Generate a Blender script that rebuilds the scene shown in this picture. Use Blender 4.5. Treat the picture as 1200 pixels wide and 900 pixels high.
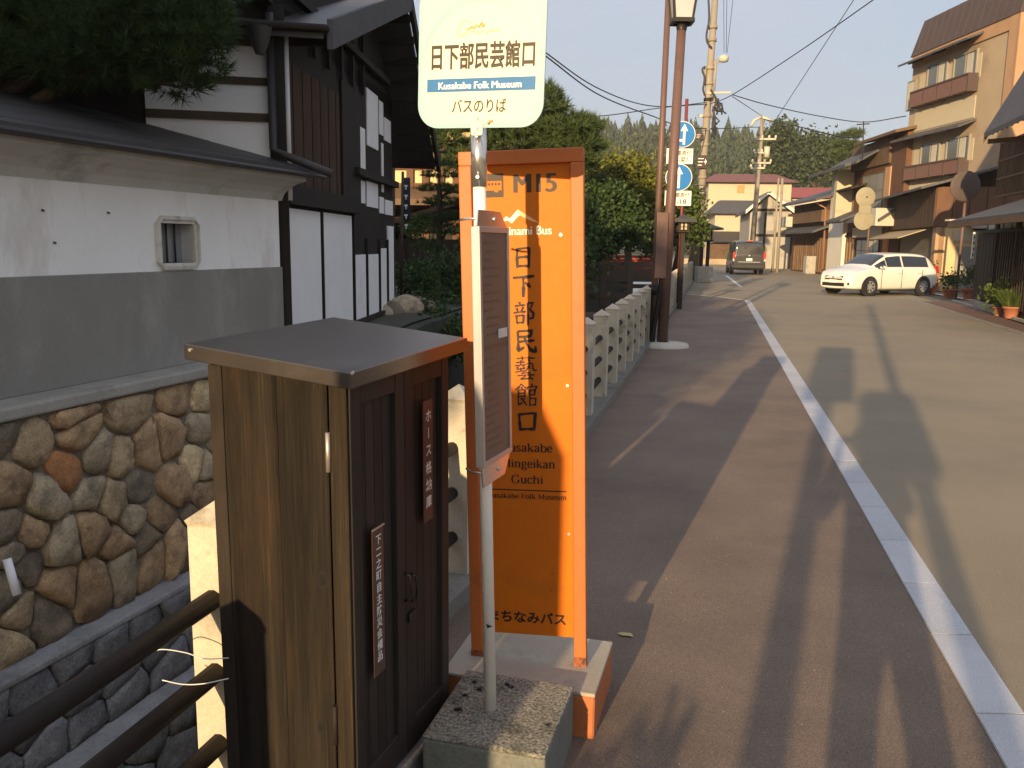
import bpy, bmesh, math, random
import numpy as np
from mathutils import Vector, Matrix

for o in list(bpy.data.objects):
    bpy.data.objects.remove(o, do_unlink=True)
SC = bpy.context.scene
COL = SC.collection
R = math.radians
PI = math.pi

# ---------------------------------------------------------------- camera
CAM_H = 1.62
PITCH, ROLL = R(9.35), R(0.8)
_r = Vector((1, 0, 0)); _f = Vector((0, math.cos(PITCH), -math.sin(PITCH))); _u = Vector((0, math.sin(PITCH), math.cos(PITCH)))
_r2 = _r * math.cos(ROLL) + _u * math.sin(ROLL)
_u2 = _u * math.cos(ROLL) - _r * math.sin(ROLL)
cam_data = bpy.data.cameras.new('camera')
cam_data.sensor_width = 36.0
cam_data.lens = 30.0
cam_data.clip_start = 0.05
cam_data.clip_end = 3000
cam = bpy.data.objects.new('camera', cam_data)
COL.objects.link(cam)
cam.matrix_world = Matrix(((_r2.x, _u2.x, -_f.x, 0), (_r2.y, _u2.y, -_f.y, 0), (_r2.z, _u2.z, -_f.z, CAM_H), (0, 0, 0, 1)))
SC.camera = cam

# ---------------------------------------------------------------- sky, sun, exposure
SUN_AZ, SUN_EL = R(21.4), R(11.8)          # the light travels towards this azimuth (clockwise from +Y)
W = bpy.data.worlds.new('World'); SC.world = W; W.use_nodes = True
nt = W.node_tree; nt.nodes.clear()
sky = nt.nodes.new('ShaderNodeTexSky'); sky.sky_type = 'NISHITA'; sky.sun_disc = False
sky.sun_elevation = SUN_EL; sky.sun_rotation = SUN_AZ + PI
sky.altitude = 500; sky.air_density = 1.0; sky.dust_density = 2.5; sky.ozone_density = 1.2
# thin high cloud over the whole dome
tcw = nt.nodes.new('ShaderNodeTexCoord')
mpw = nt.nodes.new('ShaderNodeMapping'); mpw.inputs['Scale'].default_value = (1.0, 1.0, 3.2)
nzw = nt.nodes.new('ShaderNodeTexNoise'); nzw.inputs['Scale'].default_value = 2.2; nzw.inputs['Detail'].default_value = 5; nzw.inputs['Roughness'].default_value = .52
rpw = nt.nodes.new('ShaderNodeValToRGB')
rpw.color_ramp.elements[0].position = .34; rpw.color_ramp.elements[0].color = (.74, .74, .74, 1)
rpw.color_ramp.elements[1].position = .72; rpw.color_ramp.elements[1].color = (.94, .94, .94, 1)
mxw = nt.nodes.new('ShaderNodeMix'); mxw.data_type = 'RGBA'
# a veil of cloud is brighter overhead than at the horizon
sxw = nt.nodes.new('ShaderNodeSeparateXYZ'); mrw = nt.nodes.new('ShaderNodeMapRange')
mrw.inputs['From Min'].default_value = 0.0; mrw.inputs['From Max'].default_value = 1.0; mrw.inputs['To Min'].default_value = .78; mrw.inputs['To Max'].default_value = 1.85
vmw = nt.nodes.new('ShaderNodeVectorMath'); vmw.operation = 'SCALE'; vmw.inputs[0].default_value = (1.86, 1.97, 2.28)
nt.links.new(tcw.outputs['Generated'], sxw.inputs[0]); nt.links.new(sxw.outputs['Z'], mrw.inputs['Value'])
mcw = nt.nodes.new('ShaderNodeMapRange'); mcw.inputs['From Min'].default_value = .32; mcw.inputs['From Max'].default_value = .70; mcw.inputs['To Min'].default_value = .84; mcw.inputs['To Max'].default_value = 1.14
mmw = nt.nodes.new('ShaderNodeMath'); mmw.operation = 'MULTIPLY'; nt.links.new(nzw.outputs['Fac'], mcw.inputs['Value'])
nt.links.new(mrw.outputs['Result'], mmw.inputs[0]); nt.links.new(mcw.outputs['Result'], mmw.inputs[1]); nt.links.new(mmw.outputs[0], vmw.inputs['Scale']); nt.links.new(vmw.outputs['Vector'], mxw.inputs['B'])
bg = nt.nodes.new('ShaderNodeBackground'); bg.inputs['Strength'].default_value = 0.15
wo = nt.nodes.new('ShaderNodeOutputWorld')
nt.links.new(tcw.outputs['Generated'], mpw.inputs['Vector']); nt.links.new(mpw.outputs['Vector'], nzw.inputs['Vector'])
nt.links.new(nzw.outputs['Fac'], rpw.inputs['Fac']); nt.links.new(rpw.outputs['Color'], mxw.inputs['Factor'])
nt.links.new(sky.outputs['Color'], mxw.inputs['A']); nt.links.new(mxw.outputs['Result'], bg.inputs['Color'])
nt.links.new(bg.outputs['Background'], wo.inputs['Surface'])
sun_d = bpy.data.lights.new('sun', 'SUN'); sun_d.energy = 5.0; sun_d.angle = R(0.55); sun_d.color = (1.0, .72, .40)
sun = bpy.data.objects.new('sun', sun_d); COL.objects.link(sun)
_ld = Vector((math.sin(SUN_AZ) * math.cos(SUN_EL), math.cos(SUN_AZ) * math.cos(SUN_EL), -math.sin(SUN_EL)))
sun.rotation_euler = _ld.to_track_quat('-Z', 'Y').to_euler(); sun.location = (-20, -40, 20)
SC.view_settings.view_transform = 'Standard'; SC.view_settings.look = 'None'
SC.view_settings.exposure = 0.78; SC.view_settings.gamma = 1.0; SC.view_settings.use_curve_mapping = False
SC.cycles.max_bounces = 6; SC.cycles.transparent_max_bounces = 12

# survey of the place: sight lines taken from the standing point, met with a level, a depth or an upright plane
def sight(u, v): return _f + _r2 * ((u - 600) / 1000.0) + _u2 * ((450 - v) / 1000.0)
def gr(u, v, z=0.0):
    d = sight(u, v); t = (z - CAM_H) / d.z; return Vector((d.x * t, d.y * t, z))
def at(u, v, Y):
    d = sight(u, v); t = Y / d.y; return Vector((d.x * t, Y, CAM_H + d.z * t))
def hit(M, axis, val, u, v):
    """local coordinates of the sight line where it meets the plane local[axis] == val of frame M"""
    Mi = M.inverted(); o = Mi @ Vector((0, 0, CAM_H)); d = Mi.to_3x3() @ sight(u, v)
    t = (val - o[axis]) / d[axis]; return o + d * t
# ---------------------------------------------------------------- objects
MW = {}
def thing(name, label, cat, loc=(0, 0, 0), rotz=0.0, group=None, M=None):
    o = bpy.data.objects.new(name, None); COL.objects.link(o); o.empty_display_size = .1
    if M is None: M = Matrix.Translation(Vector(loc)) @ Matrix.Rotation(rotz, 4, 'Z')
    o.matrix_world = M; MW[o] = M.copy()
    tag(o, label, cat, group); return o
def tag(o, label=None, cat=None, group=None, kind=None):
    if label: o['label'] = label
    if cat: o['category'] = cat
    if group: o['group'] = group
    if kind: o['kind'] = kind
    return o
def link(name, me, mat=None, parent=None):
    o = bpy.data.objects.new(name, me); COL.objects.link(o)
    if mat is not None and not me.materials: me.materials.append(mat)
    if parent is not None: o.parent = parent
    MW[o] = MW.get(parent, Matrix()).copy()
    return o
def copy_tree(o, parent=None):
    c = o.copy(); COL.objects.link(c); c.parent = parent; MW[c] = MW[o].copy()
    for ch in list(o.children): copy_tree(ch, c)
    return c
def copy_at(root, M, label=None):
    c = copy_tree(root); c.matrix_world = M; MW[c] = M.copy()
    if label: c['label'] = label
    return c
def frame(loc, az):
    """local +y points to azimuth az (degrees clockwise from world +Y)"""
    return Matrix.Translation(Vector(loc)) @ Matrix.Rotation(-R(az), 4, 'Z')

class MB:
    def __init__(s): s.v = []; s.f = []; s.sm = []
    def _add(s, vs, fs, sm=False):
        b = len(s.v); s.v += [tuple(v) for v in vs]; s.f += [tuple(i + b for i in f) for f in fs]
        s.sm += ([sm] * len(fs) if isinstance(sm, bool) else sm)
        return s
    def box(s, x0, x1, y0, y1, z0, z1):
        vs = [(x, y, z) for z in (z0, z1) for y in (y0, y1) for x in (x0, x1)]
        return s._add(vs, [(0, 2, 3, 1), (4, 5, 7, 6), (0, 1, 5, 4), (2, 6, 7, 3), (0, 4, 6, 2), (1, 3, 7, 5)])
    def hexa(s, vs):
        return s._add(vs, [(0, 2, 3, 1), (4, 5, 7, 6), (0, 1, 5, 4), (2, 6, 7, 3), (0, 4, 6, 2), (1, 3, 7, 5)])
    def bar(s, p, q, w, h, up=(0, 0, 1)):
        p, q = Vector(p), Vector(q); d = (q - p).normalized(); upv = Vector(up)
        if abs(d.dot(upv)) > .98: upv = Vector((0, 1, 0))
        a = d.cross(upv).normalized() * (w / 2); b = a.cross(d).normalized() * (h / 2)
        vs = [e + x * a + z * b for z in (-1, 1) for e in (p, q) for x in (-1, 1)]
        return s.hexa(vs)
    def cyl(s, p, q, r0, r1=None, n=14, caps=True, smooth=True):
        p, q = Vector(p), Vector(q); r1 = r0 if r1 is None else r1
        d = (q - p).normalized(); a = d.orthogonal().normalized(); b = d.cross(a)
        vs = []
        for e, r in ((p, r0), (q, r1)):
            for i in range(n):
                t = 2 * PI * i / n; vs.append(e + (a * math.cos(t) + b * math.sin(t)) * r)
        fs = [(i, (i + 1) % n, n + (i + 1) % n, n + i) for i in range(n)]; sm = [smooth] * n
        if caps: fs += [tuple(range(n))[::-1], tuple(range(n, 2 * n))]; sm += [False, False]
        return s._add(vs, fs, sm)
    def tube(s, path, r, n=8, caps=True):
        path = [Vector(p) for p in path]; m = len(path); rs = list(np.interp(np.linspace(0, 1, m), np.linspace(0, 1, len(r)), r)) if isinstance(r, (list, tuple)) else [r] * m
        vs = []; prev = None
        for i, p in enumerate(path):
            d = (path[min(i + 1, m - 1)] - path[max(i - 1, 0)]).normalized()
            a = d.orthogonal().normalized() if prev is None else (prev - d * prev.dot(d)).normalized()
            prev = a; b = d.cross(a)
            for k in range(n):
                t = 2 * PI * k / n; vs.append(p + (a * math.cos(t) + b * math.sin(t)) * rs[i])
        fs = [(i * n + k, i * n + (k + 1) % n, (i + 1) * n + (k + 1) % n, (i + 1) * n + k) for i in range(m - 1) for k in range(n)]
        sm = [True] * len(fs)
        if caps: fs += [tuple(range(n))[::-1], tuple(range((m - 1) * n, m * n))]; sm += [False, False]
        return s._add(vs, fs, sm)
    def prism(s, poly, O, ax, ay, depth):
        """polygon (a,b) in plane O + a*ax + b*ay, extruded along 'depth' vector"""
        O, ax, ay, dv = Vector(O), Vector(ax), Vector(ay), Vector(depth); n = len(poly)
        vs = [O + ax * a + ay * b for a, b in poly]; vs += [v + dv for v in vs]
        fs = [tuple(range(n)), tuple(range(n, 2 * n))[::-1]] + [(i, n + i, n + (i + 1) % n, (i + 1) % n) for i in range(n)]
        return s._add(vs, fs)
    def sheet(s, pts, z=None):
        vs = [(p[0], p[1], p[2] if z is None else z) for p in pts]
        return s._add(vs, [tuple(range(len(vs)))])
    def grid(s, rows, smooth=True, close=False):
        m, n = len(rows), len(rows[0]); vs = [v for r in rows for v in r]
        fs = [(i * n + k, i * n + (k + 1) % n, (i + 1) * n + (k + 1) % n, (i + 1) * n + k) for i in range(m - 1) for k in range(n if close else n - 1)]
        return s._add(vs, fs, smooth)
    def lathe(s, prof, c=(0, 0, 0), n=16, smooth=True):
        rows = [[(c[0] + r * math.cos(2 * PI * k / n), c[1] + r * math.sin(2 * PI * k / n), c[2] + z) for k in range(n)] for r, z in prof]
        return s.grid(rows, smooth, True)
    def mesh(s, name):
        me = bpy.data.meshes.new(name); me.from_pydata(s.v, [], s.f); me.update()
        me.polygons.foreach_set('use_smooth', s.sm)
        bm = bmesh.new(); bm.from_mesh(me); bmesh.ops.recalc_face_normals(bm, faces=bm.faces); bm.to_mesh(me); bm.free()
        return me
    def build(s, name, mat, parent=None, world=False, bevel=0, seg=2):
        if world and parent is not None:
            Mi = MW[parent].inverted(); s.v = [tuple(Mi @ Vector(v)) for v in s.v]
        o = link(name, s.mesh(name), mat, parent)
        if bevel:
            b = o.modifiers.new('bevel', 'BEVEL'); b.width = bevel; b.segments = seg; b.limit_method = 'ANGLE'
        return o

def tris(name, V, mat, parent=None, world=False, smooth=False, per=3):
    """V: (n,per,3) array of separate triangles or quads, one mesh"""
    V = np.asarray(V, dtype=np.float32).reshape(-1, per, 3)
    if world and parent is not None:
        Mi = np.array(MW[parent].inverted()); V = V @ Mi[:3, :3].T.astype(np.float32) + Mi[:3, 3].astype(np.float32)
    n = V.shape[0]; me = bpy.data.meshes.new(name)
    me.vertices.add(n * per); me.vertices.foreach_set('co', V.reshape(-1))
    me.loops.add(n * per); me.loops.foreach_set('vertex_index', np.arange(n * per, dtype=np.int32))
    me.polygons.add(n); me.polygons.foreach_set('loop_start', np.arange(0, n * per, per, dtype=np.int32))
    try: me.polygons.foreach_set('loop_total', np.full(n, per, dtype=np.int32))
    except Exception: pass
    me.update(calc_edges=True); me.validate()
    return link(name, me, mat, parent)

# ---------------------------------------------------------------- materials
_mc = {}
def _nodes(name):
    m = bpy.data.materials.new(name); m.use_nodes = True; t = m.node_tree
    return m, t, t.nodes['Principled BSDF'], (lambda ty, **k: _new(t, ty, k)), t.links.new
def _new(t, ty, k):
    n = t.nodes.new('ShaderNode' + ty)
    for a, b in k.items():
        if a in n.inputs: n.inputs[a].default_value = b
        else: setattr(n, a, b)
    return n
def _coords(t, N, L, scale=(1, 1, 1), rnd=True, space='Object'):
    tc = N('TexCoord'); mp = N('Mapping'); mp.inputs['Scale'].default_value = scale
    L(tc.outputs[space], mp.inputs['Vector'])
    if rnd:
        oi = N('ObjectInfo'); mu = N('Math', operation='MULTIPLY'); mu.inputs[1].default_value = 37.0
        L(oi.outputs['Random'], mu.inputs[0]); cx = N('CombineXYZ')
        for a in 'XYZ': L(mu.outputs[0], cx.inputs[a])
        L(cx.outputs[0], mp.inputs['Location'])
    return mp.outputs['Vector']
def mat(name, c, rough=.6, var=.18, scale=6, fine=0.0, fscale=90, bump=0.0, bscale=40, metal=0.0, spec=.4, c2=None, patch=0.0, pscale=1.5, objvar=0.0, stretch=(1, 1, 1), emit=None, coat=0.0, rnd=True):
    """a base colour c with slow variation (var), fine speckle (fine), patches of c2 and bump relief"""
    if name in _mc: return _mc[name]
    m, t, P, N, L = _nodes(name); _mc[name] = m
    P.inputs['Roughness'].default_value = rough; P.inputs['Metallic'].default_value = metal
    P.inputs['Specular IOR Level'].default_value = spec; P.inputs['Coat Weight'].default_value = coat
    v = _coords(t, N, L, stretch, rnd)
    n1 = N('TexNoise', Scale=scale, Detail=6.0, Roughness=.6); L(v, n1.inputs['Vector'])
    mr = N('MapRange'); mr.inputs['From Min'].default_value = .25; mr.inputs['From Max'].default_value = .75
    mr.inputs['To Min'].default_value = 1 - var; mr.inputs['To Max'].default_value = 1 + var
    L(n1.outputs['Fac'], mr.inputs['Value'])
    fac = mr.outputs['Result']
    if fine:
        n2 = N('TexNoise', Scale=fscale, Detail=2.0, Roughness=.7); L(v, n2.inputs['Vector'])
        m2 = N('MapRange'); m2.inputs['From Min'].default_value = .3; m2.inputs['From Max'].default_value = .7
        m2.inputs['To Min'].default_value = 1 - fine; m2.inputs['To Max'].default_value = 1 + fine
        L(n2.outputs['Fac'], m2.inputs['Value']); mu = N('Math', operation='MULTIPLY')
        L(fac, mu.inputs[0]); L(m2.outputs['Result'], mu.inputs[1]); fac = mu.outputs[0]
    if objvar:
        oi = N('ObjectInfo'); m3 = N('MapRange'); m3.inputs['To Min'].default_value = 1 - objvar; m3.inputs['To Max'].default_value = 1 + objvar
        L(oi.outputs['Random'], m3.inputs['Value']); mu = N('Math', operation='MULTIPLY')
        L(fac, mu.inputs[0]); L(m3.outputs['Result'], mu.inputs[1]); fac = mu.outputs[0]
    base = N('RGB'); base.outputs[0].default_value = (*c, 1); col = base.outputs[0]
    if c2 is not None:
        n3 = N('TexNoise', Scale=pscale, Detail=7.0, Roughness=.65); L(v, n3.inputs['Vector'])
        rp = N('MapRange'); rp.inputs['From Min'].default_value = .62 - patch * .3; rp.inputs['From Max'].default_value = .72 - patch * .2
        L(n3.outputs['Fac'], rp.inputs['Value']); mx = N('Mix', data_type='RGBA'); mx.inputs['B'].default_value = (*c2, 1)
        L(rp.outputs['Result'], mx.inputs['Factor']); L(col, mx.inputs['A']); col = mx.outputs['Result']
    vm = N('VectorMath', operation='SCALE'); L(col, vm.inputs[0]); L(fac, vm.inputs['Scale'])
    L(vm.outputs['Vector'], P.inputs['Base Color'])
    if bump:
        nb = N('TexNoise', Scale=bscale, Detail=5.0, Roughness=.65); L(v, nb.inputs['Vector'])
        b = N('Bump', Strength=bump, Distance=.02); L(nb.outputs['Fac'], b.inputs['Height']); L(b.outputs['Normal'], P.inputs['Normal'])
    if emit:
        P.inputs['Emission Color'].default_value = (*emit[0], 1); P.inputs['Emission Strength'].default_value = emit[1]
    return m
def wood(name, c, c2, axis='z', rough=.75, scale=14, contrast=1.0, bump=.25, streak=24, objvar=.12):
    """weathered timber: grain stretched along one axis"""
    if name in _mc: return _mc[name]
    m, t, P, N, L = _nodes(name); _mc[name] = m
    st = {'x': (.06, 1, 1), 'y': (1, .06, 1), 'z': (1, 1, .06)}[axis]
    v = _coords(t, N, L, st)
    n1 = N('TexNoise', Scale=scale, Detail=8.0, Roughness=.7, Distortion=.6); L(v, n1.inputs['Vector'])
    n2 = N('TexNoise', Scale=streak * 6, Detail=4.0, Roughness=.75); L(v, n2.inputs['Vector'])
    v2 = _coords(t, N, L, (1, 1, 1)); n3 = N('TexNoise', Scale=2.2, Detail=4.0); L(v2, n3.inputs['Vector'])
    ad = N('Math', operation='ADD'); L(n1.outputs['Fac'], ad.inputs[0]); L(n2.outputs['Fac'], ad.inputs[1])
    a2 = N('Math', operation='ADD'); L(ad.outputs[0], a2.inputs[0]); L(n3.outputs['Fac'], a2.inputs[1])
    mr = N('MapRange'); mr.inputs['From Min'].default_value = 1.5 - .42 / contrast; mr.inputs['From Max'].default_value = 1.5 + .42 / contrast
    L(a2.outputs[0], mr.inputs['Value'])
    mx = N('Mix', data_type='RGBA'); mx.inputs['A'].default_value = (*c, 1); mx.inputs['B'].default_value = (*c2, 1)
    L(mr.outputs['Result'], mx.inputs['Factor'])
    oi = N('ObjectInfo'); m3 = N('MapRange'); m3.inputs['To Min'].default_value = 1 - objvar; m3.inputs['To Max'].default_value = 1 + objvar
    L(oi.outputs['Random'], m3.inputs['Value']); vm = N('VectorMath', operation='SCALE'); L(mx.outputs['Result'], vm.inputs[0]); L(m3.outputs['Result'], vm.inputs['Scale'])
    L(vm.outputs['Vector'], P.inputs['Base Color']); P.inputs['Roughness'].default_value = rough; P.inputs['Specular IOR Level'].default_value = .25
    b = N('Bump', Strength=bump, Distance=.01); L(ad.outputs[0], b.inputs['Height']); L(b.outputs['Normal'], P.inputs['Normal'])
    return m
def oldwood(name, dark, light, warm, bump=.8):
    """grey weathered board: long soft streaks, fine pale fibres, patches where the warm wood shows"""
    m, t, P, N, L = _nodes(name)
    v1 = _coords(t, N, L, (1, 1, .035)); v2 = _coords(t, N, L, (1, 1, .012)); v3 = _coords(t, N, L, (1, 1, .22))
    a = N('TexNoise', Scale=26.0, Detail=7.0, Roughness=.72, Distortion=.4); L(v1, a.inputs['Vector'])
    b = N('TexNoise', Scale=230.0, Detail=3.0, Roughness=.7); L(v2, b.inputs['Vector'])
    c = N('TexNoise', Scale=7.0, Detail=6.0, Roughness=.65); L(v3, c.inputs['Vector'])
    r1 = N('MapRange'); r1.inputs['From Min'].default_value = .34; r1.inputs['From Max'].default_value = .68; L(a.outputs['Fac'], r1.inputs['Value'])
    m1 = N('Mix', data_type='RGBA'); m1.inputs['A'].default_value = (*dark, 1); m1.inputs['B'].default_value = (*light, 1); L(r1.outputs['Result'], m1.inputs['Factor'])
    r2 = N('MapRange'); r2.inputs['From Min'].default_value = .5; r2.inputs['From Max'].default_value = .74; r2.inputs['To Max'].default_value = .75; L(c.outputs['Fac'], r2.inputs['Value'])
    m2 = N('Mix', data_type='RGBA'); m2.inputs['B'].default_value = (*warm, 1); L(m1.outputs['Result'], m2.inputs['A']); L(r2.outputs['Result'], m2.inputs['Factor'])
    r3 = N('MapRange'); r3.inputs['From Min'].default_value = .56; r3.inputs['From Max'].default_value = .72; r3.inputs['To Max'].default_value = 1.9; r3.inputs['To Min'].default_value = .85; L(b.outputs['Fac'], r3.inputs['Value'])
    vm = N('VectorMath', operation='SCALE'); L(m2.outputs['Result'], vm.inputs[0]); L(r3.outputs['Result'], vm.inputs['Scale']); L(vm.outputs['Vector'], P.inputs['Base Color'])
    P.inputs['Roughness'].default_value = .88; P.inputs['Specular IOR Level'].default_value = .2
    ad = N('Math', operation='ADD'); L(a.outputs['Fac'], ad.inputs[0]); L(b.outputs['Fac'], ad.inputs[1])
    bp_ = N('Bump', Strength=bump, Distance=.008); L(ad.outputs[0], bp_.inputs['Height']); L(bp_.outputs['Normal'], P.inputs['Normal'])
    return m
def leafmat(name, dark, light, trans=.25):
    if name in _mc: return _mc[name]
    m, t, P, N, L = _nodes(name); _mc[name] = m
    g = N('NewGeometry'); tc = N('TexCoord'); nz = N('TexNoise', Scale=.9, Detail=3.0); L(tc.outputs['Object'], nz.inputs['Vector'])
    ad = N('Math', operation='ADD'); L(g.outputs['Random Per Island'], ad.inputs[0]); L(nz.outputs['Fac'], ad.inputs[1])
    mr = N('MapRange'); mr.inputs['From Min'].default_value = .35; mr.inputs['From Max'].default_value = 1.45; L(ad.outputs[0], mr.inputs['Value'])
    mx = N('Mix', data_type='RGBA'); mx.inputs['A'].default_value = (*dark, 1); mx.inputs['B'].default_value = (*light, 1); L(mr.outputs['Result'], mx.inputs['Factor'])
    L(mx.outputs['Result'], P.inputs['Base Color']); P.inputs['Roughness'].default_value = .6; P.inputs['Specular IOR Level'].default_value = .2
    tr = N('BsdfTranslucent'); L(mx.outputs['Result'], tr.inputs['Color'])
    ms = N('MixShader'); ms.inputs['Fac'].default_value = trans
    L(P.outputs['BSDF'], ms.inputs[1]); L(tr.outputs['BSDF'], ms.inputs[2]); L(ms.outputs['Shader'], t.nodes['Material Output'].inputs['Surface'])
    return m
def glass(name, tint=(.05, .06, .07), rough=.05, see=.0):
    """window glass: dark mirror-like sheet, partly see-through"""
    if name in _mc: return _mc[name]
    m, t, P, N, L = _nodes(name); _mc[name] = m
    P.inputs['Base Color'].default_value = (*tint, 1); P.inputs['Roughness'].default_value = rough; P.inputs['Specular IOR Level'].default_value = .9
    if see:
        tp = N('BsdfTransparent'); tp.inputs['Color'].default_value = (.8, .85, .85, 1); ms = N('MixShader'); ms.inputs['Fac'].default_value = see
        L(P.outputs['BSDF'], ms.inputs[1]); L(tp.outputs['BSDF'], ms.inputs[2]); L(ms.outputs['Shader'], t.nodes['Material Output'].inputs['Surface'])
    return m

# ---------------------------------------------------------------- lettering
def text_mesh(s, bold=0.0, shear=0.0):
    cu = bpy.data.curves.new('t', 'FONT'); cu.body = s; cu.offset = bold; cu.shear = shear; cu.resolution_u = 3; cu.fill_mode = 'FRONT'
    o = bpy.data.objects.new('t', cu); COL.objects.link(o)
    dg = bpy.context.evaluated_depsgraph_get(); me = bpy.data.meshes.new_from_object(o.evaluated_get(dg))
    v = np.zeros(len(me.vertices) * 3); me.vertices.foreach_get('co', v); v = v.reshape(-1, 3)
    f = [tuple(p.vertices) for p in me.polygons]
    bpy.data.objects.remove(o); bpy.data.curves.remove(cu); bpy.data.meshes.remove(me)
    return v[:, :2], f
def letter_obj(name, groups, mat, parent, O, ax, ay):
    """groups: list of (verts2d, faces) already in metres; plane O + x*ax + y*ay"""
    O, ax, ay = Vector(O), Vector(ax), Vector(ay); V = []; F = []; nrm = ax.cross(ay)
    for k, (v, f) in enumerate(groups):
        b = len(V); V += [tuple(O + ax * float(p[0]) + ay * float(p[1]) + nrm * (k % 40) * 2e-5) for p in v]; F += [tuple(i + b for i in q) for q in f]
    me = bpy.data.meshes.new(name); me.from_pydata(V, [], F); me.update()
    return link(name, me, mat, parent)
def fit(s, x0, x1, y0, y1, bold=0.0, shear=0.0):
    v, f = text_mesh(s, bold, shear); lo, hi = v.min(0), v.max(0)
    q = (v - lo) / (hi - lo) * [x1 - x0, y1 - y0] + [x0, y0]; return (q, f)
def column(s, xc, top, bot, w, bold=0.02, rot=()):
    out = []; n = len(s); ch = (top - bot) / n; k = min(ch * .92, w)
    for i, c in enumerate(s):
        v, f = text_mesh(c, bold); ce = (v.min(0) + v.max(0)) / 2; q = (v - ce)
        if i in rot: q = q[:, ::-1] * [1, 1]
        out.append((q * k + [xc, top - ch * (i + .5)], f))
    return out
def smooth_pts(pts, n=5):
    if len(pts) < 3: return pts
    P = [np.array(p, float) for p in pts]; P = [2 * P[0] - P[1]] + P + [2 * P[-1] - P[-2]]; out = []
    for i in range(1, len(P) - 2):
        for k in range(n):
            t = k / n; a, b, c, d = P[i - 1:i + 3]
            out.append(.5 * ((2 * b) + (c - a) * t + (2 * a - 5 * b + 4 * c - d) * t * t + (3 * b - a - 3 * c + d) * t ** 3))
    return out + [P[-2]]
def ribbon(pts, ws):
    P = [np.array(p, float) for p in pts]; n = len(P); L = []; Rr = []
    for i in range(n):
        d = P[min(i + 1, n - 1)] - P[max(i - 1, 0)]; d = d / (np.hypot(*d) + 1e-9); nn = np.array([-d[1], d[0]])
        t = i / (n - 1); w = np.interp(t, np.linspace(0, 1, len(ws)), ws) / 2
        L.append(P[i] + nn * w); Rr.append(P[i] - nn * w)
    return np.array(L + Rr), [(i, i + 1, n + i + 1, n + i) for i in range(n - 1)]

BRUSH = {
 '日': ['25,92 22,50 24,4', '25,88 74,93 78,86 76,4', '27,50 73,53', '25,12 74,12'],
 '下': ['4,83 60,86 97,90', '48,85 49,40 47,0', '54,62 66,55 80,42'],
 '部': ['28,98 32,86', '8,80 54,85', '16,72 21,58', '45,77 36,58', '2,51 58,57', '14,42 17,3', '14,38 47,42 44,5', '17,9 44,10', '64,92 89,96 73,66 90,50 87,30 70,27', '64,93 65,40 64,-4'],
 '民': ['18,90 78,94 75,67', '20,66 76,68', '18,90 20,40 19,6 46,22', '20,44 92,51', '46,68 56,38 74,10 95,2 95,26'],
 '藝': ['10,90 93,93', '34,100 37,80', '66,100 61,80', '8,72 48,75', '28,83 28,60', '3,59 53,63', '20,58 8,47', '36,58 47,48', '10,43 48,47', '28,51 28,34', '4,31 52,37', '54,68 80,71 82,48 88,38 99,42', '68,83 66,60 50,36', '57,58 70,49', '30,26 72,29', '12,15 90,20', '50,16 26,1 76,5', '66,13 84,-3'],
 '館': ['28,99 18,84 2,70', '28,96 50,77', '28,84 33,74', '14,70 14,5 34,17', '14,70 44,72 43,40', '14,56 43,57', '14,42 43,43', '46,36 30,26', '26,36 52,2', '74,99 77,88', '56,87 53,72', '56,84 97,88 90,74', '64,72 64,-1', '64,70 88,72 87,50', '64,50 88,51', '64,33 91,36 90,3', '64,6 90,6'],
 '口': ['16,84 18,45 21,8', '16,80 86,87 80,11', '20,15 80,17']}
def brush(ch, xc, yc, size, seed=0):
    out = []; rr = random.Random(seed); wb = 13.5 if len(BRUSH[ch]) < 8 else (10 if len(BRUSH[ch]) < 14 else 7.6)
    for s in BRUSH[ch]:
        pts = [tuple(float(a) for a in p.split(',')) for p in s.split()]
        if len(pts) == 2:
            a, b = np.array(pts[0]), np.array(pts[1]); nn = np.array([-(b - a)[1], (b - a)[0]]) * .025
            pts = [a, a * .75 + b * .25 + nn * .5, (a + b) / 2 + nn, a * .2 + b * .8 + nn * .4, b]
            hz = abs(b[0] - a[0]) > abs(b[1] - a[1])
            ws = [wb * .8, wb * .95, wb * .55, wb * .6, wb * 1.25, wb * .5] if hz else [wb * 1.25, wb, wb * .85, wb * .9, wb * .45]
        else:
            q = []
            for i in range(len(pts) - 1):
                a, b = np.array(pts[i]), np.array(pts[i + 1]); q += [a * (1 - t) + b * t for t in (0, .3, .6, .88)]
            pts = q + [np.array(pts[-1])]; ws = [wb * .9, wb * .65, wb * .7, wb * 1.2, wb * 1.05, wb * .95, wb * .6]
        v, f = ribbon(pts, [w * rr.uniform(.9, 1.12) for w in ws]); out.append(((v - 48) / 100 * size + [xc, yc], f))
    return out
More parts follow.
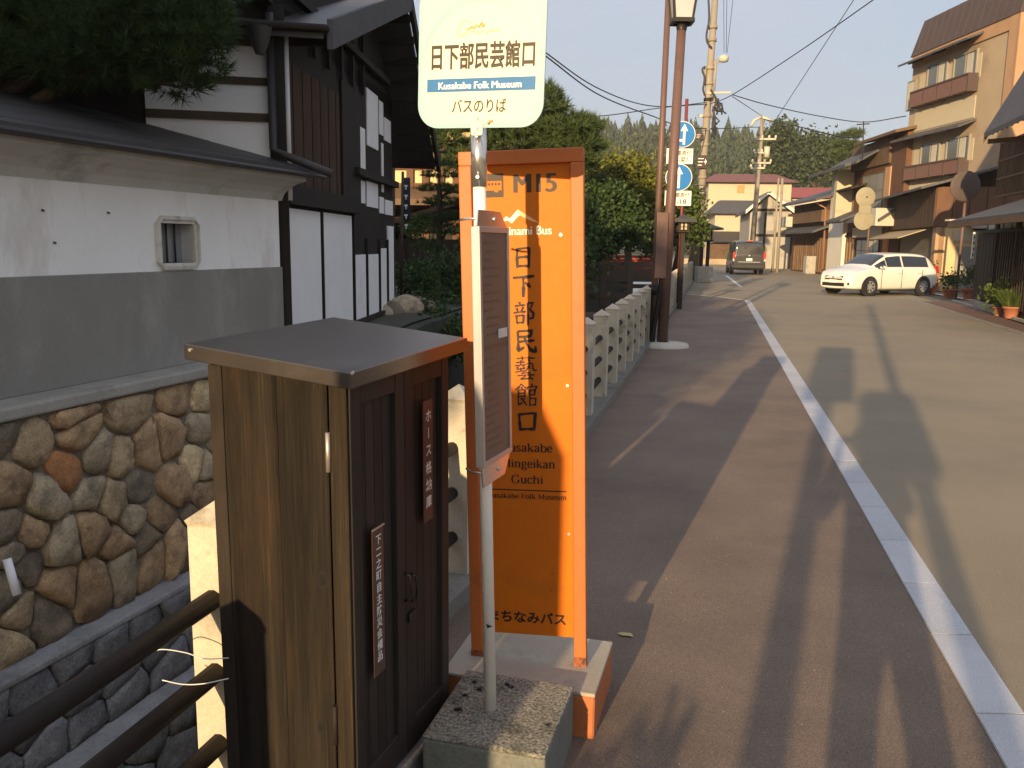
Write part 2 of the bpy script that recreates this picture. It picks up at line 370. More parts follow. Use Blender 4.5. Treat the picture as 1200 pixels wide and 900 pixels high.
# a small book face with serifs: S = stem(x,y0,y1,serif ends), C = curve, T = thin stroke
SERIF = {
 'K': (68, 'S14,0,70,bt T21,28,54,70 D30,38,58,0 H54,68,9 H59,2,9'), 'u': (56, 'S12,12,50,t C12,16;17,3;28,1;41,13 S42,0,50,t H46,2,4'),
 's': (42, 'C33,39;26,48;15,49;8,41;12,31;24,24;33,15;29,4;18,0;7,6;6,14'), 'a': (50, 'C9,38;13,47;23,50;34,44;36,34 S36,6,36, C36,29;22,26;10,19;9,8;17,0;28,3;36,11 T36,6,45,2'),
 'k': (56, 'S12,0,72,bt T17,21,42,49 D24,28,48,0 H42,48,8 H49,2,8'), 'b': (56, 'S12,0,72,t C12,37;22,49;36,48;47,34;47,15;37,1;23,0;12,9'),
 'e': (48, 'T8,27,40,27 C40,27;37,42;25,50;12,44;6,26;11,7;25,0;41,10'), 'M': (90, 'T14,0,14,70 H14,2,9 H12,68,8 D15,70,43,4 T43,4,73,70 S74,0,70,bt'),
 'i': (28, 'S13,0,50,bt O13,65,6'), 'n': (60, 'S12,0,50,bt C12,36;23,48;36,49;44,38 S44,0,42,b'), 'g': (52, 'C22,50;36,44;36,26;22,19;9,26;9,44;22,50 T32,46,46,50 C14,20;9,11;20,5;38,2;43,-8;34,-18;18,-19;6,-12;9,-2;18,4'),
 'G': (74, 'C60,56;49,69;31,71;13,59;6,35;13,11;31,-1;50,3;60,13 S60,8,30,t T60,54,60,70'), 'c': (46, 'C39,38;34,47;24,50;12,44;6,25;12,6;25,0;40,10 O36,40,5'),
 'h': (60, 'S12,0,72,bt C12,36;23,48;36,49;44,38 S44,0,42,b'), 'F': (60, 'S14,0,70,bt T14,68,54,68 T54,70,54,54 T14,37,40,37 T40,46,40,28'),
 'o': (52, 'C25,50;40,43;45,25;40,7;25,0;10,7;5,25;10,43;25,50'), 'l': (28, 'S13,0,72,bt'), 'm': (88, 'S12,0,50,bt C12,36;22,48;34,49;40,38 S41,0,42,b C42,36;52,48;64,49;70,38 S71,0,42,b'), ' ': (28, '')}
def serif(s, x0, x1, y0, xh):
    """xh: x-height in metres; the line is stretched to x0..x1"""
    G = []; pen = 0.0
    for c in s:
        adv, sp = SERIF[c]
        for it in sp.split():
            k, a = it[0], it[1:]
            if k == 'S':
                x, b, t, e = a.split(','); x, b, t = float(x), float(b), float(t); G.append(ribbon([(x + pen, b), (x + pen, t)], [13]))
                if 'b' in e: G.append(ribbon([(x + pen - 11, b + 2), (x + pen + 11, b + 2)], [4]))
                if 't' in e: G.append(ribbon([(x + pen - 11, t - 3), (x + pen + (8 if t > 60 and c in 'KMF' else 2), t - 1)], [4]))
            elif k in 'TD':
                p = [float(q) for q in a.split(',')]; G.append(ribbon([(p[0] + pen, p[1]), (p[2] + pen, p[3])], [6 if k == 'T' else 13]))
            elif k == 'H':
                p = [float(q) for q in a.split(',')]; G.append(ribbon([(p[0] + pen - p[2], p[1]), (p[0] + pen + p[2], p[1])], [4]))
            elif k == 'O':
                p = [float(q) for q in a.split(',')]; G.append(([(p[0] + pen + p[2] * math.cos(q * PI / 4), p[1] + p[2] * math.sin(q * PI / 4)) for q in range(8)], [tuple(range(8))]))
            elif k == 'C':
                pts = [tuple(float(z) for z in q.split(',')) for q in a.split(';')]; sp_ = smooth_pts(pts, 4); P = [np.array(q) + [pen, 0] for q in sp_]
                n = len(P); ws = []
                for i in range(n):
                    d = P[min(i + 1, n - 1)] - P[max(i - 1, 0)]; d = d / (np.hypot(*d) + 1e-9); ws.append(5.5 + 7.5 * abs(d[1]) ** 1.5)
                G.append(ribbon(P, ws))
        pen += adv
    k = xh / 50.0
    return [(np.array(v) * [(x1 - x0) / pen, k] + [x0, y0], f) for v, f in G]
# ---------------------------------------------------------------- materials of the setting
M_ROAD = mat('road_asphalt', (.262, .213, .145), .78, .10, .9, .42, 190, .5, 240, c2=(.225, .188, .133), patch=.5, pscale=.35, rnd=False)
M_PAVE = mat('pavement_asphalt', (.188, .138, .102), .72, .2, 1.4, .5, 190, .6, 240, c2=(.150, .108, .080), patch=.5, pscale=.5, rnd=False)
M_RED = mat('red_brown_paving', (.15, .085, .065), .85, .18, 1.2, .25, 120, .2, 200, rnd=False)
M_GRAN = mat('granite', (.42, .42, .44), .75, .10, 3, .30, 240, .15, 260, objvar=.08)
M_MORT = mat('pale_mortar', (.55, .52, .45), .9, .2, 20)
M_LINE = mat('road_paint', (.62, .60, .54), .8, .2, 14, .2, 60, c2=(.2, .19, .17), patch=.25, pscale=9, rnd=False)
M_CONC = mat('concrete', (.34, .32, .28), .9, .16, 5, .12, 120, .2, 60, c2=(.22, .2, .17), patch=.2, pscale=4)
M_CONC_D = mat('dark_concrete', (.19, .185, .175), .9, .2, 4, .15, 90, .25, 50)
M_KERB = mat('stained_kerb_concrete', (.20, .185, .16), .9, .2, 3, .15, 90, .25, 50, c2=(.10, .095, .08), patch=.35, pscale=3, rnd=False)
M_WATER = mat('river_water', (.02, .028, .026), .08, .2, 2, bump=.25, bscale=6, spec=.6, rnd=False)
M_EARTH = mat('earth', (.12, .11, .085), .95, .25, .8, .2, 40, .3, 20, rnd=False)
M_GRIT = mat('pale_grit', (.38, .35, .30), .9, .2, 8)

FENCE = [(-1.42, -1.2), (-.815 - .42 * .2, 2.34 - .42), (-.815, 2.34), (-.246, 3.9), (.9, 8.67), (1.547, 11.4), (7.75, 37.6)]
def fx(Y):
    for (a, b), (c, d) in zip(FENCE, FENCE[1:]):
        if Y <= d: break
    return a + (c - a) * (Y - b) / (d - b)
def strip_x(Y): return 1.581 + .2317 * (Y - 2.477)
def struct(name, mb, m, bevel=0): return tag(mb.build(name, m, bevel=bevel), kind='structure')

struct('ground', MB().sheet([(fx(-12), -12), (-9, -60), (400, -200), (400, 420), (-60, 420), (-40, 200), (3.5, 60), (7.6, 40)] + [(fx(y), y) for y in (37.6, 11.4, 8.67, 3.9, 2.28, 1.86)], -.03), M_EARTH)
yl = [-12, 1.86, 2.28, 3.9, 8.67, 11.4, 30, 37.6]
struct('road', MB().sheet([(fx(y), y) for y in yl] + [(9.3, 60), (4, 75), (-60, 110), (-60, 130), (60, 110), (23.5, 62), (18.6, 47), (15.1, 34), (13.4, 27.4), (9.2, 11.6), (-1.4, -30), (-7, -30)], 0.0), M_ROAD)
pv = [-8, 1.86, 2.28, 3.9, 8.67, 11.4, 22.8, 29.3]
struct('pavement', MB().sheet([(fx(y), y) for y in pv] + [(5.75, 29.0), (6.6, 27.7), (strip_x(26), 26), (strip_x(-8), -8)], .004), M_PAVE)
# flush granite strip between pavement and road, block by block
ks = struct('kerb_strip', MB().sheet([(strip_x(-2), -2), (strip_x(26), 26), (strip_x(26) + .172, 26), (strip_x(-2) + .172, -2)], .006), M_MORT)
rs = random.Random(4)
y = -2.0; blk = {}
while y < 25.6:
    L = .56 if int(y * 10) % 3 else .62
    a, b = y + .004, min(y + L - .004, 26)
    MB_ = MB(); vs = []
    for z in (.005, .011):
        for yy in (a, b):
            for dx in (.002, .170): vs.append((strip_x(yy) + dx, yy - dx * .0, z))
    MB_.hexa(vs); MB_.build('granite_block', M_GRAN, ks); y += L
struct('painted_line', MB().sheet([(strip_x(26) + .05, 26.0), (6.62, 27.75), (5.75, 29.06), (3.9, 30.2), (3.9, 30.32), (5.8, 29.2), (6.72, 27.82), (strip_x(26) + .17, 26.05)], .0075), M_LINE)
def strip(name, p, q, w, z, m):
    p, q = Vector((*p, 0)), Vector((*q, 0)); n = (q - p).normalized().cross(Vector((0, 0, 1))) * w / 2
    return struct(name, MB().sheet([p - n, q - n, q + n, p + n], z), m)
strip('painted_line', (7.2, 6.0), (12.95, 28.0), .13, .0062, mat('worn_paint', (.27, .25, .21), .85, .2, 12, .2, 60, c2=(.14, .13, .11), patch=.5, pscale=5, rnd=False))
struct('side_paving', MB().sheet([(7.4, 6.2), (12.9, 27.0), (13.9, 27.0), (11.0, 17.9), (8.55, 8.4)], .003), M_RED)
struct('side_pavement', MB().sheet([(8.6, 8.0), (11.1, 17.9), (13.95, 27.2), (17, 29), (22, 29), (22, 8)], .006), M_PAVE)
for i in range(24):   # thin pale kerb stones on the far side of the street
    p = Vector((8.55, 8.4, 0)).lerp(Vector((13.95, 27.2, 0)), i / 24); q = Vector((8.55, 8.4, 0)).lerp(Vector((13.95, 27.2, 0)), (i + .97) / 24)
    if i == 0: kb = struct('kerb', MB().bar((8.5, 8.2, 0), (8.51, 8.22, 0), .1, .08), M_CONC)
    MB().bar(p, q, .11, .09).build('kerb_stone', M_CONC, kb)
strip('painted_line', tuple(gr(868, 336))[:2], tuple(gr(851, 323))[:2], .16, .0062, M_LINE)
strip('painted_line', tuple(gr(1088, 343))[:2], tuple(gr(1140, 352))[:2], .22, .0085, M_LINE)
for k in range(5):
    c = Vector((11.3 - k * 1.15, 56 + k * .5, 0)); strip('crosswalk_bar', (c.x - .2, c.y - 1.5), (c.x + .3, c.y + 1.5), .45, .0062, M_LINE)

# river channel
struct('river', MB().sheet([(-14, -20), (fx(-20) + .1, -20), (fx(3.9) + .1, 3.9), (fx(37) + .1, 37), (2, 44), (-8, 40), (-10, 10)], -1.95), M_WATER)
for i in range(len(FENCE) - 1):
    (a, b), (c, d) = FENCE[i], FENCE[i + 1]
    if i == 0: fk = struct('fence_kerb', MB().bar((a, b, -.96), (c, d, -.96), .26, 2.08), M_KERB)
    else: MB().bar((a, b, -.96), (c, d, -.96 + .001 * i), .26, 2.08).build('kerb_length', M_KERB, fk)

WA = frame((0, 0, 0), 18)       # frame of the storehouse wall and the river wall: x across, y along, z up
def wa(x, y, z): return WA @ Vector((x, y, z))
M_PLAS = mat('white_plaster', (.88, .87, .84), .9, .05, 2, .03, 60, .12, 40, c2=(.70, .67, .61), patch=.22, pscale=2.2, stretch=(1, 1, .3))
M_DADO = mat('grey_plaster', (.245, .235, .21), .85, .12, 2.5, .06, 60, .1, 40, c2=(.30, .29, .265), patch=.28, pscale=2.2, stretch=(1, 1, .45))
# left bank level behind the wall
bank = [wa(-3.92, -9, 0), wa(-3.92, 6.3, 0), Vector((-1.55, 7.4, 0)), Vector((-1.2, 10.5, 0)), Vector((-.7, 13.2, 0)), Vector((.2, 17, 0)), Vector((2.6, 27, 0)), Vector((5.0, 37, 0)), Vector((3, 60, 0)), Vector((-40, 200, 0)), Vector((-400, 400, 0)), Vector((-400, -200, 0))]
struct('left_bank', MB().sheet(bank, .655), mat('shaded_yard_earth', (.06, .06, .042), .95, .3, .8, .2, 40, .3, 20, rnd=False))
M_BANKW = mat('mossy_bank_wall', (.045, .05, .035), .95, .35, 3, .3, 40, .6, 14)
bw = struct('bank_wall', MB().bar((-1.55, 7.2, -.72), (-1.2, 10.5, -.72), .3, 2.7), M_BANKW)
for p, q in zip(bank[3:7], bank[4:8]): MB().bar((p.x, p.y, -.72), (q.x, q.y, -.72), .3, 2.702).build('wall_length', M_BANKW, bw)

# ---------------------------------------------------------------- stone river walls
def clip(poly, a, b, c):
    out = []
    for i in range(len(poly)):
        p, q = poly[i], poly[(i + 1) % len(poly)]; fp, fq = a * p[0] + b * p[1] - c, a * q[0] + b * q[1] - c
        if fp <= 0: out.append(p)
        if fp * fq < 0: t = fp / (fp - fq); out.append((p[0] + (q[0] - p[0]) * t, p[1] + (q[1] - p[1]) * t))
    return out
def voronoi(sites, box, mx=1.0, my=1.0):
    out = []
    for i, (x, y) in enumerate(sites):
        poly = [(box[0], box[2]), (box[1], box[2]), (box[1], box[3]), (box[0], box[3])]
        for j, (s, t) in enumerate(sites):
            if i == j or abs(s - x) > 1.6 or abs(t - y) > 1.6: continue
            a, b = (s - x) * mx, (t - y) * my
            poly = clip(poly, a, b, a * (s + x) / 2 + b * (t + y) / 2)
            if len(poly) < 3: break
        out.append(poly if len(poly) > 2 else None)
    return out
def stone(poly, x0, proud, gap, rr, round_=2, flat=.85, n=11):
    P = [np.array(p) for p in poly]; c = sum(P) / len(P)
    if len(P) < 3: return None
    for _ in range(round_):
        Q = []
        for i in range(len(P)):
            a, b = P[i], P[(i + 1) % len(P)]; Q += [a * .8 + b * .2, a * .2 + b * .8]
        P = Q
    # resample by length
    L = [0]; m = len(P)
    for i in range(m): L.append(L[-1] + np.hypot(*(P[(i + 1) % m] - P[i])))
    if L[-1] < .16: return None
    S = []
    for k in range(n):
        d = L[-1] * k / n; i = max(j for j in range(m) if L[j] <= d); t = (d - L[i]) / (L[i + 1] - L[i] + 1e-9); S.append(P[i] * (1 - t) + P[(i + 1) % m] * t)
    r = max(np.hypot(*(s - c)) for s in S); rows = []
    tl = (rr.uniform(-.12, .12), rr.uniform(-.15, .1))
    for sc, px in ((1 - gap / r, -.06), (1 - gap / r, proud * .25), (.93 - gap / r, proud * .62), (flat * .86, proud * .92), (.42, proud * 1.02)):
        row = []
        for s in S:
            d = s - c; j = 1 + rr.uniform(-.085, .085) * (sc < .95)
            q = c + d * sc * j; row.append((x0 + px + (rr.uniform(-.1, .1) * proud if px > 0 else 0) + (tl[0] * d[0] + tl[1] * d[1]) * (.5 if px > 0 else 0), q[0], q[1]))
        rows.append(row)
    mb = MB(); mb.grid(rows, True, True); b = len(mb.v)
    mb._add([(x0 + proud * 1.04, c[0], c[1])] + rows[-1], [(0, 1 + k, 1 + (k + 1) % n) for k in range(n)], True)
    bm = mb
    return bm
def stone_obj(mb, m, parent):
    me = mb.mesh('stone'); b = bmesh.new(); b.from_mesh(me); bmesh.ops.remove_doubles(b, verts=b.verts, dist=1e-5); bmesh.ops.recalc_face_normals(b, faces=b.faces); b.to_mesh(me); b.free()
    me.polygons.foreach_set('use_smooth', [True] * len(me.polygons)); return link('stone', me, m, parent)
def stonemat(name, c, c2):
    return mat(name, c, .9, .32, 7, .22, 70, .7, 22, c2=c2, patch=.45, pscale=6, objvar=.16)
ST = {'g': stonemat('stone_grey', (0.390, 0.312, 0.204), (0.221, 0.180, 0.122)), 'b': stonemat('stone_brown', (0.403, 0.270, 0.148), (0.247, 0.162, 0.097)), 'd': stonemat('stone_dark', (0.221, 0.174, 0.117), (0.143, 0.114, 0.084)),
      'o': stonemat('stone_orange', (0.468, 0.210, 0.087), (0.338, 0.180, 0.087)), 't': stonemat('stone_tan', (0.468, 0.348, 0.204), (0.299, 0.222, 0.128)), 'c': stonemat('stone_cream', (0.676, 0.516, 0.296), (0.494, 0.348, 0.184)), 'k': stonemat('stone_speckled', (0.403, 0.300, 0.178), (0.221, 0.144, 0.082))}
rw = thing('river_wall', 'rough wall of rounded field stones below the storehouse', 'wall', M=WA)
MB().box(-4.4, -3.912, -4, 6.45, -.72, .66).build('mortar_core', mat('wall_mortar', (.20, .17, .13), .95, .3, 10, .2, 60, .4, 30), rw)
cop = MB()
for yy in np.arange(-4, 6.4, .6):
    cop.v.extend([]); 
MB().box(-4.38, -3.86, -4, 6.47, .66, .735).build('coping', M_CONC, rw, bevel=.015)
px = [(5, 508, 'd'), (32, 518, 'k'), (85, 481, 'b'), (92, 508, 'b'), (149, 481, 'k'), (208, 461, 'b'), (239, 465, 'c'), (235, 503, 'g'), (197, 513, 'b'), (227, 540, 'c'), (77, 553, 'o'), (112, 536, 'g'), (141, 537, 't'), (173, 527, 'b'), (245, 545, 'g'),
      (160, 572, 'd'), (203, 569, 'b'), (8, 569, 'b'), (53, 585, 'g'), (128, 585, 't'), (109, 577, 'g'), (187, 604, 'b'), (229, 617, 'd'), (104, 620, 'b'), (153, 609, 'g'), (32, 628, 'b'), (69, 639, 'g'), (8, 623, 'd'), (136, 639, 'b'), (173, 631, 'd'), (208, 639, 'b'), (13, 644, 'd'), (243, 580, 'b'),
      (29, 662, 'd'), (66, 688, 'b'), (107, 682, 'b'), (23, 722, 'k'), (6, 690, 'd'), (139, 660, 'g'), (179, 652, 'b'), (8, 757, 't'), (52, 716, 'd'), (255, 520, 'g'), (268, 470, 'b'), (265, 590, 'd'), (285, 530, 'b'), (225, 648, 'd'), (250, 640, 'g')]
sites = []; kinds = []
for u, v, k in px:
    p = hit(WA, 0, -3.9, u, v)
    if -.7 < p.z < .66: sites.append((p.y, p.z)); kinds.append(k)
y0s = min(s[0] for s in sites); y1s = max(s[0] for s in sites)
rr = random.Random(11)
for i in range(34):
    for j in range(5):
        yy, zz = -3.8 + i * .31 + rr.uniform(-.08, .08), -.55 + j * .28 + rr.uniform(-.07, .07)
        if (yy < y0s - .12 or yy > y1s + .1) and -.66 < zz < .64: sites.append((yy, zz)); kinds.append(rr.choice('gbdbkt'))
for poly, k in zip(voronoi(sites, (-3.9, 6.4, -.68, .655)), kinds):
    if not poly: continue
    mb = stone(poly, -3.93, rr.uniform(.035, .085), .003, rr, round_=rr.choice((0, 1, 1)), flat=rr.uniform(.92, 1.1), n=15)
    if mb: stone_obj(mb, ST[k], rw)
# dressed dark walls stepping down to the water
M_ASH = mat('dark_ashlar', (.17, .173, .18), .85, .25, 8, .3, 60, 1.0, 18, c2=(.23, .232, .24), patch=.3, pscale=9, objvar=.18)
M_LEDGE = mat('grey_ledge', (.29, .29, .295), .9, .2, 5, .15, 80, .25, 40, c2=(.19, .19, .195), patch=.3, pscale=3)
M_JNT = mat('dark_joint', (.035, .034, .033), .95, .2, 20)
def ashlar_wall(name, label, x, z0, z1, ledge_to, seed):
    t = thing(name, label, 'wall', M=WA); rr = random.Random(seed)
    MB().box(x - .5, x - .012, -4, 6.6, z0, z1 - .05).build('core', M_JNT, t)
    ss = []
    rows = 3; hgt = (z1 - .03 - z0) / rows
    for j in range(rows):
        yy = -3.8 + rr.uniform(0, .3)
        while yy < 6.5:
            w = rr.uniform(.2, .46); ss.append((yy + w / 2, z0 + (j + .5) * hgt + rr.uniform(-.07, .07))); yy += w
    for poly in voronoi(ss, (-3.95, 6.6, z0, z1 - .035), 1, 1.0):
        if poly:
            mb = stone(poly, x - .012, rr.uniform(.012, .026), .003, rr, round_=0, flat=1.08, n=14)
            if mb: stone_obj(mb, M_ASH, t)
    MB().box(ledge_to, x + .012, -4, 6.62, z1 - .045, z1).build('ledge', M_LEDGE, t, bevel=.012)
    return t
ashlar_wall('stepped_wall', 'dark dressed stone wall just under the rough field stones', -3.76, -1.28, -.665, -3.98, 3)
ashlar_wall('stepped_wall', 'lowest dark dressed stone wall with pale ledge by the water', -3.58, -1.97, -1.28, -3.8, 8)
# a loose white pipe stub lying in the stones
p0, p1 = hit(WA, 0, -3.78, 8, 655), hit(WA, 0, -3.72, 20, 697)
tag(MB().cyl(wa(*p0), wa(*p1), .022).build('pipe', mat('white_pvc', (.75, .76, .78), .4, .05)), 'short white plastic drain pipe sticking out between the stones', 'pipe')
# ---------------------------------------------------------------- white storehouse on the river wall
M_BLACK = wood('black_timber', (.016, .013, .011), (.035, .029, .024), 'z', .8)
M_BLACKH = wood('black_timber_level', (.016, .013, .011), (.04, .032, .026), 'y', .8)
M_DKROOF = mat('dark_roof_metal', (.045, .042, .042), .5, .15, 5, .1, 60, .15, 30)
M_BEAM = wood('brown_beam', (.05, .036, .024), (.11, .08, .05), 'x', .8)
A = thing('storehouse', 'white plastered storehouse with grey dado and one small barred window', 'storehouse', M=WA)
wy0, wy1 = hit(WA, 0, -4.1, 187, 285).y, hit(WA, 0, -4.1, 226, 285).y
wz0, wz1 = hit(WA, 0, -4.1, 206, 308).z, hit(WA, 0, -4.1, 206, 262).z
mb = MB()      # wall with a real opening
mb.box(-4.5, -4.1, -4, wy0, 1.4, 2.0); mb.box(-4.5, -4.1, wy1, 6.27, 1.4, 2.0); mb.box(-4.5, -4.1, wy0, wy1, 1.4, wz0); mb.box(-4.5, -4.1, wy0, wy1, wz1, 2.0)
mb.build('wall', M_PLAS, A)
MB().box(-4.5, -4.085, -4, 6.285, .735, 1.4).build('dado', M_DADO, A, bevel=.006)
MB().box(-9, -4.502, -4, 6.26, .735, 2.2).build('rear_wall', M_PLAS, A)
# flared cornice under the eave
prof = [(-4.5, 1.945), (-4.095, 1.945), (-4.09, 1.96), (-4.07, 2.0), (-4.02, 2.045), (-3.93, 2.085), (-3.86, 2.10), (-3.86, 2.135), (-4.5, 2.135)]
MB().prism(prof, (0, -4, 0), (1, 0, 0), (0, 0, 1), (0, 10.32, 0)).build('cornice', mat('cornice_plaster', (.56, .545, .50), .9, .1, 2, .05, 50, .1, 60, c2=(.36, .34, .3), patch=.3, pscale=2.5), A)
for i, (xx, zz) in enumerate(((-3.80, 2.137), (-3.845, 2.160), (-4.0, 2.206), (-4.3, 2.29), (-4.6, 2.375), (-4.9, 2.46), (-5.2, 2.545))):
    MB().hexa([(a, y, b + dz) for dz in (0, .026) for y in (-4, 6.46 - .015 * i) for a, b in ((xx - .5, zz + .15 * (i > 0)), (xx, zz + .012 * (i > 0)))]).build('roof_board', M_DKROOF, A)
MB().tube([(-3.77, -4, 2.15), (-3.77, 6.46, 2.145)], .018, 8).build('drip_edge', M_DKROOF, A)
# window: octagonal plaster surround, reveal, bars
M_CREAM = mat('cream_plaster', (.62, .60, .53), .85, .1, 12, .05, 80, .1, 60, c2=(.38, .35, .29), patch=.2, pscale=7)
wn = MB(); yo0, yo1, zo0, zo1 = wy0 - .045, wy1 + .045, wz0 - .045, wz1 + .05; c = .055
oct_ = [(yo0 + c, zo0), (yo1 - c, zo0), (yo1, zo0 + c), (yo1, zo1 - c), (yo1 - c, zo1), (yo0 + c, zo1), (yo0, zo1 - c), (yo0, zo0 + c)]
inn = [(wy0, wz0), (wy1, wz0), (wy1, wz0), (wy1, wz1), (wy1, wz1), (wy0, wz1), (wy0, wz1), (wy0, wz0)]
mid = [((a + e) / 2, (b + f) / 2) for (a, b), (e, f) in zip(oct_, inn)]
wn.grid([[(-4.11, *p) for p in oct_], [(-4.07, *p) for p in oct_], [(-4.064, *p) for p in mid], [(-4.08, *p) for p in mid], [(-4.08, *p) for p in inn], [(-4.20, *p) for p in inn]], False, True)
win = wn.build('window', M_CREAM, A)
MB().box(-4.26, -4.20, wy0 - .01, wy1 + .01, wz0 - .01, wz1 + .01).build('pane', glass('frosted_pane', (.26, .27, .265), .35), win)
for k in range(1, 4):
    yy = wy0 + (wy1 - wy0) * k / 4; MB().cyl((-4.185, yy, wz0), (-4.185, yy, wz1), .007, n=8).build('window_bar', M_DKROOF, win)
rr = random.Random(5)
for u, v in ((49, 245), (126, 248), (63, 283)):
    p = hit(WA, 0, -4.1, u, v); MB().cyl((-4.11, p.y, p.z), (-4.085, p.y, p.z - .01), .006, n=8).build('hook', M_DKROOF, A)

# ---------------------------------------------------------------- dark gabled timber house behind it
WB = frame((-1.97, 7.3, 0), 3)
B = thing('timber_house', 'big dark gabled house with white wall panels beside the storehouse', 'house', M=WB)
def hb(u, v, x=0.0): return hit(WB, 0, x, u, v)
sk = Vector((-math.cos(R(15)), -math.sin(R(15)), 0))
y_end = hb(461, 330).y
MB().box(-.3, 0, .0, y_end, .655, 3.55).build('wall', M_BLACK, B)
gb = MB(); gb.prism([(-.2, 3.5), (y_end, 3.3), (y_end, 3.9), (3.4, 4.5), (-.2, 3.55)], (0, 0, 0), (0, 1, 0), (0, 0, 1), (-.25, 0, 0)); gb.build('gable_wall', M_BLACK, B)
MB().box(-8, -.3, y_end - .25, y_end - .003, .655, 3.2).build('far_wall', M_BLACK, B)
M_WB = mat('white_panel', (.80, .80, .79), .8, .05, 3, .02, 40, .05, 60, c2=(.70, .69, .66), patch=.1, pscale=2)
def panel(u0, u1, v0, v1, z0=None, x=.012, m=None):
    a, b = hb(u0, (v0 + v1) / 2), hb(u1, (v0 + v1) / 2); zt = hb((u0 + u1) / 2, v0).z; zb = hb((u0 + u1) / 2, v1).z if z0 is None else z0
    return MB().box(-.01, x, a.y, b.y, zb, zt).build('panel', m or M_WB, B)
for u0, u1, v0 in ((332, 373, 246), (375.5, 410, 251)): panel(u0, u1, v0, 380, .70, .03)
for u0, u1, v0 in ((413, 427, 298.5), (429, 442, 298), (444, 451.5, 291), (453.5, 460, 265)): panel(u0, u1, v0, 355, .70, .02)
for r_ in ((421, 427, 150, 199), (429, 442, 108, 173), (443.5, 448.2, 119, 158), (449.5, 457, 140, 166), (421, 427, 212, 238), (429, 442, 214, 243), (444, 449, 231, 250), (450.5, 459.5, 235, 252), (446.5, 448.6, 168, 225)): panel(*r_)
for u in (374.2, 411.5): MB().box(0, .045, hb(u, 300).y - .02, hb(u, 300).y + .02, .66, 2.0).build('batten', M_BLACK, B)
for u in (428, 443, 452.5): MB().box(0, .035, hb(u, 300).y - .018, hb(u, 300).y + .018, .66, 1.65).build('batten', M_BLACK, B)
zb_ = hb(370, 245).z
MB().box(0, .10, .0, hb(413, 250).y, zb_ + .005, zb_ + .17).build('beam', M_BLACKH, B)
MB().box(0, .09, hb(413, 250).y, y_end, hb(440, 208).z - .06, hb(440, 208).z + .02).build('beam', M_BLACKH, B)
MB().box(0, .06, hb(413, 250).y, y_end, .655, .72).build('sill', M_BLACKH, B)
# brown boarded bay
M_BRB = wood('brown_boards', (.038, .022, .015), (.075, .042, .026), 'z', .8)
ya, yb = hb(336, 180).y, hb(396, 180).y; n = 12
for k in range(n):
    a = ya + (yb - ya) * k / n; b = ya + (yb - ya) * (k + .93) / n; MB().box(0, .02 + .006 * (k % 2), a, b, zb_ + .17, hb(370, 95).z).build('board', M_BRB, B)
MB().box(0, .03, hb(398, 150).y, hb(419, 150).y, zb_ + .1, 3.3).build('bay_post', M_BLACK, B)
MB().tube([(.09, hb(324, 100).y, 3.3), (.09, hb(324, 100).y, 1.95)], .02, 8).build('white_conduit', mat('white_conduit', (.6, .6, .6), .5, .05), B)
# end wall facing down the street: three tiers of plaster between brown rails
d0 = Vector((.0, .03, 0)); L = 1.75
e = sk; nrm = Vector((math.sin(R(15)), -math.cos(R(15)), 0))
def endbox(name, s0, s1, z0, z1, out, m, back=.15):
    vs = [d0 + e * s + nrm * o + Vector((0, 0, z)) for z in (z0, z1) for s in (s0, s1) for o in (-back, out)]
    return MB().hexa(vs).build(name, m, B)
def ez(v, u=250):     # height on that wall
    s = sight(u, v); # plane through d0 with normal nrm in B frame
    Mi = WB.inverted(); o = Mi @ Vector((0, 0, CAM_H)); d = Mi.to_3x3() @ s; t = (d0 - o).dot(nrm) / d.dot(nrm); q = o + d * t; return q.z, (q - d0).dot(e)
s_r = ez(150, 316)[1]; s_l = ez(150, 172)[1]
endbox('end_wall', s_r - .12, s_l + 3, .7, 3.5, 0, M_BLACK)
for v0, v1 in ((52, 89), (98, 131), (141, 186)): endbox('panel', s_r, s_l, ez(v1)[0], ez(v0)[0], .012, M_WB, .0)
for v0, v1 in ((89, 98), (131, 141), (44, 52)): endbox('rail', s_r - .01, s_l, ez(v1)[0], ez(v0)[0], .03, M_BEAM, .0)
endbox('rail', s_r - .01, s_l + .3, ez(44)[0], ez(26)[0], .02, mat('grey_board', (.13, .125, .12), .8, .15, 6), .0)
endbox('corner_post', s_r - .14, s_r - .01, .7, 3.5, .05, M_BLACK, .0)
pq = d0 + e * (s_r - .03) + nrm * .09
MB().tube([(pq.x, pq.y, 3.42), (pq.x, pq.y, 2.36), (pq.x + .12, pq.y - .02, 2.30), (pq.x + .5, pq.y - .04, 2.16)], .033, 10).build('downpipe', M_DKROOF, B)
# roof: two slopes, ridge running back from the street
E0, PK, E1 = hb(383, 27, .45), hb(478, -8, .45), hb(512, 189, .45)
def slope(name, p, q, depth, th, m, over=0):
    p, q = Vector(p), Vector(q); return MB().hexa([a + sk * s + Vector((0, 0, z)) for z in (-th, 0) for a in (p, q) for s in (0, depth)]).build(name, m, B)
slope('roof_slope', E0 + Vector((-.03, 0, -.02)), PK + Vector((-.03, 0, -.02)), 9, .10, M_DKROOF); slope('roof_slope', PK + Vector((-.03, 0, -.021)), E1 + Vector((-.03, 0, -.021)), 9, .10, M_DKROOF)
M_BARGE = wood('grey_barge_board', (.065, .065, .068), (.105, .105, .108), 'y', .8)
def barge(p, q, h, m):
    p, q = Vector(p), Vector(q); MB().hexa([a + Vector((x, 0, z)) for z in (-h, .03) for a in (p, q) for x in (0, .05)]).build('barge_board', m, B)
barge(E0, PK, .20, M_BARGE); barge(PK, E1, .16, M_BLACKH)
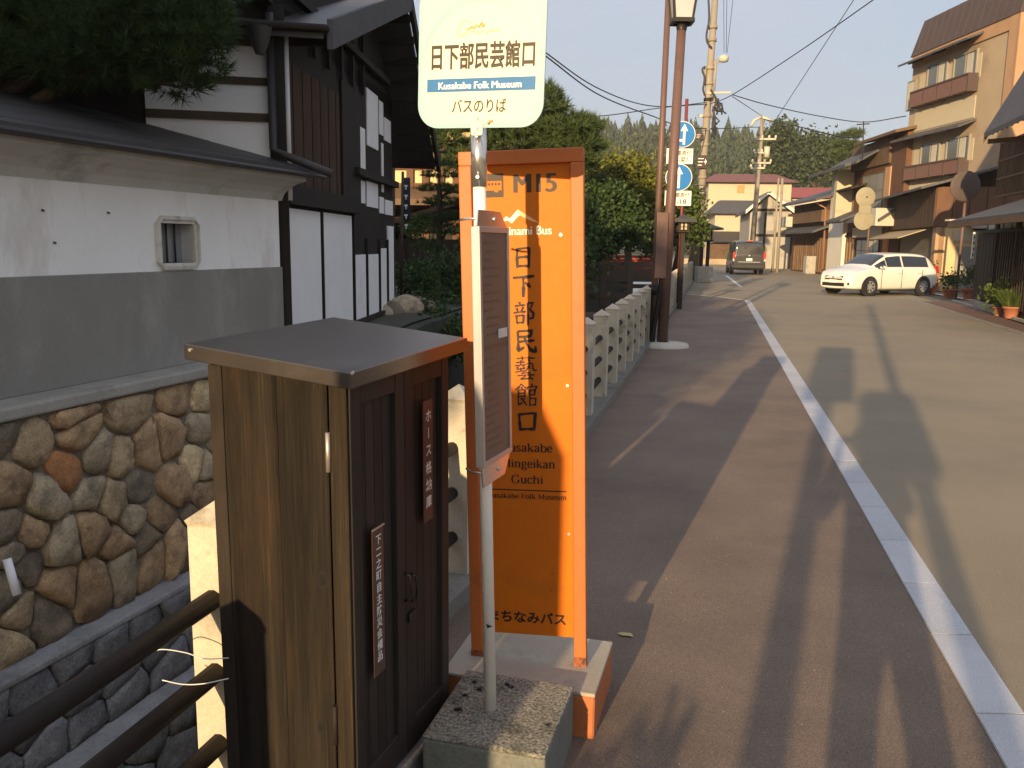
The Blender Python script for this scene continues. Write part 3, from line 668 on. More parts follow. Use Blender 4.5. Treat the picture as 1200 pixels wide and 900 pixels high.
for k in range(9):      # rafters and purlin ends under the overhang
    t = .06 + .11 * k
    for a, b in ((E0, PK), (PK, E1)):
        c = Vector(a).lerp(Vector(b), t); MB().box(-.48, .0, -.03, .03, -.20, -.11).build('rafter_end', M_BLACKH, B).location = (c.x, c.y, c.z)
MB().bar(Vector((.06, -.6, hb(400, 52).z)), Vector((.06, 4.4, hb(400, 52).z)), .07, .07).build('tie_beam', M_BLACKH, B)
for k in range(6):
    yy = .5 + k * .5; MB().box(.02, .05, yy, yy + .07, 3.3, 4.2 - abs(yy - 3) * .3).build('strut', M_BLACK, B)
MB().hexa([E0 + sk * s + Vector((0, y, z)) for z in (-.075, -.02) for y in (-.07, .02) for s in (-.02, 5)]).build('gutter', M_BLACKH, B, bevel=.02)
# hopper under the gutter
MB().lathe([(.10, .0), (.07, -.12), (.035, -.2)], tuple(Vector((pq.x, pq.y - .25, 3.25))), 10).build('hopper', M_DKROOF, B)

# ---------------------------------------------------------------- dark house further left, behind the pine
C_ = thing('boarded_house', 'almost black boarded house in the gloom behind the pine', 'house', M=frame((-6.2, 9.0, 0), 18))
MB().box(-6, 2.7, 0, 3, .655, 4.3).build('wall', M_BLACK, C_)
for k in range(12): MB().box(-6 + k * .72, -6 + k * .72 + .66, -.03, 0, .7, 4.2).build('board', M_BLACK, C_)
MB().hexa([(x, y, z + (y + .8) * .15) for z in (4.2, 4.35) for y in (-.8, 3.6) for x in (-7, 3.0)]).build('roof', M_DKROOF, C_)
# ---------------------------------------------------------------- concrete fence along the river
M_POST = mat('weathered_concrete_post', (.46, .415, .325), .9, .14, 7, .10, 120, .15, 60, c2=(.27, .23, .165), patch=.22, pscale=5, objvar=.08)
M_RAIL = mat('brown_painted_pipe', (.022, .016, .014), .65, .25, 9, .1, 70, .08, 60, spec=.2)
fn = thing('river_fence', 'low fence of pale pointed concrete posts with three brown pipe rails', 'fence', (-.815, 2.34, 0))
posts = [(FENCE[1][0] - .25, 1.1), (-.815, 2.34)]
def pline(a, b, n): return [(a[0] + (b[0] - a[0]) * k / n, a[1] + (b[1] - a[1]) * k / n) for k in range(1, n + 1)]
posts += pline(posts[-1], (-.246, 3.9), 1) + pline((-.246, 3.9), (.9, 8.67), 5) + pline((.9, 8.67), (1.547, 11.4), 3) + pline((1.547, 11.4), (7.75, 37.6), 29)
mb = MB(); w = .072
mb.grid([[(sx * w, sy * w, z) for sx, sy in ((-1, -1), (1, -1), (1, 1), (-1, 1))] for z in (0, .82)] + [[(sx * (w + .006), sy * (w + .006), .835) for sx, sy in ((-1, -1), (1, -1), (1, 1), (-1, 1))]] + [[(0, 0, .895)] * 4], False, True)
post_me = mb.mesh('post'); post_me.materials.append(M_POST)
mb = MB(); mb.cyl((0, 0, 0), (0, .03, 0), .039, .036, 12); col_me = mb.mesh('collar'); col_me.materials.append(M_RAIL)
for i, (x, yy) in enumerate(posts):
    o = bpy.data.objects.new('post', post_me); COL.objects.link(o); o.parent = fn
    nx = posts[min(i + 1, len(posts) - 1)]; pv_ = posts[max(i - 1, 0)]; az = math.atan2(nx[0] - pv_[0], nx[1] - pv_[1])
    zb = .08 if yy > 3 else .01
    o.matrix_local = Matrix.Translation((x + .815, yy - 2.34, zb)) @ Matrix.Rotation(-az + (R(4) if i == 1 else 0), 4, 'Z')
    if i + 1 < len(posts):
        q = posts[i + 1]; zq = .08 if q[1] > 3 else .01
        for rz in ((.61, .39, .17) if i < 1 else (.61, .395, .18)):
            MB().tube([(x, yy, rz + zb), ((x + q[0]) / 2, (yy + q[1]) / 2, rz + (zb + zq) / 2 - .004), (q[0], q[1], rz + zq)], .029, 10).build('rail', M_RAIL, fn, world=True)

# ---------------------------------------------------------------- hose cabinet
CAB = Matrix.Translation((-.483, 2.408, 0)) @ Matrix.Rotation(R(-19.86), 4, 'Z') @ Matrix.Rotation(R(.47), 4, 'X')
cb = thing('hose_cabinet', 'weathered dark wooden hose cabinet with brown metal lid', 'cabinet', M=CAB)
M_OLD = oldwood('weathered_board', (.0075, .006, .0045), (.034, .026, .018), (.045, .026, .012))
M_OLD2 = oldwood('weathered_edge_board', (.012, .009, .006), (.046, .034, .022), (.048, .030, .015))
M_DOOR = wood('dark_stained_door', (.018, .0145, .012), (.040, .031, .025), 'z', .6, 10, 1.0, .25, 22, .12)
M_LID = mat('brown_sheet_metal', (.030, .024, .020), .32, .15, 5, .06, 60, .03, 80, c2=(.045, .037, .032), patch=.25, pscale=4, spec=.8)
x0, xg, x1, ya, yb, zb, zt = -.2135, .143, .1995, -.302, .302, .10, 1.302
MB().box(x0 + .012, xg - .002, ya + .014, yb, zb, zt).build('carcass', M_DOOR, cb)
MB().box(x0, x0 + .042, ya, ya + .03, zb, zt).build('corner_stile', wood('dark_corner_stile', (.012, .009, .007), (.034, .025, .018), 'z', .85, 10, 1, .4), cb, bevel=.003)
for a, b in ((x0 + .0425, x0 + .205), (x0 + .2058, xg - .0035)):
    MB().box(a, b, ya + .003, ya + .02, zb, zt).build('plank', M_OLD, cb, bevel=.002)
for u, v, r_ in ((378, 680, .011), (377, 852, .009)):
    p = hit(CAB, 1, ya + .003, u, v)
    for rad, m, d in ((r_ * 1.5, mat('knot_ring', (.009, .0065, .0045), .9, .4, 90), .0002), (r_, mat('knot_heart', (.004, .003, .0025), .9, .3, 60), .0006)):
        MB().lathe([(rad, 0), (rad * .9, d), (0.0001, d * 1.5)], (0, 0, 0), 14).build('knot', m, cb).matrix_local = Matrix.Translation((p.x, ya + .003, p.z)) @ Matrix.Rotation(R(90), 4, 'X') @ Matrix.Scale(1.5, 4, (0, 1, 0))
MB().box(x0 - .02, x1 + .02, ya - .02, yb + .02, 0, zb).build('plinth', M_CONC_D, cb, bevel=.01)
# the two framed doors, the visible door edge is a lighter board
MB().box(xg + .003, x1 - .004, ya + .001, ya + .012, zb + .005, zt - .006).build('door_edge', M_OLD2, cb, bevel=.002)
for dy0, dy1 in ((ya + .0125, -.0015), (.0015, yb - .002)):
    d = MB().box(xg + .004, x1 - .022, dy0, dy1, zb + .01, zt - .01).build('door', M_DOOR, cb)
    st = .05
    for b in ((dy0, dy0 + st, zb + .01, zt - .01), (dy1 - st, dy1, zb + .01, zt - .01)): MB().box(x1 - .0225, x1, *b).build('stile', M_DOOR, d, bevel=.003)
    for b in ((dy0 + st, dy1 - st, zb + .01, zb + .10), (dy0 + st, dy1 - st, zt - .085, zt - .01)): MB().box(x1 - .0225, x1 - .001, *b).build('door_rail', M_DOOR, d, bevel=.003)
    for k in range(4):
        a = dy0 + st + (dy1 - dy0 - 2 * st) * k / 4; b = dy0 + st + (dy1 - dy0 - 2 * st) * (k + 1) / 4 - .003
        MB().box(x1 - .023, x1 - .016, a, b, zb + .10, zt - .085).build('door_board', M_DOOR, d)
# lid: sheet metal folded over, falling slightly to the door side
lx0, lx1, ly0, ly1 = -.2405, .2405, -.354, .354
def lz(x): return 1.343 - .036 * (x / .24) * .62
vs = [(x, yy, lz(x) - dz + .004 * (yy / .35)) for dz in (.040, 0) for yy in (ly0, ly1) for x in (lx0, lx1)]
lid = MB().hexa(vs).build('lid', M_LID, cb, bevel=.0025)
M_SCR = mat('screw_steel', (.6, .58, .55), .35, .1, metal=.8)
for u, v in ((223, 410), (413, 437)):
    p = hit(CAB, 1, ly0, u, v); MB().cyl((p.x, ly0 - .003, p.z), (p.x, ly0 + .002, p.z), .0045, n=10).build('screw', M_SCR, lid)
p = hit(CAB, 1, ya, 388, 507); q = hit(CAB, 1, ya, 388, 553)
hg = MB().cyl((xg, ya - .002, p.z), (xg, ya - .002, q.z), .0065, n=10).build('hinge', mat('worn_steel', (.42, .38, .33), .45, .2, 30, metal=.7), cb)
hg2 = MB().cyl((xg, ya - .002, .42), (xg, ya - .002, .31), .0065, n=10).build('hinge', M_RAIL, cb)
M_IRON = mat('black_iron', (.025, .023, .022), .5, .2, 20, metal=.5)
for u in (474, 481):
    p = hit(CAB, 0, x1, u, 672); q = hit(CAB, 0, x1, u, 704)
    MB().tube([(x1, p.y, p.z), (x1 + .018, p.y, p.z - .004), (x1 + .022, p.y, (p.z + q.z) / 2), (x1 + .018, p.y, q.z + .004), (x1, p.y, q.z)], .004, 8).build('handle', M_IRON, cb)
p = hit(CAB, 0, x1, 479, 690); MB().box(x1, x1 + .012, p.y - .012, p.y + .03, p.z - .1, p.z - .07).build('latch', M_IRON, cb, bevel=.002)
# name plates
M_PLATE = mat('brown_name_plate', (.085, .048, .035), .5, .1, 8, .05, 60)
M_WHT = mat('white_lettering', (.78, .76, .72), .6, .06, 20)
def plate(u0, v0, u1, v1, s, wch):
    a, b = hit(CAB, 0, x1, u0, v0), hit(CAB, 0, x1, u1, v1); yc = (a.y + b.y) / 2; wd = .062
    pl = MB().box(x1 + .0005, x1 + .004, yc - wd / 2, yc + wd / 2, b.z, a.z).build('name_plate', M_PLATE, cb, bevel=.001)
    g = column(s, 0, a.z - .02, b.z + .035, wch, .015, rot=(1,) if 'ー' in s else ())
    [letter_obj('lettering', [c_], M_WHT, pl, (x1 + .0052, yc, 0), (0, 1, 0), (0, 0, 1)) for c_ in g]
    return pl, yc, a, b
plate(497, 470, 504, 608, 'ホース格納庫', .040)
pl, yc, a, b = plate(436, 620, 449, 784, '下二之町自主防災会備品', .042)
MB().box(x1 + .004, x1 + .0075, yc - .031, yc + .031, a.z - .004, a.z).build('plate_clip', M_SCR, pl)
# binding wires between rail and cabinet
M_WIRE = mat('white_wire', (.7, .7, .68), .4, .05)
for pts in (((172, 766), (190, 761), (218, 765), (240, 772), (268, 771)), ((190, 797), (215, 802), (240, 801), (268, 795))):
    P = [at(u, v, 2.13 + .012 * i) for i, (u, v) in enumerate(pts)]
    tag(MB().tube([tuple(q) for q in smooth_pts([tuple(p) for p in P], 5)], .0016, 6).build('binding_wire', M_WIRE), 'thin white wire tying the %s brown rail to the cabinet' % ('upper' if pts[0][1] < 780 else 'lower'), 'wire')

# ---------------------------------------------------------------- orange bus stop panel
OR = Matrix.Translation((.074, 2.835, .163)) @ Matrix.Rotation(R(-10.76), 4, 'Z') @ Matrix.Rotation(R(-.25), 4, 'X') @ Matrix.Rotation(R(-1.91), 4, 'Y')
os_ = thing('bus_stop_sign', 'tall orange bus stop panel with black Japanese lettering on a concrete foot', 'sign', M=OR)
M_ORF = mat('orange_frame_paint', (.48, .125, .028), .55, .07, 5, .04, 60, .03, 90, c2=(.38, .10, .025), patch=.12, pscale=8)
M_ORP = mat('orange_panel_paint', (.56, .142, .006), .55, .06, 2.5, .03, 40, c2=(.44, .118, .008), patch=.2, pscale=2.5, spec=.2)
hw = .2055; H = 1.757
for sx in (-1, 1):
    a, b = (-hw, -hw + .042) if sx < 0 else (hw - .042, hw)
    lg = MB().box(a, b, -.02, .02, -.01, H - .045).build('leg', M_ORF, os_, bevel=.003)
    MB().box(a - .0006, b + .0006, -.0206, .0206, -.005, .03).build('rust_band', mat('rusty_paint', (.30, .09, .035), .8, .4, 30, .3, 90, c2=(.06, .03, .02), patch=.5, pscale=30), lg)
MB().box(-hw, hw, -.02, .02, H - .045, H).build('top_bar', M_ORF, os_, bevel=.003)
pn = MB().box(-hw + .0425, hw - .0425, .002, .018, .092, H - .0455).build('panel', M_ORP, os_)
for x in (-1, 1):
    MB().box(x * (hw - .0433) - .0012, x * (hw - .0433) + .0012, .0003, .003, .092, H - .05).build('joint', M_JNT, pn)
M_BRN = mat('dark_brown_print', (.012, .007, .005), .6, .05, 10)
M_GBR = mat('grey_brown_print', (.045, .030, .020), .6, .05, 10)
yf = .0008; AX, AZ = (1, 0, 0), (0, 0, 1)
letter_obj('lettering', [fit('M15', -.025 + d_, .113 + d_, 1.622, 1.681) for d_ in (-.0022, 0, .0022, .0044)], M_GBR, pn, (0, yf, 0), AX, AZ)
ic = MB().box(-.135, -.060, .0002, .002, 1.61, 1.686).build('bus_symbol', M_GBR, pn)
bus = [(-.127, 1.632), (-.092, 1.632), (-.088, 1.626), (-.078, 1.626), (-.076, 1.632), (-.066, 1.632), (-.066, 1.662), (-.127, 1.662)]
MB().prism(bus, (0, -.0004, 0), AX, AZ, (0, .0005, 0)).build('bus_shape', M_ORP, ic)
for k in range(5): MB().box(-.122 + k * .011, -.115 + k * .011, -.0008, -.0003, 1.648, 1.656).build('bus_window', M_GBR, ic)
M_CRM = mat('cream_print', (.82, .74, .58), .6, .04, 10)
M_CRM2 = mat('pale_orange_print', (.76, .42, .18), .6, .04, 10)
ridge = [(-.075, 1.528), (-.052, 1.548), (-.041, 1.540), (-.013, 1.569), (.062, 1.521), (.022, 1.534), (-.006, 1.549), (-.013, 1.546), (-.034, 1.524), (-.048, 1.534)]
letter_obj('mountain_mark', [(np.array(ridge), [(0, 1, 9), (1, 2, 8, 9), (2, 3, 7, 8), (3, 6, 7)])], M_CRM, pn, (0, yf, 0), AX, AZ)
letter_obj('mountain_mark', [(np.array(ridge), [(3, 4, 5, 6)])], M_CRM2, pn, (0, yf, 0), AX, AZ)
letter_obj('lettering', [fit('Machinami Bus', -.123 + d_, .097 + d_, 1.486, 1.514) for d_ in (-.0007, .0004, .0015)], M_CRM, pn, (0, yf, 0), AX, AZ)
g = []
for k, ch in enumerate('日下部民藝館口'): letter_obj('lettering', brush(ch, .000 + .0008 * k, 1.411 - .0920 * k, {'日': .074, '口': .080}.get(ch, .078), k), M_BRN, pn, (0, yf, 0), AX, AZ)
for s, a, b, z in (('Kusakabe', -.085, .094, .755), ('Mingeikan', -.088, .103, .699), ('Guchi', -.052, .061, .643)):
    letter_obj('lettering', serif(s, a, b, z, .0205), M_BRN, pn, (0, yf, 0), AX, AZ)
MB().box(-.135, .140, .0002, .0025, .6172, .6205).build('rule_line', M_BRN, pn)
letter_obj('lettering', serif('Kusakabe Folk Museum', -.138, .141, .589, .0125), M_BRN, pn, (0, yf, 0), AX, AZ)
letter_obj('lettering', [fit('まちなみバス', -.142, .134, .134, .178, .028)], M_BRN, pn, (0, yf, 0), AX, AZ)
for x, z in ((.128, 1.484), (.146, .986), (.147, .47)): MB().cyl((x, .004, z), (x, -.003, z), .006, .005, 10).build('screw', M_SCR, pn)
# concrete foot, sides painted orange
bl = Matrix.Translation((.337 - .966 * .265, 2.788 + .26 * .265, 0)) @ Matrix.Rotation(R(-15), 4, 'Z')
BL = OR.inverted() @ bl
ft = MB(); ft.box(-.265, .265, -.197, .197, -.02, .150)
foot = ft.build('foot', mat('orange_painted_concrete', (.40, .13, .045), .7, .12, 6, .1, 90, .1, 60, c2=(.32, .14, .07), patch=.25, pscale=7), os_); foot.matrix_local = BL; foot.modifiers.new('b', 'BEVEL').width = .006
M_FT = mat('worn_concrete_top', (.36, .315, .25), .9, .10, 4, .12, 160, .12, 120, c2=(.28, .24, .19), patch=.25, pscale=5)
cap = MB().box(-.2655, .2655, -.1975, .1975, .150, .1635).build('foot_top', M_FT, os_, bevel=.004); cap.matrix_local = BL

# ---------------------------------------------------------------- white bus stop pole with name plate and timetable
PB = Vector((-.052, 2.443, .2)); PT = Vector((-.105, 2.443, 1.99))
po = thing('bus_stop_pole', 'white bus stop pole with cream name plate and framed timetable', 'sign', PB)
M_WP = mat('white_pole_paint', (.80, .79, .72), .4, .04, 4, .02, 40, spec=.45)
M_CHR = mat('chrome_sleeve', (.62, .60, .56), .22, .08, 12, metal=.9)
M_AL = mat('aluminium', (.46, .46, .46), .38, .08, 10, metal=.75)
def pp(z): t = (z - PB.z) / (PT.z - PB.z); return PB.lerp(PT, t)
MB().cyl(PB - Vector((0, 0, .02)), pp(1.80), .0185, n=24).build('pole', M_WP, po, world=True)
sl = MB().cyl(pp(1.775), pp(1.94), .0225, n=24).build('sleeve', M_CHR, po, world=True)
for z in (1.80, 1.91): MB().cyl(pp(z) + Vector((-.004, -.02, 0)), pp(z) + Vector((-.004, -.03, 0)), .005, n=10).build('bolt', M_SCR, sl, world=True)
chip = pp(.478); MB().prism([(0, .008), (.02, 0), (.004, -.006)], chip + Vector((-.008, -.0190, 0)), (1, 0, 0), (0, 0, 1), (0, -.0006, 0)).build('paint_chip', M_JNT, po, world=True)
# plate
PL = Matrix.Translation((-.101, 2.410, 1.932)) @ Matrix.Rotation(R(-20), 4, 'Z') @ Matrix.Rotation(R(1.2), 4, "Y")
PLi = MW[po].inverted() @ PL
def rrect(w, h, r, n=8):
    out = []
    for cx, cy, a0 in ((w - r, h - r, 0), (-w + r, h - r, 90), (-w + r, -h + r, 180), (w - r, -h + r, 270)):
        out += [(cx + r * math.cos(R(a0 + 90 * k / n)), cy + r * math.sin(R(a0 + 90 * k / n))) for k in range(n + 1)]
    return out
M_SGB = mat('pale_grey_blue_rim', (.27, .43, .48), .5, .03, 4)
M_SGW = mat('cream_sign_face', (.62, .64, .50), .5, .02, 3)
pz = .190
pl = MB().prism(rrect(.184, .192, .062), (0, 0, pz), AX, AZ, (0, .004, 0)).build('name_plate', M_SGB, po); pl.matrix_local = PLi
def onplate(o): o.parent = pl; o.matrix_local = Matrix(); return o
onplate(MB().prism(rrect(.173, .181, .052), (0, -.0008, pz), AX, AZ, (0, .0006, 0)).build('face', M_SGW, None))
ring = MB(); rc = (.0, .160); R0, R1 = .166, .177; a0, a1 = 8, 172
N_ = 40; rows = [[(rc[0] + r * math.cos(R(a0 + (a1 - a0) * k / N_)), -.0016, rc[1] + r * math.sin(R(a0 + (a1 - a0) * k / N_))) for r in (R0, R1)] for k in range(N_ + 1)]
ring.grid(rows, False); onplate(ring.build('ring', M_SGB, None))
M_SBR = mat('brown_sign_print', (.030, .020, .013), .5, .03, 10)
M_BLU = mat('blue_sign_band', (.010, .13, .34), .5, .03, 10)
def pl_text(g, m, n='lettering', y=-.0018): o = letter_obj(n, g, m, None, (0, y, 0), AX, AZ); return onplate(o)
pl_text([fit('日下部民芸館口', -.144, .156, .150, .222, .026)], M_SBR)
onplate(MB().box(-.156, .160, -.0020, -.0014, .094, .128).build('band', M_BLU, None))
pl_text([fit('Kusakabe Folk Museum', -.121 + d_, .121 + d_, .1005, .1185) for d_ in (-.0008, .0002, .0012)], M_WHT, y=-.0028)
pl_text([fit('バスのりば', -.080, .080, .038, .074, .012)], M_SBR)
M_BEI = mat('beige_print', (.50, .49, .36), .5, .03, 10); M_OC = mat('ochre_print', (.58, .30, .10), .5, .03, 10); M_YG = mat('pale_green_print', (.55, .56, .26), .5, .03, 10)
cr = lambda pts, ws: ribbon(smooth_pts(pts, 6), ws)
pl_text([cr([(-.028, .271), (-.045, .277), (-.062, .262), (-.066, .246), (-.056, .239), (-.038, .248), (-.026, .262), (-.028, .271)], [.004, .003, .008, .008, .004, .003])], M_BEI, 'emblem')
pl_text([cr([(-.045, .258), (-.036, .254), (-.026, .260), (-.020, .256), (-.012, .264), (-.006, .258), (.002, .268), (.006, .258), (.012, .266)], [.002, .006, .003, .006, .003])], M_OC, 'emblem', -.0022)
pl_text([cr([(-.03, .244), (-.018, .25), (-.006, .243), (.006, .25), (.016, .243), (.03, .25), (.044, .246), (.056, .252)], [.002, .004, .002, .004, .002])], M_YG, 'emblem', -.0025)
onplate(MB().prism(rrect(.017, .022, .006, 3), (-.004, -.004, .0), AX, AZ, (0, .003, 0)).build('bracket', mat('cream_bracket', (.70, .66, .5), .5, .05), None))
for z in (.022, -.004): onplate(MB().cyl((-.004, -.003, z), (-.004, -.010, z), .006, .004, 10).build('bolt', M_SCR, None))
onplate(MB().tube([(.028, -.0025, .008), (.034, -.0025, .015), (.042, -.0025, .015)], .0035, 6).build('rust_spot', M_OC, None))
# timetable case facing the street
TT = Matrix.Translation((-.052, 2.47, .0)) @ Matrix.Rotation(R(-21), 4, 'Z') @ Matrix.Rotation(R(-1.7), 4, 'Y')
TTi = MW[po].inverted() @ TT
def on_tt(o, par): o.parent = par; o.matrix_local = TTi if par is po else Matrix(); return o
tx = .042; tz0, tz1 = .985, 1.665; tw = .112
case = on_tt(MB().box(tx - .022, tx - .002, -tw, tw, tz0, tz1).build('timetable', M_AL, po, bevel=.002), po)
for b in ((-tw, tw, tz0, tz0 + .016), (-tw, tw, tz1 - .016, tz1), (-tw, -tw + .014, tz0 + .016, tz1 - .016), (tw - .014, tw, tz0 + .016, tz1 - .016)):
    on_tt(MB().box(tx - .003, tx + .004, *b).build('frame_bar', M_AL, case, bevel=.001), case)
M_PAPER = mat('faded_brown_paper', (.13, .10, .075), .5, .15, 3, .06, 60, spec=.3)
on_tt(MB().box(tx - .004, tx - .0005, -tw + .014, tw - .014, tz0 + .016, tz1 - .016).build('sheet', M_PAPER, case), case)
M_FADE = mat('faded_print', (.088, .068, .05), .5, .05)
on_tt(MB().box(tx - .0008, tx + .0002, -tw + .02, tw - .02, 1.318, 1.332).build('rule_line', M_FADE, case), case)
rr = random.Random(9)
for k in range(26):
    z = 1.62 - k * .0235
    if 1.31 < z < 1.34: continue
    L = rr.uniform(.3, .8) * (2 * tw - .06); s = -tw + .03 + rr.uniform(0, .03)
    on_tt(MB().box(tx - .0008, tx + .0002, s, s + L, z - .003, z + .003).build('text_row', M_FADE, case), case)
on_tt(MB().box(tx + .0005, tx + .003, .02, .088, 1.345, 1.372).build('sticker', mat('pale_sticker', (.55, .55, .5), .6, .1, 30), case), case)
for z0, z1 in ((tz1, tz1 + .045), (tz0 - .06, tz0)):
    on_tt(MB().hexa([(x, yy, z + (.0 if (z == z0) == (z0 == tz1) else .0)) for z in (z0, z1) for yy in ((-tw, tw) if (z == z0) == (z0 == tz1) else (-tw + .01, tw - .05)) for x in (tx - .006, tx - .002)]).build('bracket', M_CHR, po, bevel=.001), po)
    on_tt(MB().tube([(tx - .003, -.06, (z0 + z1) / 2), (-.02, -.055, (z0 + z1) / 2), (-.05, -.02, (z0 + z1) / 2)], .004, 6).build('clamp_bolt', M_SCR, po), po)
    on_tt(MB().cyl((tx - .004, .01, (z0 + z1) / 2), (tx + .003, .01, (z0 + z1) / 2), .006, n=8).build('rivet', M_SCR, po), po)
# exposed-aggregate block
bl2 = Matrix.Translation((.1625 - .966 * .185, 2.393 + .26 * .185, 0)) @ Matrix.Rotation(R(-15.5), 4, 'Z')
B2 = MW[po].inverted() @ bl2
M_AGG = mat('exposed_aggregate', (.27, .25, .20), .95, .2, 12, .75, 95, .8, 120, c2=(.10, .10, .075), patch=.3, pscale=9)
b_ = MB().box(-.185, .185, -.203, .203, -.02, .188).build('block', mat('mossy_concrete', (.15, .155, .135), .9, .2, 6, .15, 80, .2, 60, c2=(.10, .11, .09), patch=.35, pscale=6), po, bevel=.008); b_.matrix_local = B2
b_ = MB().box(-.1848, .1848, -.2028, .2028, .186, .2).build('block_top', M_AGG, po, bevel=.006); b_.matrix_local = B2
M_MOSS = mat('black_moss', (.012, .012, .010), .95, .3, 40, .4, 120, .8, 80)
rr = random.Random(3)
for k, (u, v, s) in enumerate(((537, 832, .022), (545, 815, .016), (562, 808, .018), (595, 803, .014), (600, 806, .01), (641, 850, .007), (556, 800, .012))):
    p = gr(u, v, .2); V = []
    for q in range(int(90 * s / .014)):
        a, d = rr.uniform(0, 6.283), abs(rr.gauss(0, .5)) * s * (1 + .35 * math.sin(3 * k + q)); c = Vector((p.x + d * math.cos(a), p.y + d * 1.1 * math.sin(a), .2006 + rr.uniform(0, .0025))); z = rr.uniform(.0014, .0034); b0 = rr.uniform(0, 6.28)
        V.append([(c.x + z * math.cos(b0 + e), c.y + z * math.sin(b0 + e), c.z + rr.uniform(-.0008, .001)) for e in (0, 2.1, 4.2)])
    tris('moss_patch', np.array(V), M_MOSS, po, world=True)

for x_, z_ in ((x0 + .075, 1.27), (x0 + .16, 1.275), (x0 + .235, 1.272), (x0 + .32, 1.27), (x0 + .08, .16), (x0 + .17, .165), (x0 + .24, .16), (x0 + .315, .166)):
    MB().cyl((x_, ya + .0045, z_), (x_, ya + .0012, z_), .0035, n=8).build('nail', M_IRON, cb)
for u, v, h_ in ((647, 672, .012), (646.5, 692, .009), (640, 700, .004), (655, 300, .003)):
    d_ = MW[os_].inverted(); q_ = hit(MW[os_], 1, .0015, u, v); MB().box(q_.x - .0011, q_.x + .0011, .0008, .003, q_.z - h_ / 2, q_.z + h_ / 2).build('scratch', M_JNT, pn)
# small things on the pavement
p = gr(733, 746); lf = MB(); lf.grid([[(p.x + a, p.y + b, .006 + c) for a, b, c in row] for row in (((-.035, .01, .003), (-.02, .016, .006), (.0, .013, .004), (.022, .002, .010), (.03, -.016, .004)), ((-.035, .008, .004), (-.018, .0, .012), (.002, -.002, .014), (.018, -.012, .012), (.03, -.018, .006)), ((-.034, .006, .003), (-.014, -.012, .005), (.004, -.014, .005), (.016, -.02, .006), (.03, -.019, .003)))], True)
tag(lf.build('fallen_leaf', mat('dry_leaf', (.42, .40, .17), .7, .2, 40)), 'pale yellow-green fallen leaf on the pavement beside the orange panel', 'leaf')
rng = np.random.default_rng(5); n = 700
yy = rng.uniform(2.2, 9, n) ** 1.0; xx = rng.uniform(.3, 1.0, n); keep = []
V = []
for i in range(n):
    Y = 2.1 + 6.5 * rng.random() ** 1.8; x = rng.uniform(fx(Y) + .35, strip_x(Y) + 1.2); s = rng.uniform(.001, .0034)
    a = rng.uniform(0, 6.28); c, q = math.cos(a) * s, math.sin(a) * s; z = .0045
    P = [(x + c, Y + q, z), (x - q, Y + c, z), (x - c, Y - q, z), (x + q, Y - c, z)]; T = (x, Y, z + s * .9)
    for k in range(4): V.append((P[k], P[(k + 1) % 4], T))
tag(tris('grit', np.array(V), M_GRIT), 'pale grains of grit scattered over the pavement', 'grit', kind='stuff')
# ---------------------------------------------------------------- houses on the far side of the street
M_DW = wood('dark_house_wood', (.022, .016, .012), (.05, .036, .026), 'z', .8)
M_BW = wood('brown_house_wood', (.09, .055, .034), (.17, .11, .068), 'z', .8)
M_BW2 = wood('red_brown_wood', (.085, .042, .026), (.15, .08, .048), 'z', .8)
M_TAN = mat('tan_render', (.36, .28, .19), .9, .10, .8, .05, 20, .1, 20, c2=(.27, .21, .15), patch=.3, pscale=.6)
M_CRW = mat('cream_render', (.45, .395, .285), .9, .06, .8, .03, 20, c2=(.41, .36, .27), patch=.15, pscale=.8)
M_ORB = mat('orange_tan_pilaster', (.38, .235, .135), .85, .10, 1.5, .05, 20)
M_MANS = mat('brown_mansard', (.07, .05, .045), .6, .1, 2, .06, 30)
M_BALC = mat('red_brown_panel', (.16, .085, .066), .6, .1, 4)
M_TILE = mat('grey_roof_tile', (.075, .073, .075), .7, .2, 3, .15, 12, .5, 9)
M_RTILE = mat('rust_red_roof', (.17, .07, .055), .7, .15, 2, .1, 12)
M_SHUT = mat('grey_shutter', (.24, .22, .19), .6, .1, 2)
M_GLS = glass('house_glass', (.10, .115, .115), .08)
M_CURT = mat('pale_curtain', (.45, .43, .36), .9, .1, 6)
M_PLW = mat('house_white_plaster', (.66, .62, .53), .9, .07, 1, .03, 20)
M_GRYW = mat('grey_render', (.33, .31, .27), .9, .1, 1.2, .04, 20)
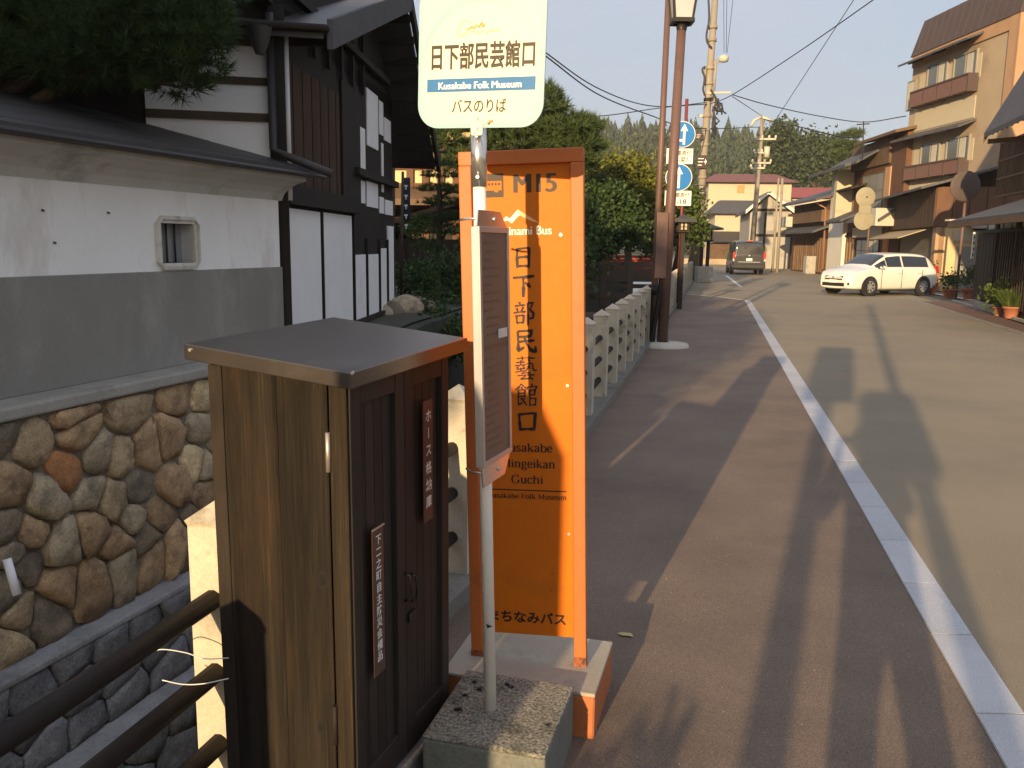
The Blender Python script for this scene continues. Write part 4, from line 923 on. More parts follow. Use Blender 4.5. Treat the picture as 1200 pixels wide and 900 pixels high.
class Face:
    """upright plane of a house: axis 0 -> facing -x (street side), axis 1 -> facing -y (towards the viewer)"""
    def __init__(s, t, axis=0, off=0.0): s.t, s.M, s.a, s.off = t, MW[t], axis, off
    def p(s, u, v): return hit(s.M, s.a, s.off, u, v)
    def rect(s, u0, u1, v0, v1):
        k = 1 - s.a; vm, um = (v0 + v1) / 2, (u0 + u1) / 2
        a, b = sorted((s.p(u0, vm)[k], s.p(u1, vm)[k])); z0, z1 = sorted((s.p(um, v0).z, s.p(um, v1).z)); return a, b, z0, z1
    def box(s, name, u0, u1, v0, v1, out, m, back=.05, par=None, bevel=0):
        a, b, z0, z1 = s.rect(u0, u1, v0, v1); return s.lbox(name, a, b, z0, z1, out, m, back, par, bevel)
    def lbox(s, name, a, b, z0, z1, out, m, back=.05, par=None, bevel=0):
        o = s.off
        mb = MB().box(o - out, o + back, a, b, z0, z1) if s.a == 0 else MB().box(a, b, o - out, o + back, z0, z1)
        return mb.build(name, m, par or s.t, bevel=bevel)
    def window(s, u0, u1, v0, v1, m=None, frame=None, n=2, rails=0, out=.06, curtain=False):
        a, b, z0, z1 = s.rect(u0, u1, v0, v1); return s.lwindow(a, b, z0, z1, m, frame, n, rails, out, curtain)
    def lwindow(s, a, b, z0, z1, m=None, frame=None, n=2, rails=0, out=.06, curtain=False, fw=None):
        m = m or M_GLS; frame = frame or M_DW; fw = fw or min(.07, (b - a) * .08)
        w = s.lbox('window', a + fw, b - fw, z0 + fw, z1 - fw, .034, m)
        for q in ((a, a + fw, z0, z1), (b - fw, b, z0, z1)): s.lbox('frame', *q, out, frame, par=w)
        for q in ((a + fw, b - fw, z0, z0 + fw), (a + fw, b - fw, z1 - fw, z1)): s.lbox('frame', *q, out - .003, frame, par=w)
        for k in range(1, n): c = a + (b - a) * k / n; s.lbox('mullion', c - fw * .35, c + fw * .35, z0 + fw, z1 - fw, out * .7, frame, par=w)
        for k in range(1, rails + 1): c = z0 + (z1 - z0) * k / (rails + 1); s.lbox('glazing_bar', a + fw, b - fw, c - fw * .2, c + fw * .2, out * .6, frame, par=w)
        if curtain: c0 = a + (b - a) * .18; s.lbox('curtain', c0, c0 + (b - a) * .26, z0 + fw, z1 - fw, .042, M_CURT, par=w)
        return w
def eave(t, y0, y1, x_in, x_out, z_in, z_out, m, th=.08, name='eave', rafters=0):
    MB().hexa([(x, y, z + d) for d in (0, th) for y in (y0, y1) for x, z in ((x_out, z_out), (x_in, z_in))]).build(name, m, t)
    for k in range(rafters):
        y = y0 + (y1 - y0) * (k + .5) / rafters; MB().bar((x_out + .04, y, z_out - .035), (x_in, y, z_in - .035), .06, .07).build('rafter', M_DW, t)

# --- near dark shop-house at the right edge
P = gr(1150, 362); N1 = thing('lattice_house', 'dark two-storey wooden house with lattice door at the right edge', 'house', M=frame(P, 15))
f = Face(N1); fy0, fy1 = -9.0, .35
MB().box(.02, 7, fy0, fy1, -.02, 2.75).build('lower_wall', M_DW, N1)
MB().box(.9, 7, fy0, fy1 - .2, 2.75, 6.2).build('upper_wall', M_DW, N1)
a = f.p(1144, 310).y; b = f.p(1163, 310).y
for k in range(5): f.lbox('board', b + (a - b) * k / 5, b + (a - b) * (k + .94) / 5, .25, 2.1, .03, M_DW)
f.lbox('sill_stone', -3.2, .4, -.02, .2, .12, M_CONC)
a0, a1 = f.p(1168, 320).y, f.p(1188, 320).y
M_SHOJI = mat('warm_paper_pane', (.50, .40, .25), .8, .2, 3)
for (q0, q1) in ((a1, a0), (a1 - 1.5, a1 - .12)):
    w = f.lbox('lattice_door', q0, q1, .2, 2.05, .01, M_SHOJI)
    for k in range(8): c = q0 + (q1 - q0) * k / 7; f.lbox('lattice_bar', c - .018, c + .018, .2, 2.05, .05, M_DW, par=w)
    for k in range(7): c = .2 + 1.85 * k / 6; f.lbox('lattice_rail', q0, q1, c - .015, c + .015, .035, M_DW, par=w)
for u in (1166, 1190): c = f.p(u, 320).y; f.lbox('post', c - .09, c + .09, -.02, 2.5, .08, M_DW, bevel=.01)
for k in range(7):
    c = fy1 - .9 - k * .75; f.lbox('transom_pane', c, c + .62, 2.18, 2.42, .01, M_CURT)
f.lbox('lintel', fy0, fy1, 2.08, 2.16, .1, M_DW); f.lbox('lintel', fy0, fy1, 2.44, 2.58, .12, M_DW)
q = hit(MW[N1], 0, -1.25, 1113, 263)
eave(N1, fy0, q.y, .95, -1.25, q.z + .75, q.z, M_TILE, .09, 'lower_roof', 0)
MB().box(-1.3, -1.2, fy0, q.y + .02, q.z - .10, q.z + .03).build('eave_board', M_BW, N1)
for k in range(22): c = q.y - .25 - k * .42; MB().bar((-1.2, c, q.z - .05), (.9, c, q.z + .66), .06, .07).build('rafter', M_BW, N1)
fu = Face(N1, 0, .9)
for u0, u1 in ((1172, 1198),):
    a, b, z0, z1 = fu.rect(u0, u1, 165, 240); w = fu.lbox('lattice_window', a - 3, b, z0 + .3, z1, .02, M_DW)
    for k in range(34): c = a - 3 + (b - a + 3) * k / 33; fu.lbox('lattice_bar', c - .025, c + .025, z0 + .3, z1, .07, M_BW, par=w)
    for k in range(4): c = z0 + .3 + (z1 - z0 - .3) * k / 3; fu.lbox('lattice_rail', a - 3, b, c - .03, c + .03, .09, M_BW, par=w)
e1 = hit(MW[N1], 1, .75, 1153, 161); e2 = hit(MW[N1], 1, .75, 1200, 87); dsl = (e2 - e1)
e3 = e1 + dsl * 2.4
MB().hexa([(p.x, y, p.z + d) for d in (-.02, .12) for y in (fy0, .75) for p in (e1, e3)]).build('upper_roof', M_TILE, N1)
MB().hexa([(p.x, y, p.z + d) for d in (-.16, .0) for y in (.70, .76) for p in (e1, e3)]).build('verge_board', M_BW, N1)
for k in range(20): c = .5 - k * .45; MB().bar((e1.x + .12, c, e1.z + .06), (e3.x, c, e3.z - .1), .07, .1).build('rafter', M_DW, N1)
MB().bar((e1.x + .1, .7, e1.z - .12), (1.4, .1, e1.z - .05), .12, .12).build('brace', M_BW, N1)

# --- tan three-storey building with mansard top
T1 = thing('mansard_building', 'tan three-storey building with brown mansard top and balconies', 'building', M=frame((19.0, 34.0, 0), -3))
f = Face(T1); fs = Face(T1, 1)
ZF = f.p(1158, 31).z; YE = 7.9
MB().box(0, 9, 0, YE, 0, ZF).build('wall', M_TAN, T1)
MB().hexa([(x, y, z) for z, k in ((ZF, 0.0), (ZF + 1.55, .35)) for y in (-.12 + k, YE + .12 - k) for x in (-.12 + k, 9.2 - k)]).build('mansard', M_MANS, T1)
for k in range(15): MB().hexa([(x, y, z) for z, q in ((ZF + .01, -.02), (ZF + 1.54, .33)) for y in (-.1 + k * .54, -.075 + k * .54) for x in (-.125 + q - .0, -.10 + q)]).build('mansard_seam', M_MANS, T1)
f.lbox('pilaster', -.02, .55, 0, ZF, .09, M_ORB); fs.lbox('pilaster', -.09, .5, 0, ZF - .003, .09, M_ORB)
f.lbox('cornice_band', .55, YE, ZF - .5, ZF, .07, M_ORB); fs.lbox('cornice_band', .5, 8, ZF - .52, ZF, .07, M_ORB)
for v in (60, 105, 190): z = fs.p(1170, v).z; fs.lbox('wall_band', .5, 8, z - .12, z + .12, .05, M_ORB)
for k in range(1, 4): fs.lbox('wall_rib', .5 + k * 2.3, .72 + k * 2.3, 0, ZF - .52, .045, M_ORB)
zz_ = [fs.p(1170, v).z for v in (60, 105, 190)]
for a_, b_ in ((zz_[0] + .14, ZF - .54), (zz_[1] + .14, zz_[0] - .14), (zz_[2] + .14, zz_[1] - .14), (.2, zz_[2] - .14)):
    for k in range(3): fs.lbox('render_panel', .56 + k * 2.4, 2.75 + k * 2.4, a_, b_, .03, M_CRW)
for (wl, wr, bal, ev, sw, cr) in ((((1088, 1111, 73, 103)), (1119, 1146, 62, 95), (1078, 1145, 99, 116), (1072, 1153, 55, 63), (1064, 1073, 95, 129), (1073, 1142, 122, 146)), ((1080, 1102, 167, 195), (1110, 1137, 160, 190), (1070, 1134, 192, 207), (1062, 1143, 151, 159), (1057, 1066, 180, 215), (1066, 1138, 213, 224))):
    f.box('render_panel', *cr, .03, M_CRW)
    f.box('render_panel', wl[0] - 9, wr[1] + 3, wl[2] + 2, wl[3] - 2, .02, M_CRW)
    for w_ in (wl, wr): f.window(*w_, n=2, curtain=True, frame=M_SHUT, out=.09)
    a, b, z0, z1 = f.rect(*bal)
    bp = f.lbox('balcony', a, b, z0, z1, .42, M_BALC)
    for k in range(5): c = a + (b - a) * k / 4; f.lbox('balcony_post', c - .03, c + .03, z0 - .03, z1 + .04, .45, M_MANS, par=bp)
    f.lbox('balcony_rail', a - .02, b + .02, z1 + .002, z1 + .07, .46, M_MANS, par=bp)
    a, b, z0, z1 = f.rect(*ev); eave(T1, a, b, .02, -.75, z1, z0, M_TILE, .09, 'window_eave', 3)
    f.window(*sw, n=1, frame=M_SHUT, m=M_CURT)
MB().box(-.5, -.1, .9, 1.5, fs.p(1150, 250).z, fs.p(1150, 232).z).build('air_unit', M_CURT, T1, bevel=.02)

# --- one-storey shop in front of it
S1 = thing('corner_shop', 'brown boarded corner shop with roller shutters and tan awning', 'shop', M=frame((16.55, 34.0, 0), 13))
f = Face(S1); fs = Face(S1, 1)
zr0, zr1 = f.p(1075, 268).z, f.p(1075, 226).z
MB().box(.25, 3.3, .1, 9.2, 0, zr0).build('wall', M_TAN, S1)
MB().box(-.12, 3.2, .02, 9.2, zr0, zr1).build('hoarding', M_BW, S1)
for k in range(15): f.lbox('hoarding_board', .05 + k * .6, .05 + k * .6 + .57, zr0 + .03, zr1 - .03, .15, wood('hoarding_wood', (.055, .036, .024), (.10, .065, .042), 'z', .8))
for k in range(5): fs.lbox('hoarding_board', -.1 + k * .6, -.1 + k * .6 + .57, zr0 + .03, zr1 - .03, .05, M_BW2)
MB().hexa([(x, y, z) for z in (0, .1) for y in (-.6, 9.6) for x in (0, 1)])
mb = MB(); mb.hexa([(x, y, zr1 + q + d) for d in (0, .1) for y in (-.5, 9.6) for x, q in ((-.8, -.12), (2.6, .85))]); mb.build('roof', M_TILE, S1)
a, b, z0, z1 = f.rect(1030, 1085, 282, 342)
sh = MB().box(.2, .26, a, b, 0, 2.5).build('roller_shutter', M_SHUT, S1)
for k in range(24): MB().box(.185, .2, a + .03, b - .03, .03 + k * .103, .03 + k * .103 + .085).build('shutter_slat', M_SHUT, sh)
aw = MB(); za = f.p(1050, 270).z; aw.hexa([(x, y, z + d) for d in (0, .04) for y in (1.5, 9.0) for x, z in ((-1.1, za - .45), (.2, za))]); aw.build('awning', mat('tan_awning', (.38, .30, .18), .8, .1, 3), S1)
f.lbox('pillar', -.02, .5, 0, zr0, .02, M_ORB, .3)
fs.lbox('side_wall', .1, 3.2, 0, zr0, .02, mat('sunlit_render', (.55, .40, .21), .9, .1, 1.5, .05, 20))  # wall facing the sun, the yellow light put into its colour
sh = fs.lbox('roller_shutter', .75, 2.5, 0, 1.75, .06, M_SHUT)
for k in range(17): fs.lbox('shutter_slat', .78, 2.47, .02 + k * .1, .02 + k * .1 + .082, .075, M_SHUT, par=sh)
fs.lbox('sign_board', .6, 2.9, 1.95, 2.35, .1, M_CRW); fs.lbox('painted_recess', 1.3, 2.1, 2.37, 2.9, .03, M_DW)  # the recess is a flat dark panel, its shade put into the colour
eave(S1, 0, 0, 0, 0, 0, 0, M_TILE) if False else None
MB().hexa([(x, y, z + d) for d in (0, .06) for y, z in ((-1.0, 2.42), (.0, 2.62)) for x in (1.0, 3.6)]).build('side_canopy', M_SHUT, S1)

# --- brown glazed house
G1 = thing('glazed_house', 'brown two-storey house with tall upper windows left of the tan building', 'house', M=frame((18.35, 41.3, 0), 3))
f = Face(G1)
zt = f.p(1020, 168).z
MB().box(0, 8, 0, 5.0, 0, zt).build('wall', M_BW2, G1)
f.box('fascia', 1001, 1045, 168, 196, .12, M_BW)
f.window(1011, 1036, 203, 246, n=3, rails=1, frame=M_BW, m=glass('grey_window', (.22, .23, .22), .2))
f.box('post', 1037, 1043, 196, 250, .06, M_ORB)
a, b, z0, z1 = f.rect(998, 1032, 186, 196); eave(G1, a, b, .1, -1.2, z1 + .3, z0, M_TILE, .12, 'window_eave', 4)
MB().hexa([(x, y, zt + q + d) for d in (0, .14) for y in (-.3, 5.2) for x, q in ((-.7, -.1), (5, 1.1))]).build('roof', M_BW, G1)
a, b, z0, z1 = f.rect(998, 1035, 256, 262); eave(G1, 0, 4.9, .1, -1.0, z1 + .5, z0, M_TILE, .1, 'lower_roof', 6)
f.box('wall_board', 1000, 1034, 266, 278, .05, M_CRW); f.window(1003, 1030, 280, 322, n=4, rails=2, frame=M_DW, m=M_CURT)
f.box('orange_door', 1034, 1041, 280, 325, .05, mat('orange_door', (.42, .15, .05), .6, .1))
MB().box(-1.1, -.2, .2, .9, f.p(1034, 266).z, f.p(1034, 246).z).build('air_unit', M_CURT, G1, bevel=.03)

# --- white-ended house
W1 = thing('white_end_house', 'tall narrow house with white plaster end wall and hanging eaves', 'house', M=frame((18.65, 46.3, 0), 5))
f = Face(W1); fs = Face(W1, 1)
zt = fs.p(980, 192).z
MB().box(0, 7, 0, 5.95, 0, zt).build('wall', M_BW2, W1)
q0 = fs.p(966, 250).x
f.lbox('plaster_bay', 2.9, 5.9, .0, zt - .1, .25, M_PLW, .1)
f.lbox('plaster_wing', 2.4, 2.9, 3.2, zt - .1, .9, M_CRW, .1)
f.window(985, 1000, 228, 262, n=2, rails=2, frame=M_BW)
MB().hexa([(x, y, zt + q + d) for d in (0, .16) for y in (-1.0, 6.5) for x, q in ((-1.5, -.25), (4, 1.6))]).build('roof', M_TILE, W1)
eave(W1, -.2, 2.8, .1, -1.3, 3.6, 3.0, M_TILE, .12, 'lower_roof', 6)
eave(W1, -.2, 2.6, .1, -.9, 5.0, 4.7, M_DW, .1, 'window_eave', 3)
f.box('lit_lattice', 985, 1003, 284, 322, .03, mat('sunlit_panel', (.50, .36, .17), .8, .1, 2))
for k in range(6): c = f.p(985 + 3.4 * k, 300).y; f.lbox('lattice_bar', c - .06, c + .06, .1, 2.5, .08, M_BW2)

# --- brown town house
K1 = thing('brown_town_house', 'low brown boarded town house with upstairs veranda, beside the grey gable', 'house', M=frame((19.1, 52.4, 0), 4))
f = Face(K1); zt = f.p(950, 238).z
MB().box(0, 8, 0, 9, 0, zt).build('wall', M_BW2, K1)
for k in range(14): f.lbox('board', .1 + k * .62, .1 + k * .62 + .56, 2.6, zt - .3, .04, M_BW)
for k in range(16): f.lbox('lattice_bar', .2 + k * .52, .2 + k * .52 + .12, .1, 2.2, .1, M_BW)
MB().hexa([(x, y, zt + q + d) for d in (0, .14) for y in (-.8, 9.6) for x, q in ((-1.2, -.15), (4, 1.5))]).build('roof', M_TILE, K1)
eave(K1, -.2, 9.4, .1, -1.1, 2.95, 2.5, M_TILE, .12, 'lower_roof', 9)
f.lbox('veranda_rail', .3, 8.6, 3.2, 3.9, .5, M_BW)
MB().tube([(-.9, .3, zt - .2), (-.3, .3, zt - .5), (-.2, .3, .3)], .06, 8).build('downpipe', mat('rust_pipe', (.3, .14, .08), .6, .1), K1)
MB().box(-1.0, -.5, 7.2, 8.6, 3.0, 3.7).build('air_unit', M_CURT, K1, bevel=.04)
MB().box(-.9, -.3, 1.5, 2.2, 0, 1.1).build('meter_box', M_CONC, K1, bevel=.03)

# --- grey gable house
P0 = at(905, 311, 66); H1 = thing('grey_gable_house', 'grey rendered house with white-edged gable facing the street', 'house', M=frame((P0.x, 66, 0), 10))
fs = Face(H1, 1)
pl_, pk, pr = fs.p(873, 249), fs.p(900, 226), fs.p(938, 250)
MB().prism([(pl_.x + .4, 0), (6.5, 0), (6.5, pr.z - .3), (pk.x, pk.z - .2), (pl_.x + .4, pl_.z)], (0, 0, 0), (1, 0, 0), (0, 0, 1), (0, 9, 0)).build('wall', M_GRYW, H1)
def gslab(t, p, q, y0, y1, th, m, name='roof_slope'):
    return MB().hexa([(a.x, y, a.z + d) for d in (-th / 2, th / 2) for y in (y0, y1) for a in (p, q)]).build(name, m, t)
e_r = Vector((7.2, 0, pk.z - (7.2 - pk.x) * (pk.z - pl_.z) / (pk.x - pl_.x) * .8))
gslab(H1, pl_, pk, -.6, 9.5, .2, M_TILE); gslab(H1, pk, e_r, -.6, 9.5, .21, M_TILE)
gslab(H1, pl_ + Vector((0, 0, .02)), pk + Vector((0, 0, .02)), -.72, -.6, .28, M_PLW, 'barge_board'); gslab(H1, pk + Vector((0, 0, .02)), e_r + Vector((0, 0, .02)), -.72, -.6, .28, M_PLW, 'barge_board')
for x in (-.8, 1.2, 3.2, 5.2): fs.lbox('timber_post', x, x + .16, 0, 4.2, .05, M_DW)
for z in (2.4, 4.3): fs.lbox('timber_rail', -1.6, 6.4, z, z + .2, .06, M_DW)
fs.lbox('window', 2.0, 3.0, 2.8, 3.9, .02, M_GLS)

# --- cream house with the red roof behind
P0 = at(875, 300, 84); Z1 = thing('cream_house', 'cream house with rust-red roof at the end of the street', 'house', M=frame((P0.x, 84, 0), 4))
fs = Face(Z1, 1)
a, b, z0, z1 = fs.rect(830, 927, 214, 245)
MB().box(a, b, 0, 9, 0, z1).build('wall', M_CRW, Z1)
MB().hexa([(x, y, z) for z, k in ((z1, 0), (z1 + 1.0, 3.2)) for y in (-.7 + k, 9.7 - k) for x in (a - .6 + k * .5, b + .6 - k * .5)]).build('roof', M_RTILE, Z1)
fs.box('shutter', 864, 872, 217, 226, .08, mat('orange_shutter', (.5, .24, .1), .7, .1))
a2, b2, q0, q1 = fs.rect(831, 886, 237, 250)
MB().hexa([(x, y, z) for z, y0_, y1_ in ((q0 - .2, -4.6, .02), (q1 + .1, -1.6, .015)) for y in (y0_, y1_) for x in (a2 + (.8 if z > q0 else -.6), b2)]).build('lower_roof', M_TILE, Z1)
MB().box(a2, b2 - .5, -3.9, -.0, 0, q0 - .2).build('lower_wall', M_CRW, Z1)
MB().hexa([(x, y, z) for z, y0_ in ((2.0, -6.0), (3.0, -3.91)) for y in (y0_, -3.905) for x in (a2 - 1, a2 + 6)]).build('porch_roof', M_DKROOF, Z1)
MB().box(a2 - .5, a2 + 5.5, -5.2, -5.0, 0, 1.9).build('porch_wall', M_BW, Z1)
MB().box(a2 - 3, a2 + 6, -6.4, -6.2, 0, .5).build('garden_wall', M_TAN, Z1)

P0 = at(960, 300, 95); Z2 = thing('red_roof_house', 'distant house whose bright red roof shows above the grey roofs', 'house', M=frame((P0.x - 4, 92, 0), 8))
fs = Face(Z2, 1); z0, z1 = fs.p(935, 232).z, fs.p(935, 218).z
MB().box(-1, 7, 0, 8, 0, z0).build('wall', M_CRW, Z2)
MB().hexa([(x, y, z) for z, k in ((z0, 0), (z1, 3.0)) for y in (-.6 + k, 8.6 - k) for x in (-1.6 + k * .3, 7.6 - k * .3)]).build('roof', mat('bright_red_roof', (.24, .055, .045), .6, .1, 2), Z2)

# ---------------------------------------------------------------- beyond the timber house: yard and sunlit shop front
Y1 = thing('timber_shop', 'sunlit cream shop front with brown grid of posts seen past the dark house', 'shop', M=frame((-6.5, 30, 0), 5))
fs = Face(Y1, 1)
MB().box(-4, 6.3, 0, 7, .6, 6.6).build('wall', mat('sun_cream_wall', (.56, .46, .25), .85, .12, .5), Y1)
for u in (455, 481, 499, 517, 535): x = fs.p(u, 200).x; fs.lbox('post', x - .12, x + .12, .6, 6.6, .12, M_BW2)
for v in (150, 172, 196, 218, 242): z = fs.p(500, v).z; fs.lbox('rail', -3.5, 6.2, z - .09, z + .09, .1, M_BW2)
for v in (142, 243): z = fs.p(520, v).z; MB().hexa([(x, y, z + q + d) for d in (0, .2) for y, q in ((-1.6, 0), (.2, .6)) for x in (-4.5, 6.6)]).build('eave', M_BW, Y1)
fs.lbox('lower_front', -3.9, 6.2, .6, 3.0, .05, M_DW)
MB().hexa([(x, y, z) for z, k in ((6.6, 0), (8.0, 3)) for y in (-1.2 + k, 8 - k) for x in (-5 + k * .5, 6.9 - k * .5)]).build('roof', M_BW, Y1)
# dark garden shed roof with a sloping line
D1 = thing('garden_shed', 'dark low shed with sloping roof in the shaded yard', 'shed', M=frame((-1.6, 22, 0), 8))
MB().box(-2.2, 1.9, 0, 3, .655, 1.7).build('wall', M_DW, D1)
MB().hexa([(x, y, z + d) for d in (0, .12) for y in (-.5, 3.4) for x, z in ((-2.8, 1.65), (2.2, 3.1))]).build('roof', M_BW2, D1)
for k in range(8): MB().box(-2.1 + k * .5, -2.1 + k * .5 + .42, -.03, 0, .7, 1.66).build('board', M_DW, D1)
# banner
bp = at(470, 372, 15.5); bt = thing('banner', 'narrow dark banner on a thin pole beside the timber house', 'banner', (bp.x, 15.5, .655))
zt = at(473, 208, 15.5).z - .655
MB().cyl((0, 0, 0), (.05, 0, zt + .1), .025, n=8).build('pole', M_BEAM, bt)
MB().cyl((-.14, .02, 0), (-.12, 0.02, zt + .6), .035, n=8).build('pole', M_BEAM, bt)
zb_ = at(473, 258, 15.5).z - .655
rows = [[(.03 + x, .012 * math.sin(z * 9 + x * 20), z) for x in (0, .05, .10, .15)] for z in np.linspace(zb_, zt, 9)]
bn = MB().grid(rows, True).build('cloth', mat('navy_cloth', (.03, .032, .05), .9, .15, 8), bt); bn.modifiers.new('s', 'SOLIDIFY').thickness = .004
for k in range(5): MB().box(.075, .135, -.021, -.018, zt - .16 - k * .17, zt - .13 - k * .17).build('faded_mark', M_WHT, bt); MB().box(.095, .115, -.021, -.018, zt - .21 - k * .17, zt - .16 - k * .17).build('faded_mark', M_WHT, bt)
# rocks at the foot of the timber house
rr = random.Random(21)
for k, (u, v, s, lb) in enumerate(((441, 366, .20, 'rounded mossy boulder by the timber house foot, nearest'), (456, 364, .22, 'middle mossy boulder at the timber house foot'), (474, 366, .27, 'largest tan boulder at the bank edge below the banner'), (492, 374, .24, 'dark boulder at the bank edge nearest the orange panel'))):
    p = at(u, v, 11.5 + k * .25)
    me = bpy.data.meshes.new('boulder'); b = bmesh.new(); bmesh.ops.create_icosphere(b, subdivisions=3, radius=s)
    from mathutils import noise as _ns
    for v_ in b.verts: v_.co *= 1 + .35 * _ns.noise(v_.co * 3.1 + Vector((k * 7, 0, 0))); v_.co.z *= .75
    b.to_mesh(me); b.free(); me.polygons.foreach_set('use_smooth', [True] * len(me.polygons))
    o = link('boulder', me, ST['d' if k % 2 else 'g']); o.location = (p.x, p.y, .60 + s * .35); tag(o, lb, 'boulder', 'boulders at the bank edge')
# dark wooden bridge railing across the river and red bridge further on
def railing(name, label, p, q, z0, ztop, rails, m, npost, boards=None):
    t = thing(name, label, 'railing', p); p, q = Vector(p), Vector(q)
    for k in range(npost):
        c = p.lerp(q, k / (npost - 1)); MB().box(c.x - .06, c.x + .06, c.y - .06, c.y + .06, z0, ztop - .02).build('post', m, t, world=True)
    for z, h in rails: MB().bar((p.x, p.y, z), (q.x, q.y, z), .09, h).build('rail', m, t, world=True)
    MB().bar((p.x, p.y + .5, z0 - .15), (q.x, q.y + .5, z0 - .15), 1.6, .3).build('deck', m, t, world=True)
    return t
l, r_ = at(676, 310, 17.2), at(770, 314, 17.2)
rl = [at(720, v, 17.2).z for v in (310, 335, 347)]
railing('bridge_railing', 'dark wooden bridge railing crossing the river behind the fence', (l.x, 17.2, 0), (r_.x, 17.2, 0), at(720, 372, 17.2).z, rl[0], ((rl[0], .11), (rl[1] + .22, .26), (rl[1], .08), (rl[2], .14)), wood('bridge_timber', (.045, .033, .026), (.09, .068, .052), 'x', .8), 4)
l, r_ = at(700, 305, 33), at(764, 308, 33)
M_VERM = mat('vermilion_paint', (.48, .055, .03), .5, .1, 4)
railing('bridge_railing', 'bright red bridge railing glimpsed under the trees', (l.x, 33, 0), (r_.x, 33, 0), at(740, 320, 33).z, at(740, 300, 33).z, ((at(740, 301, 33).z, .12), (at(740, 308, 33).z, .3), (at(740, 315, 33).z, .1)), M_VERM, 6)
# ---------------------------------------------------------------- street furniture
M_BPOLE = mat('brown_pole_paint', (.125, .072, .060), .5, .12, 2, .06, 40, spec=.4, c2=(.10, .06, .05), patch=.2, pscale=2)
M_UPOLE = mat('concrete_pole', (.27, .235, .185), .85, .14, 1.2, .08, 30, c2=(.24, .21, .17), patch=.3, pscale=1.5)
M_LANT = mat('lantern_glass', (.42, .44, .46), .25, .08, 8)
# thin brown pole
p = gr(764, 402); q = at(786, -60, p.y + .1)
t = thing('brown_pole', 'thin brown pole rising out of frame by the river fence', 'pole', p)
MB().cyl(p, q, .054, .048, 16).build('shaft', M_BPOLE, t, world=True)
z = at(765, 342, p.y).z; MB().cyl((p.x, p.y, z - .05), (p.x, p.y, z + .12), .10, n=16).build('band', M_IRON, t, world=True)
MB().tube([(p.x - .09, p.y, z), (p.x - .2, p.y - .05, z + .04), (p.x - .26, p.y - .06, z)], .02, 8).build('bracket', M_IRON, t, world=True)
MB().lathe([(.30, 0), (.27, .03), (.06, .04)], (p.x, p.y, 0.004), 20).build('footing', M_CONC, t, world=True)
# lamp post with lantern
p = gr(775.5, 406); q = at(799, 28, p.y)
t = thing('lamp_post', 'brown lamp post with a black-framed lantern and a control box', 'lamp post', p)
MB().cyl(p, q, .088, .07, 20).build('shaft', M_BPOLE, t, world=True)
MB().lathe([(.42, 0), (.40, .05), (.1, .075)], (p.x + .02, p.y, .004), 24).build('footing', mat('pale_footing', (.50, .46, .38), .9, .1), t, world=True)
d = (q - p).normalized(); bx0, bx1 = at(768, 326, p.y).z, at(771, 249, p.y).z
c = p + d * ((bx0 + bx1) / 2 / d.z); MB().box(c.x - .215, c.x - .03, c.y - .13, c.y + .13, bx0, bx1).build('control_box', M_BPOLE, t, world=True, bevel=.01)
pts = [(c.x - .09, c.y - .02, bx0), (c.x - .10, c.y - .02, bx0 - .25), (c.x - .17, c.y, .35), (c.x - .19, c.y + .02, .0)]
MB().tube([tuple(s) for s in smooth_pts(pts, 5)], .045, 10).build('conduit', M_IRON, t, world=True)
b = q - Vector((0, 0, .0)); L = MB()
hd = thing  # keep name
fr = MB(); s0, s1, hh = .135, .19, .55
MB().lathe([(.075, -.1), (.09, -.02), (.05, .0), (.16, .03)], tuple(b), 12).build('lantern_neck', M_IRON, t, world=True)
rows = [[(b.x + sx * s, b.y + sy * s, b.z + z) for sx, sy in ((-1, -1), (1, -1), (1, 1), (-1, 1))] for s, z in ((s0 - .01, .04), (s1 - .01, .5))]
lg = MB().grid(rows, False, True).build('lantern_glass', M_LANT, t, world=True)
for sx, sy in ((-1, -1), (1, -1), (1, 1), (-1, 1)): fr.bar((b.x + sx * s0, b.y + sy * s0, b.z + .02), (b.x + sx * s1, b.y + sy * s1, b.z + .52), .035, .035)
for s, z in ((s0 + .01, .03), (s1 + .01, .52)):
    for (a1, b1), (a2, b2) in zip(((-1, -1), (1, -1), (1, 1), (-1, 1)), ((1, -1), (1, 1), (-1, 1), (-1, -1))): fr.bar((b.x + a1 * s, b.y + b1 * s, b.z + z), (b.x + a2 * s, b.y + b2 * s, b.z + z), .05, .06)
fr.build('lantern_frame', M_IRON, t, world=True)
MB().grid([[(b.x + sx * s, b.y + sy * s, b.z + z) for sx, sy in ((-1, -1), (1, -1), (1, 1), (-1, 1))] for s, z in ((.26, .54), (.2, .66), (.06, .78), (.03, .9))], False, True).build('lantern_roof', M_IRON, t, world=True)

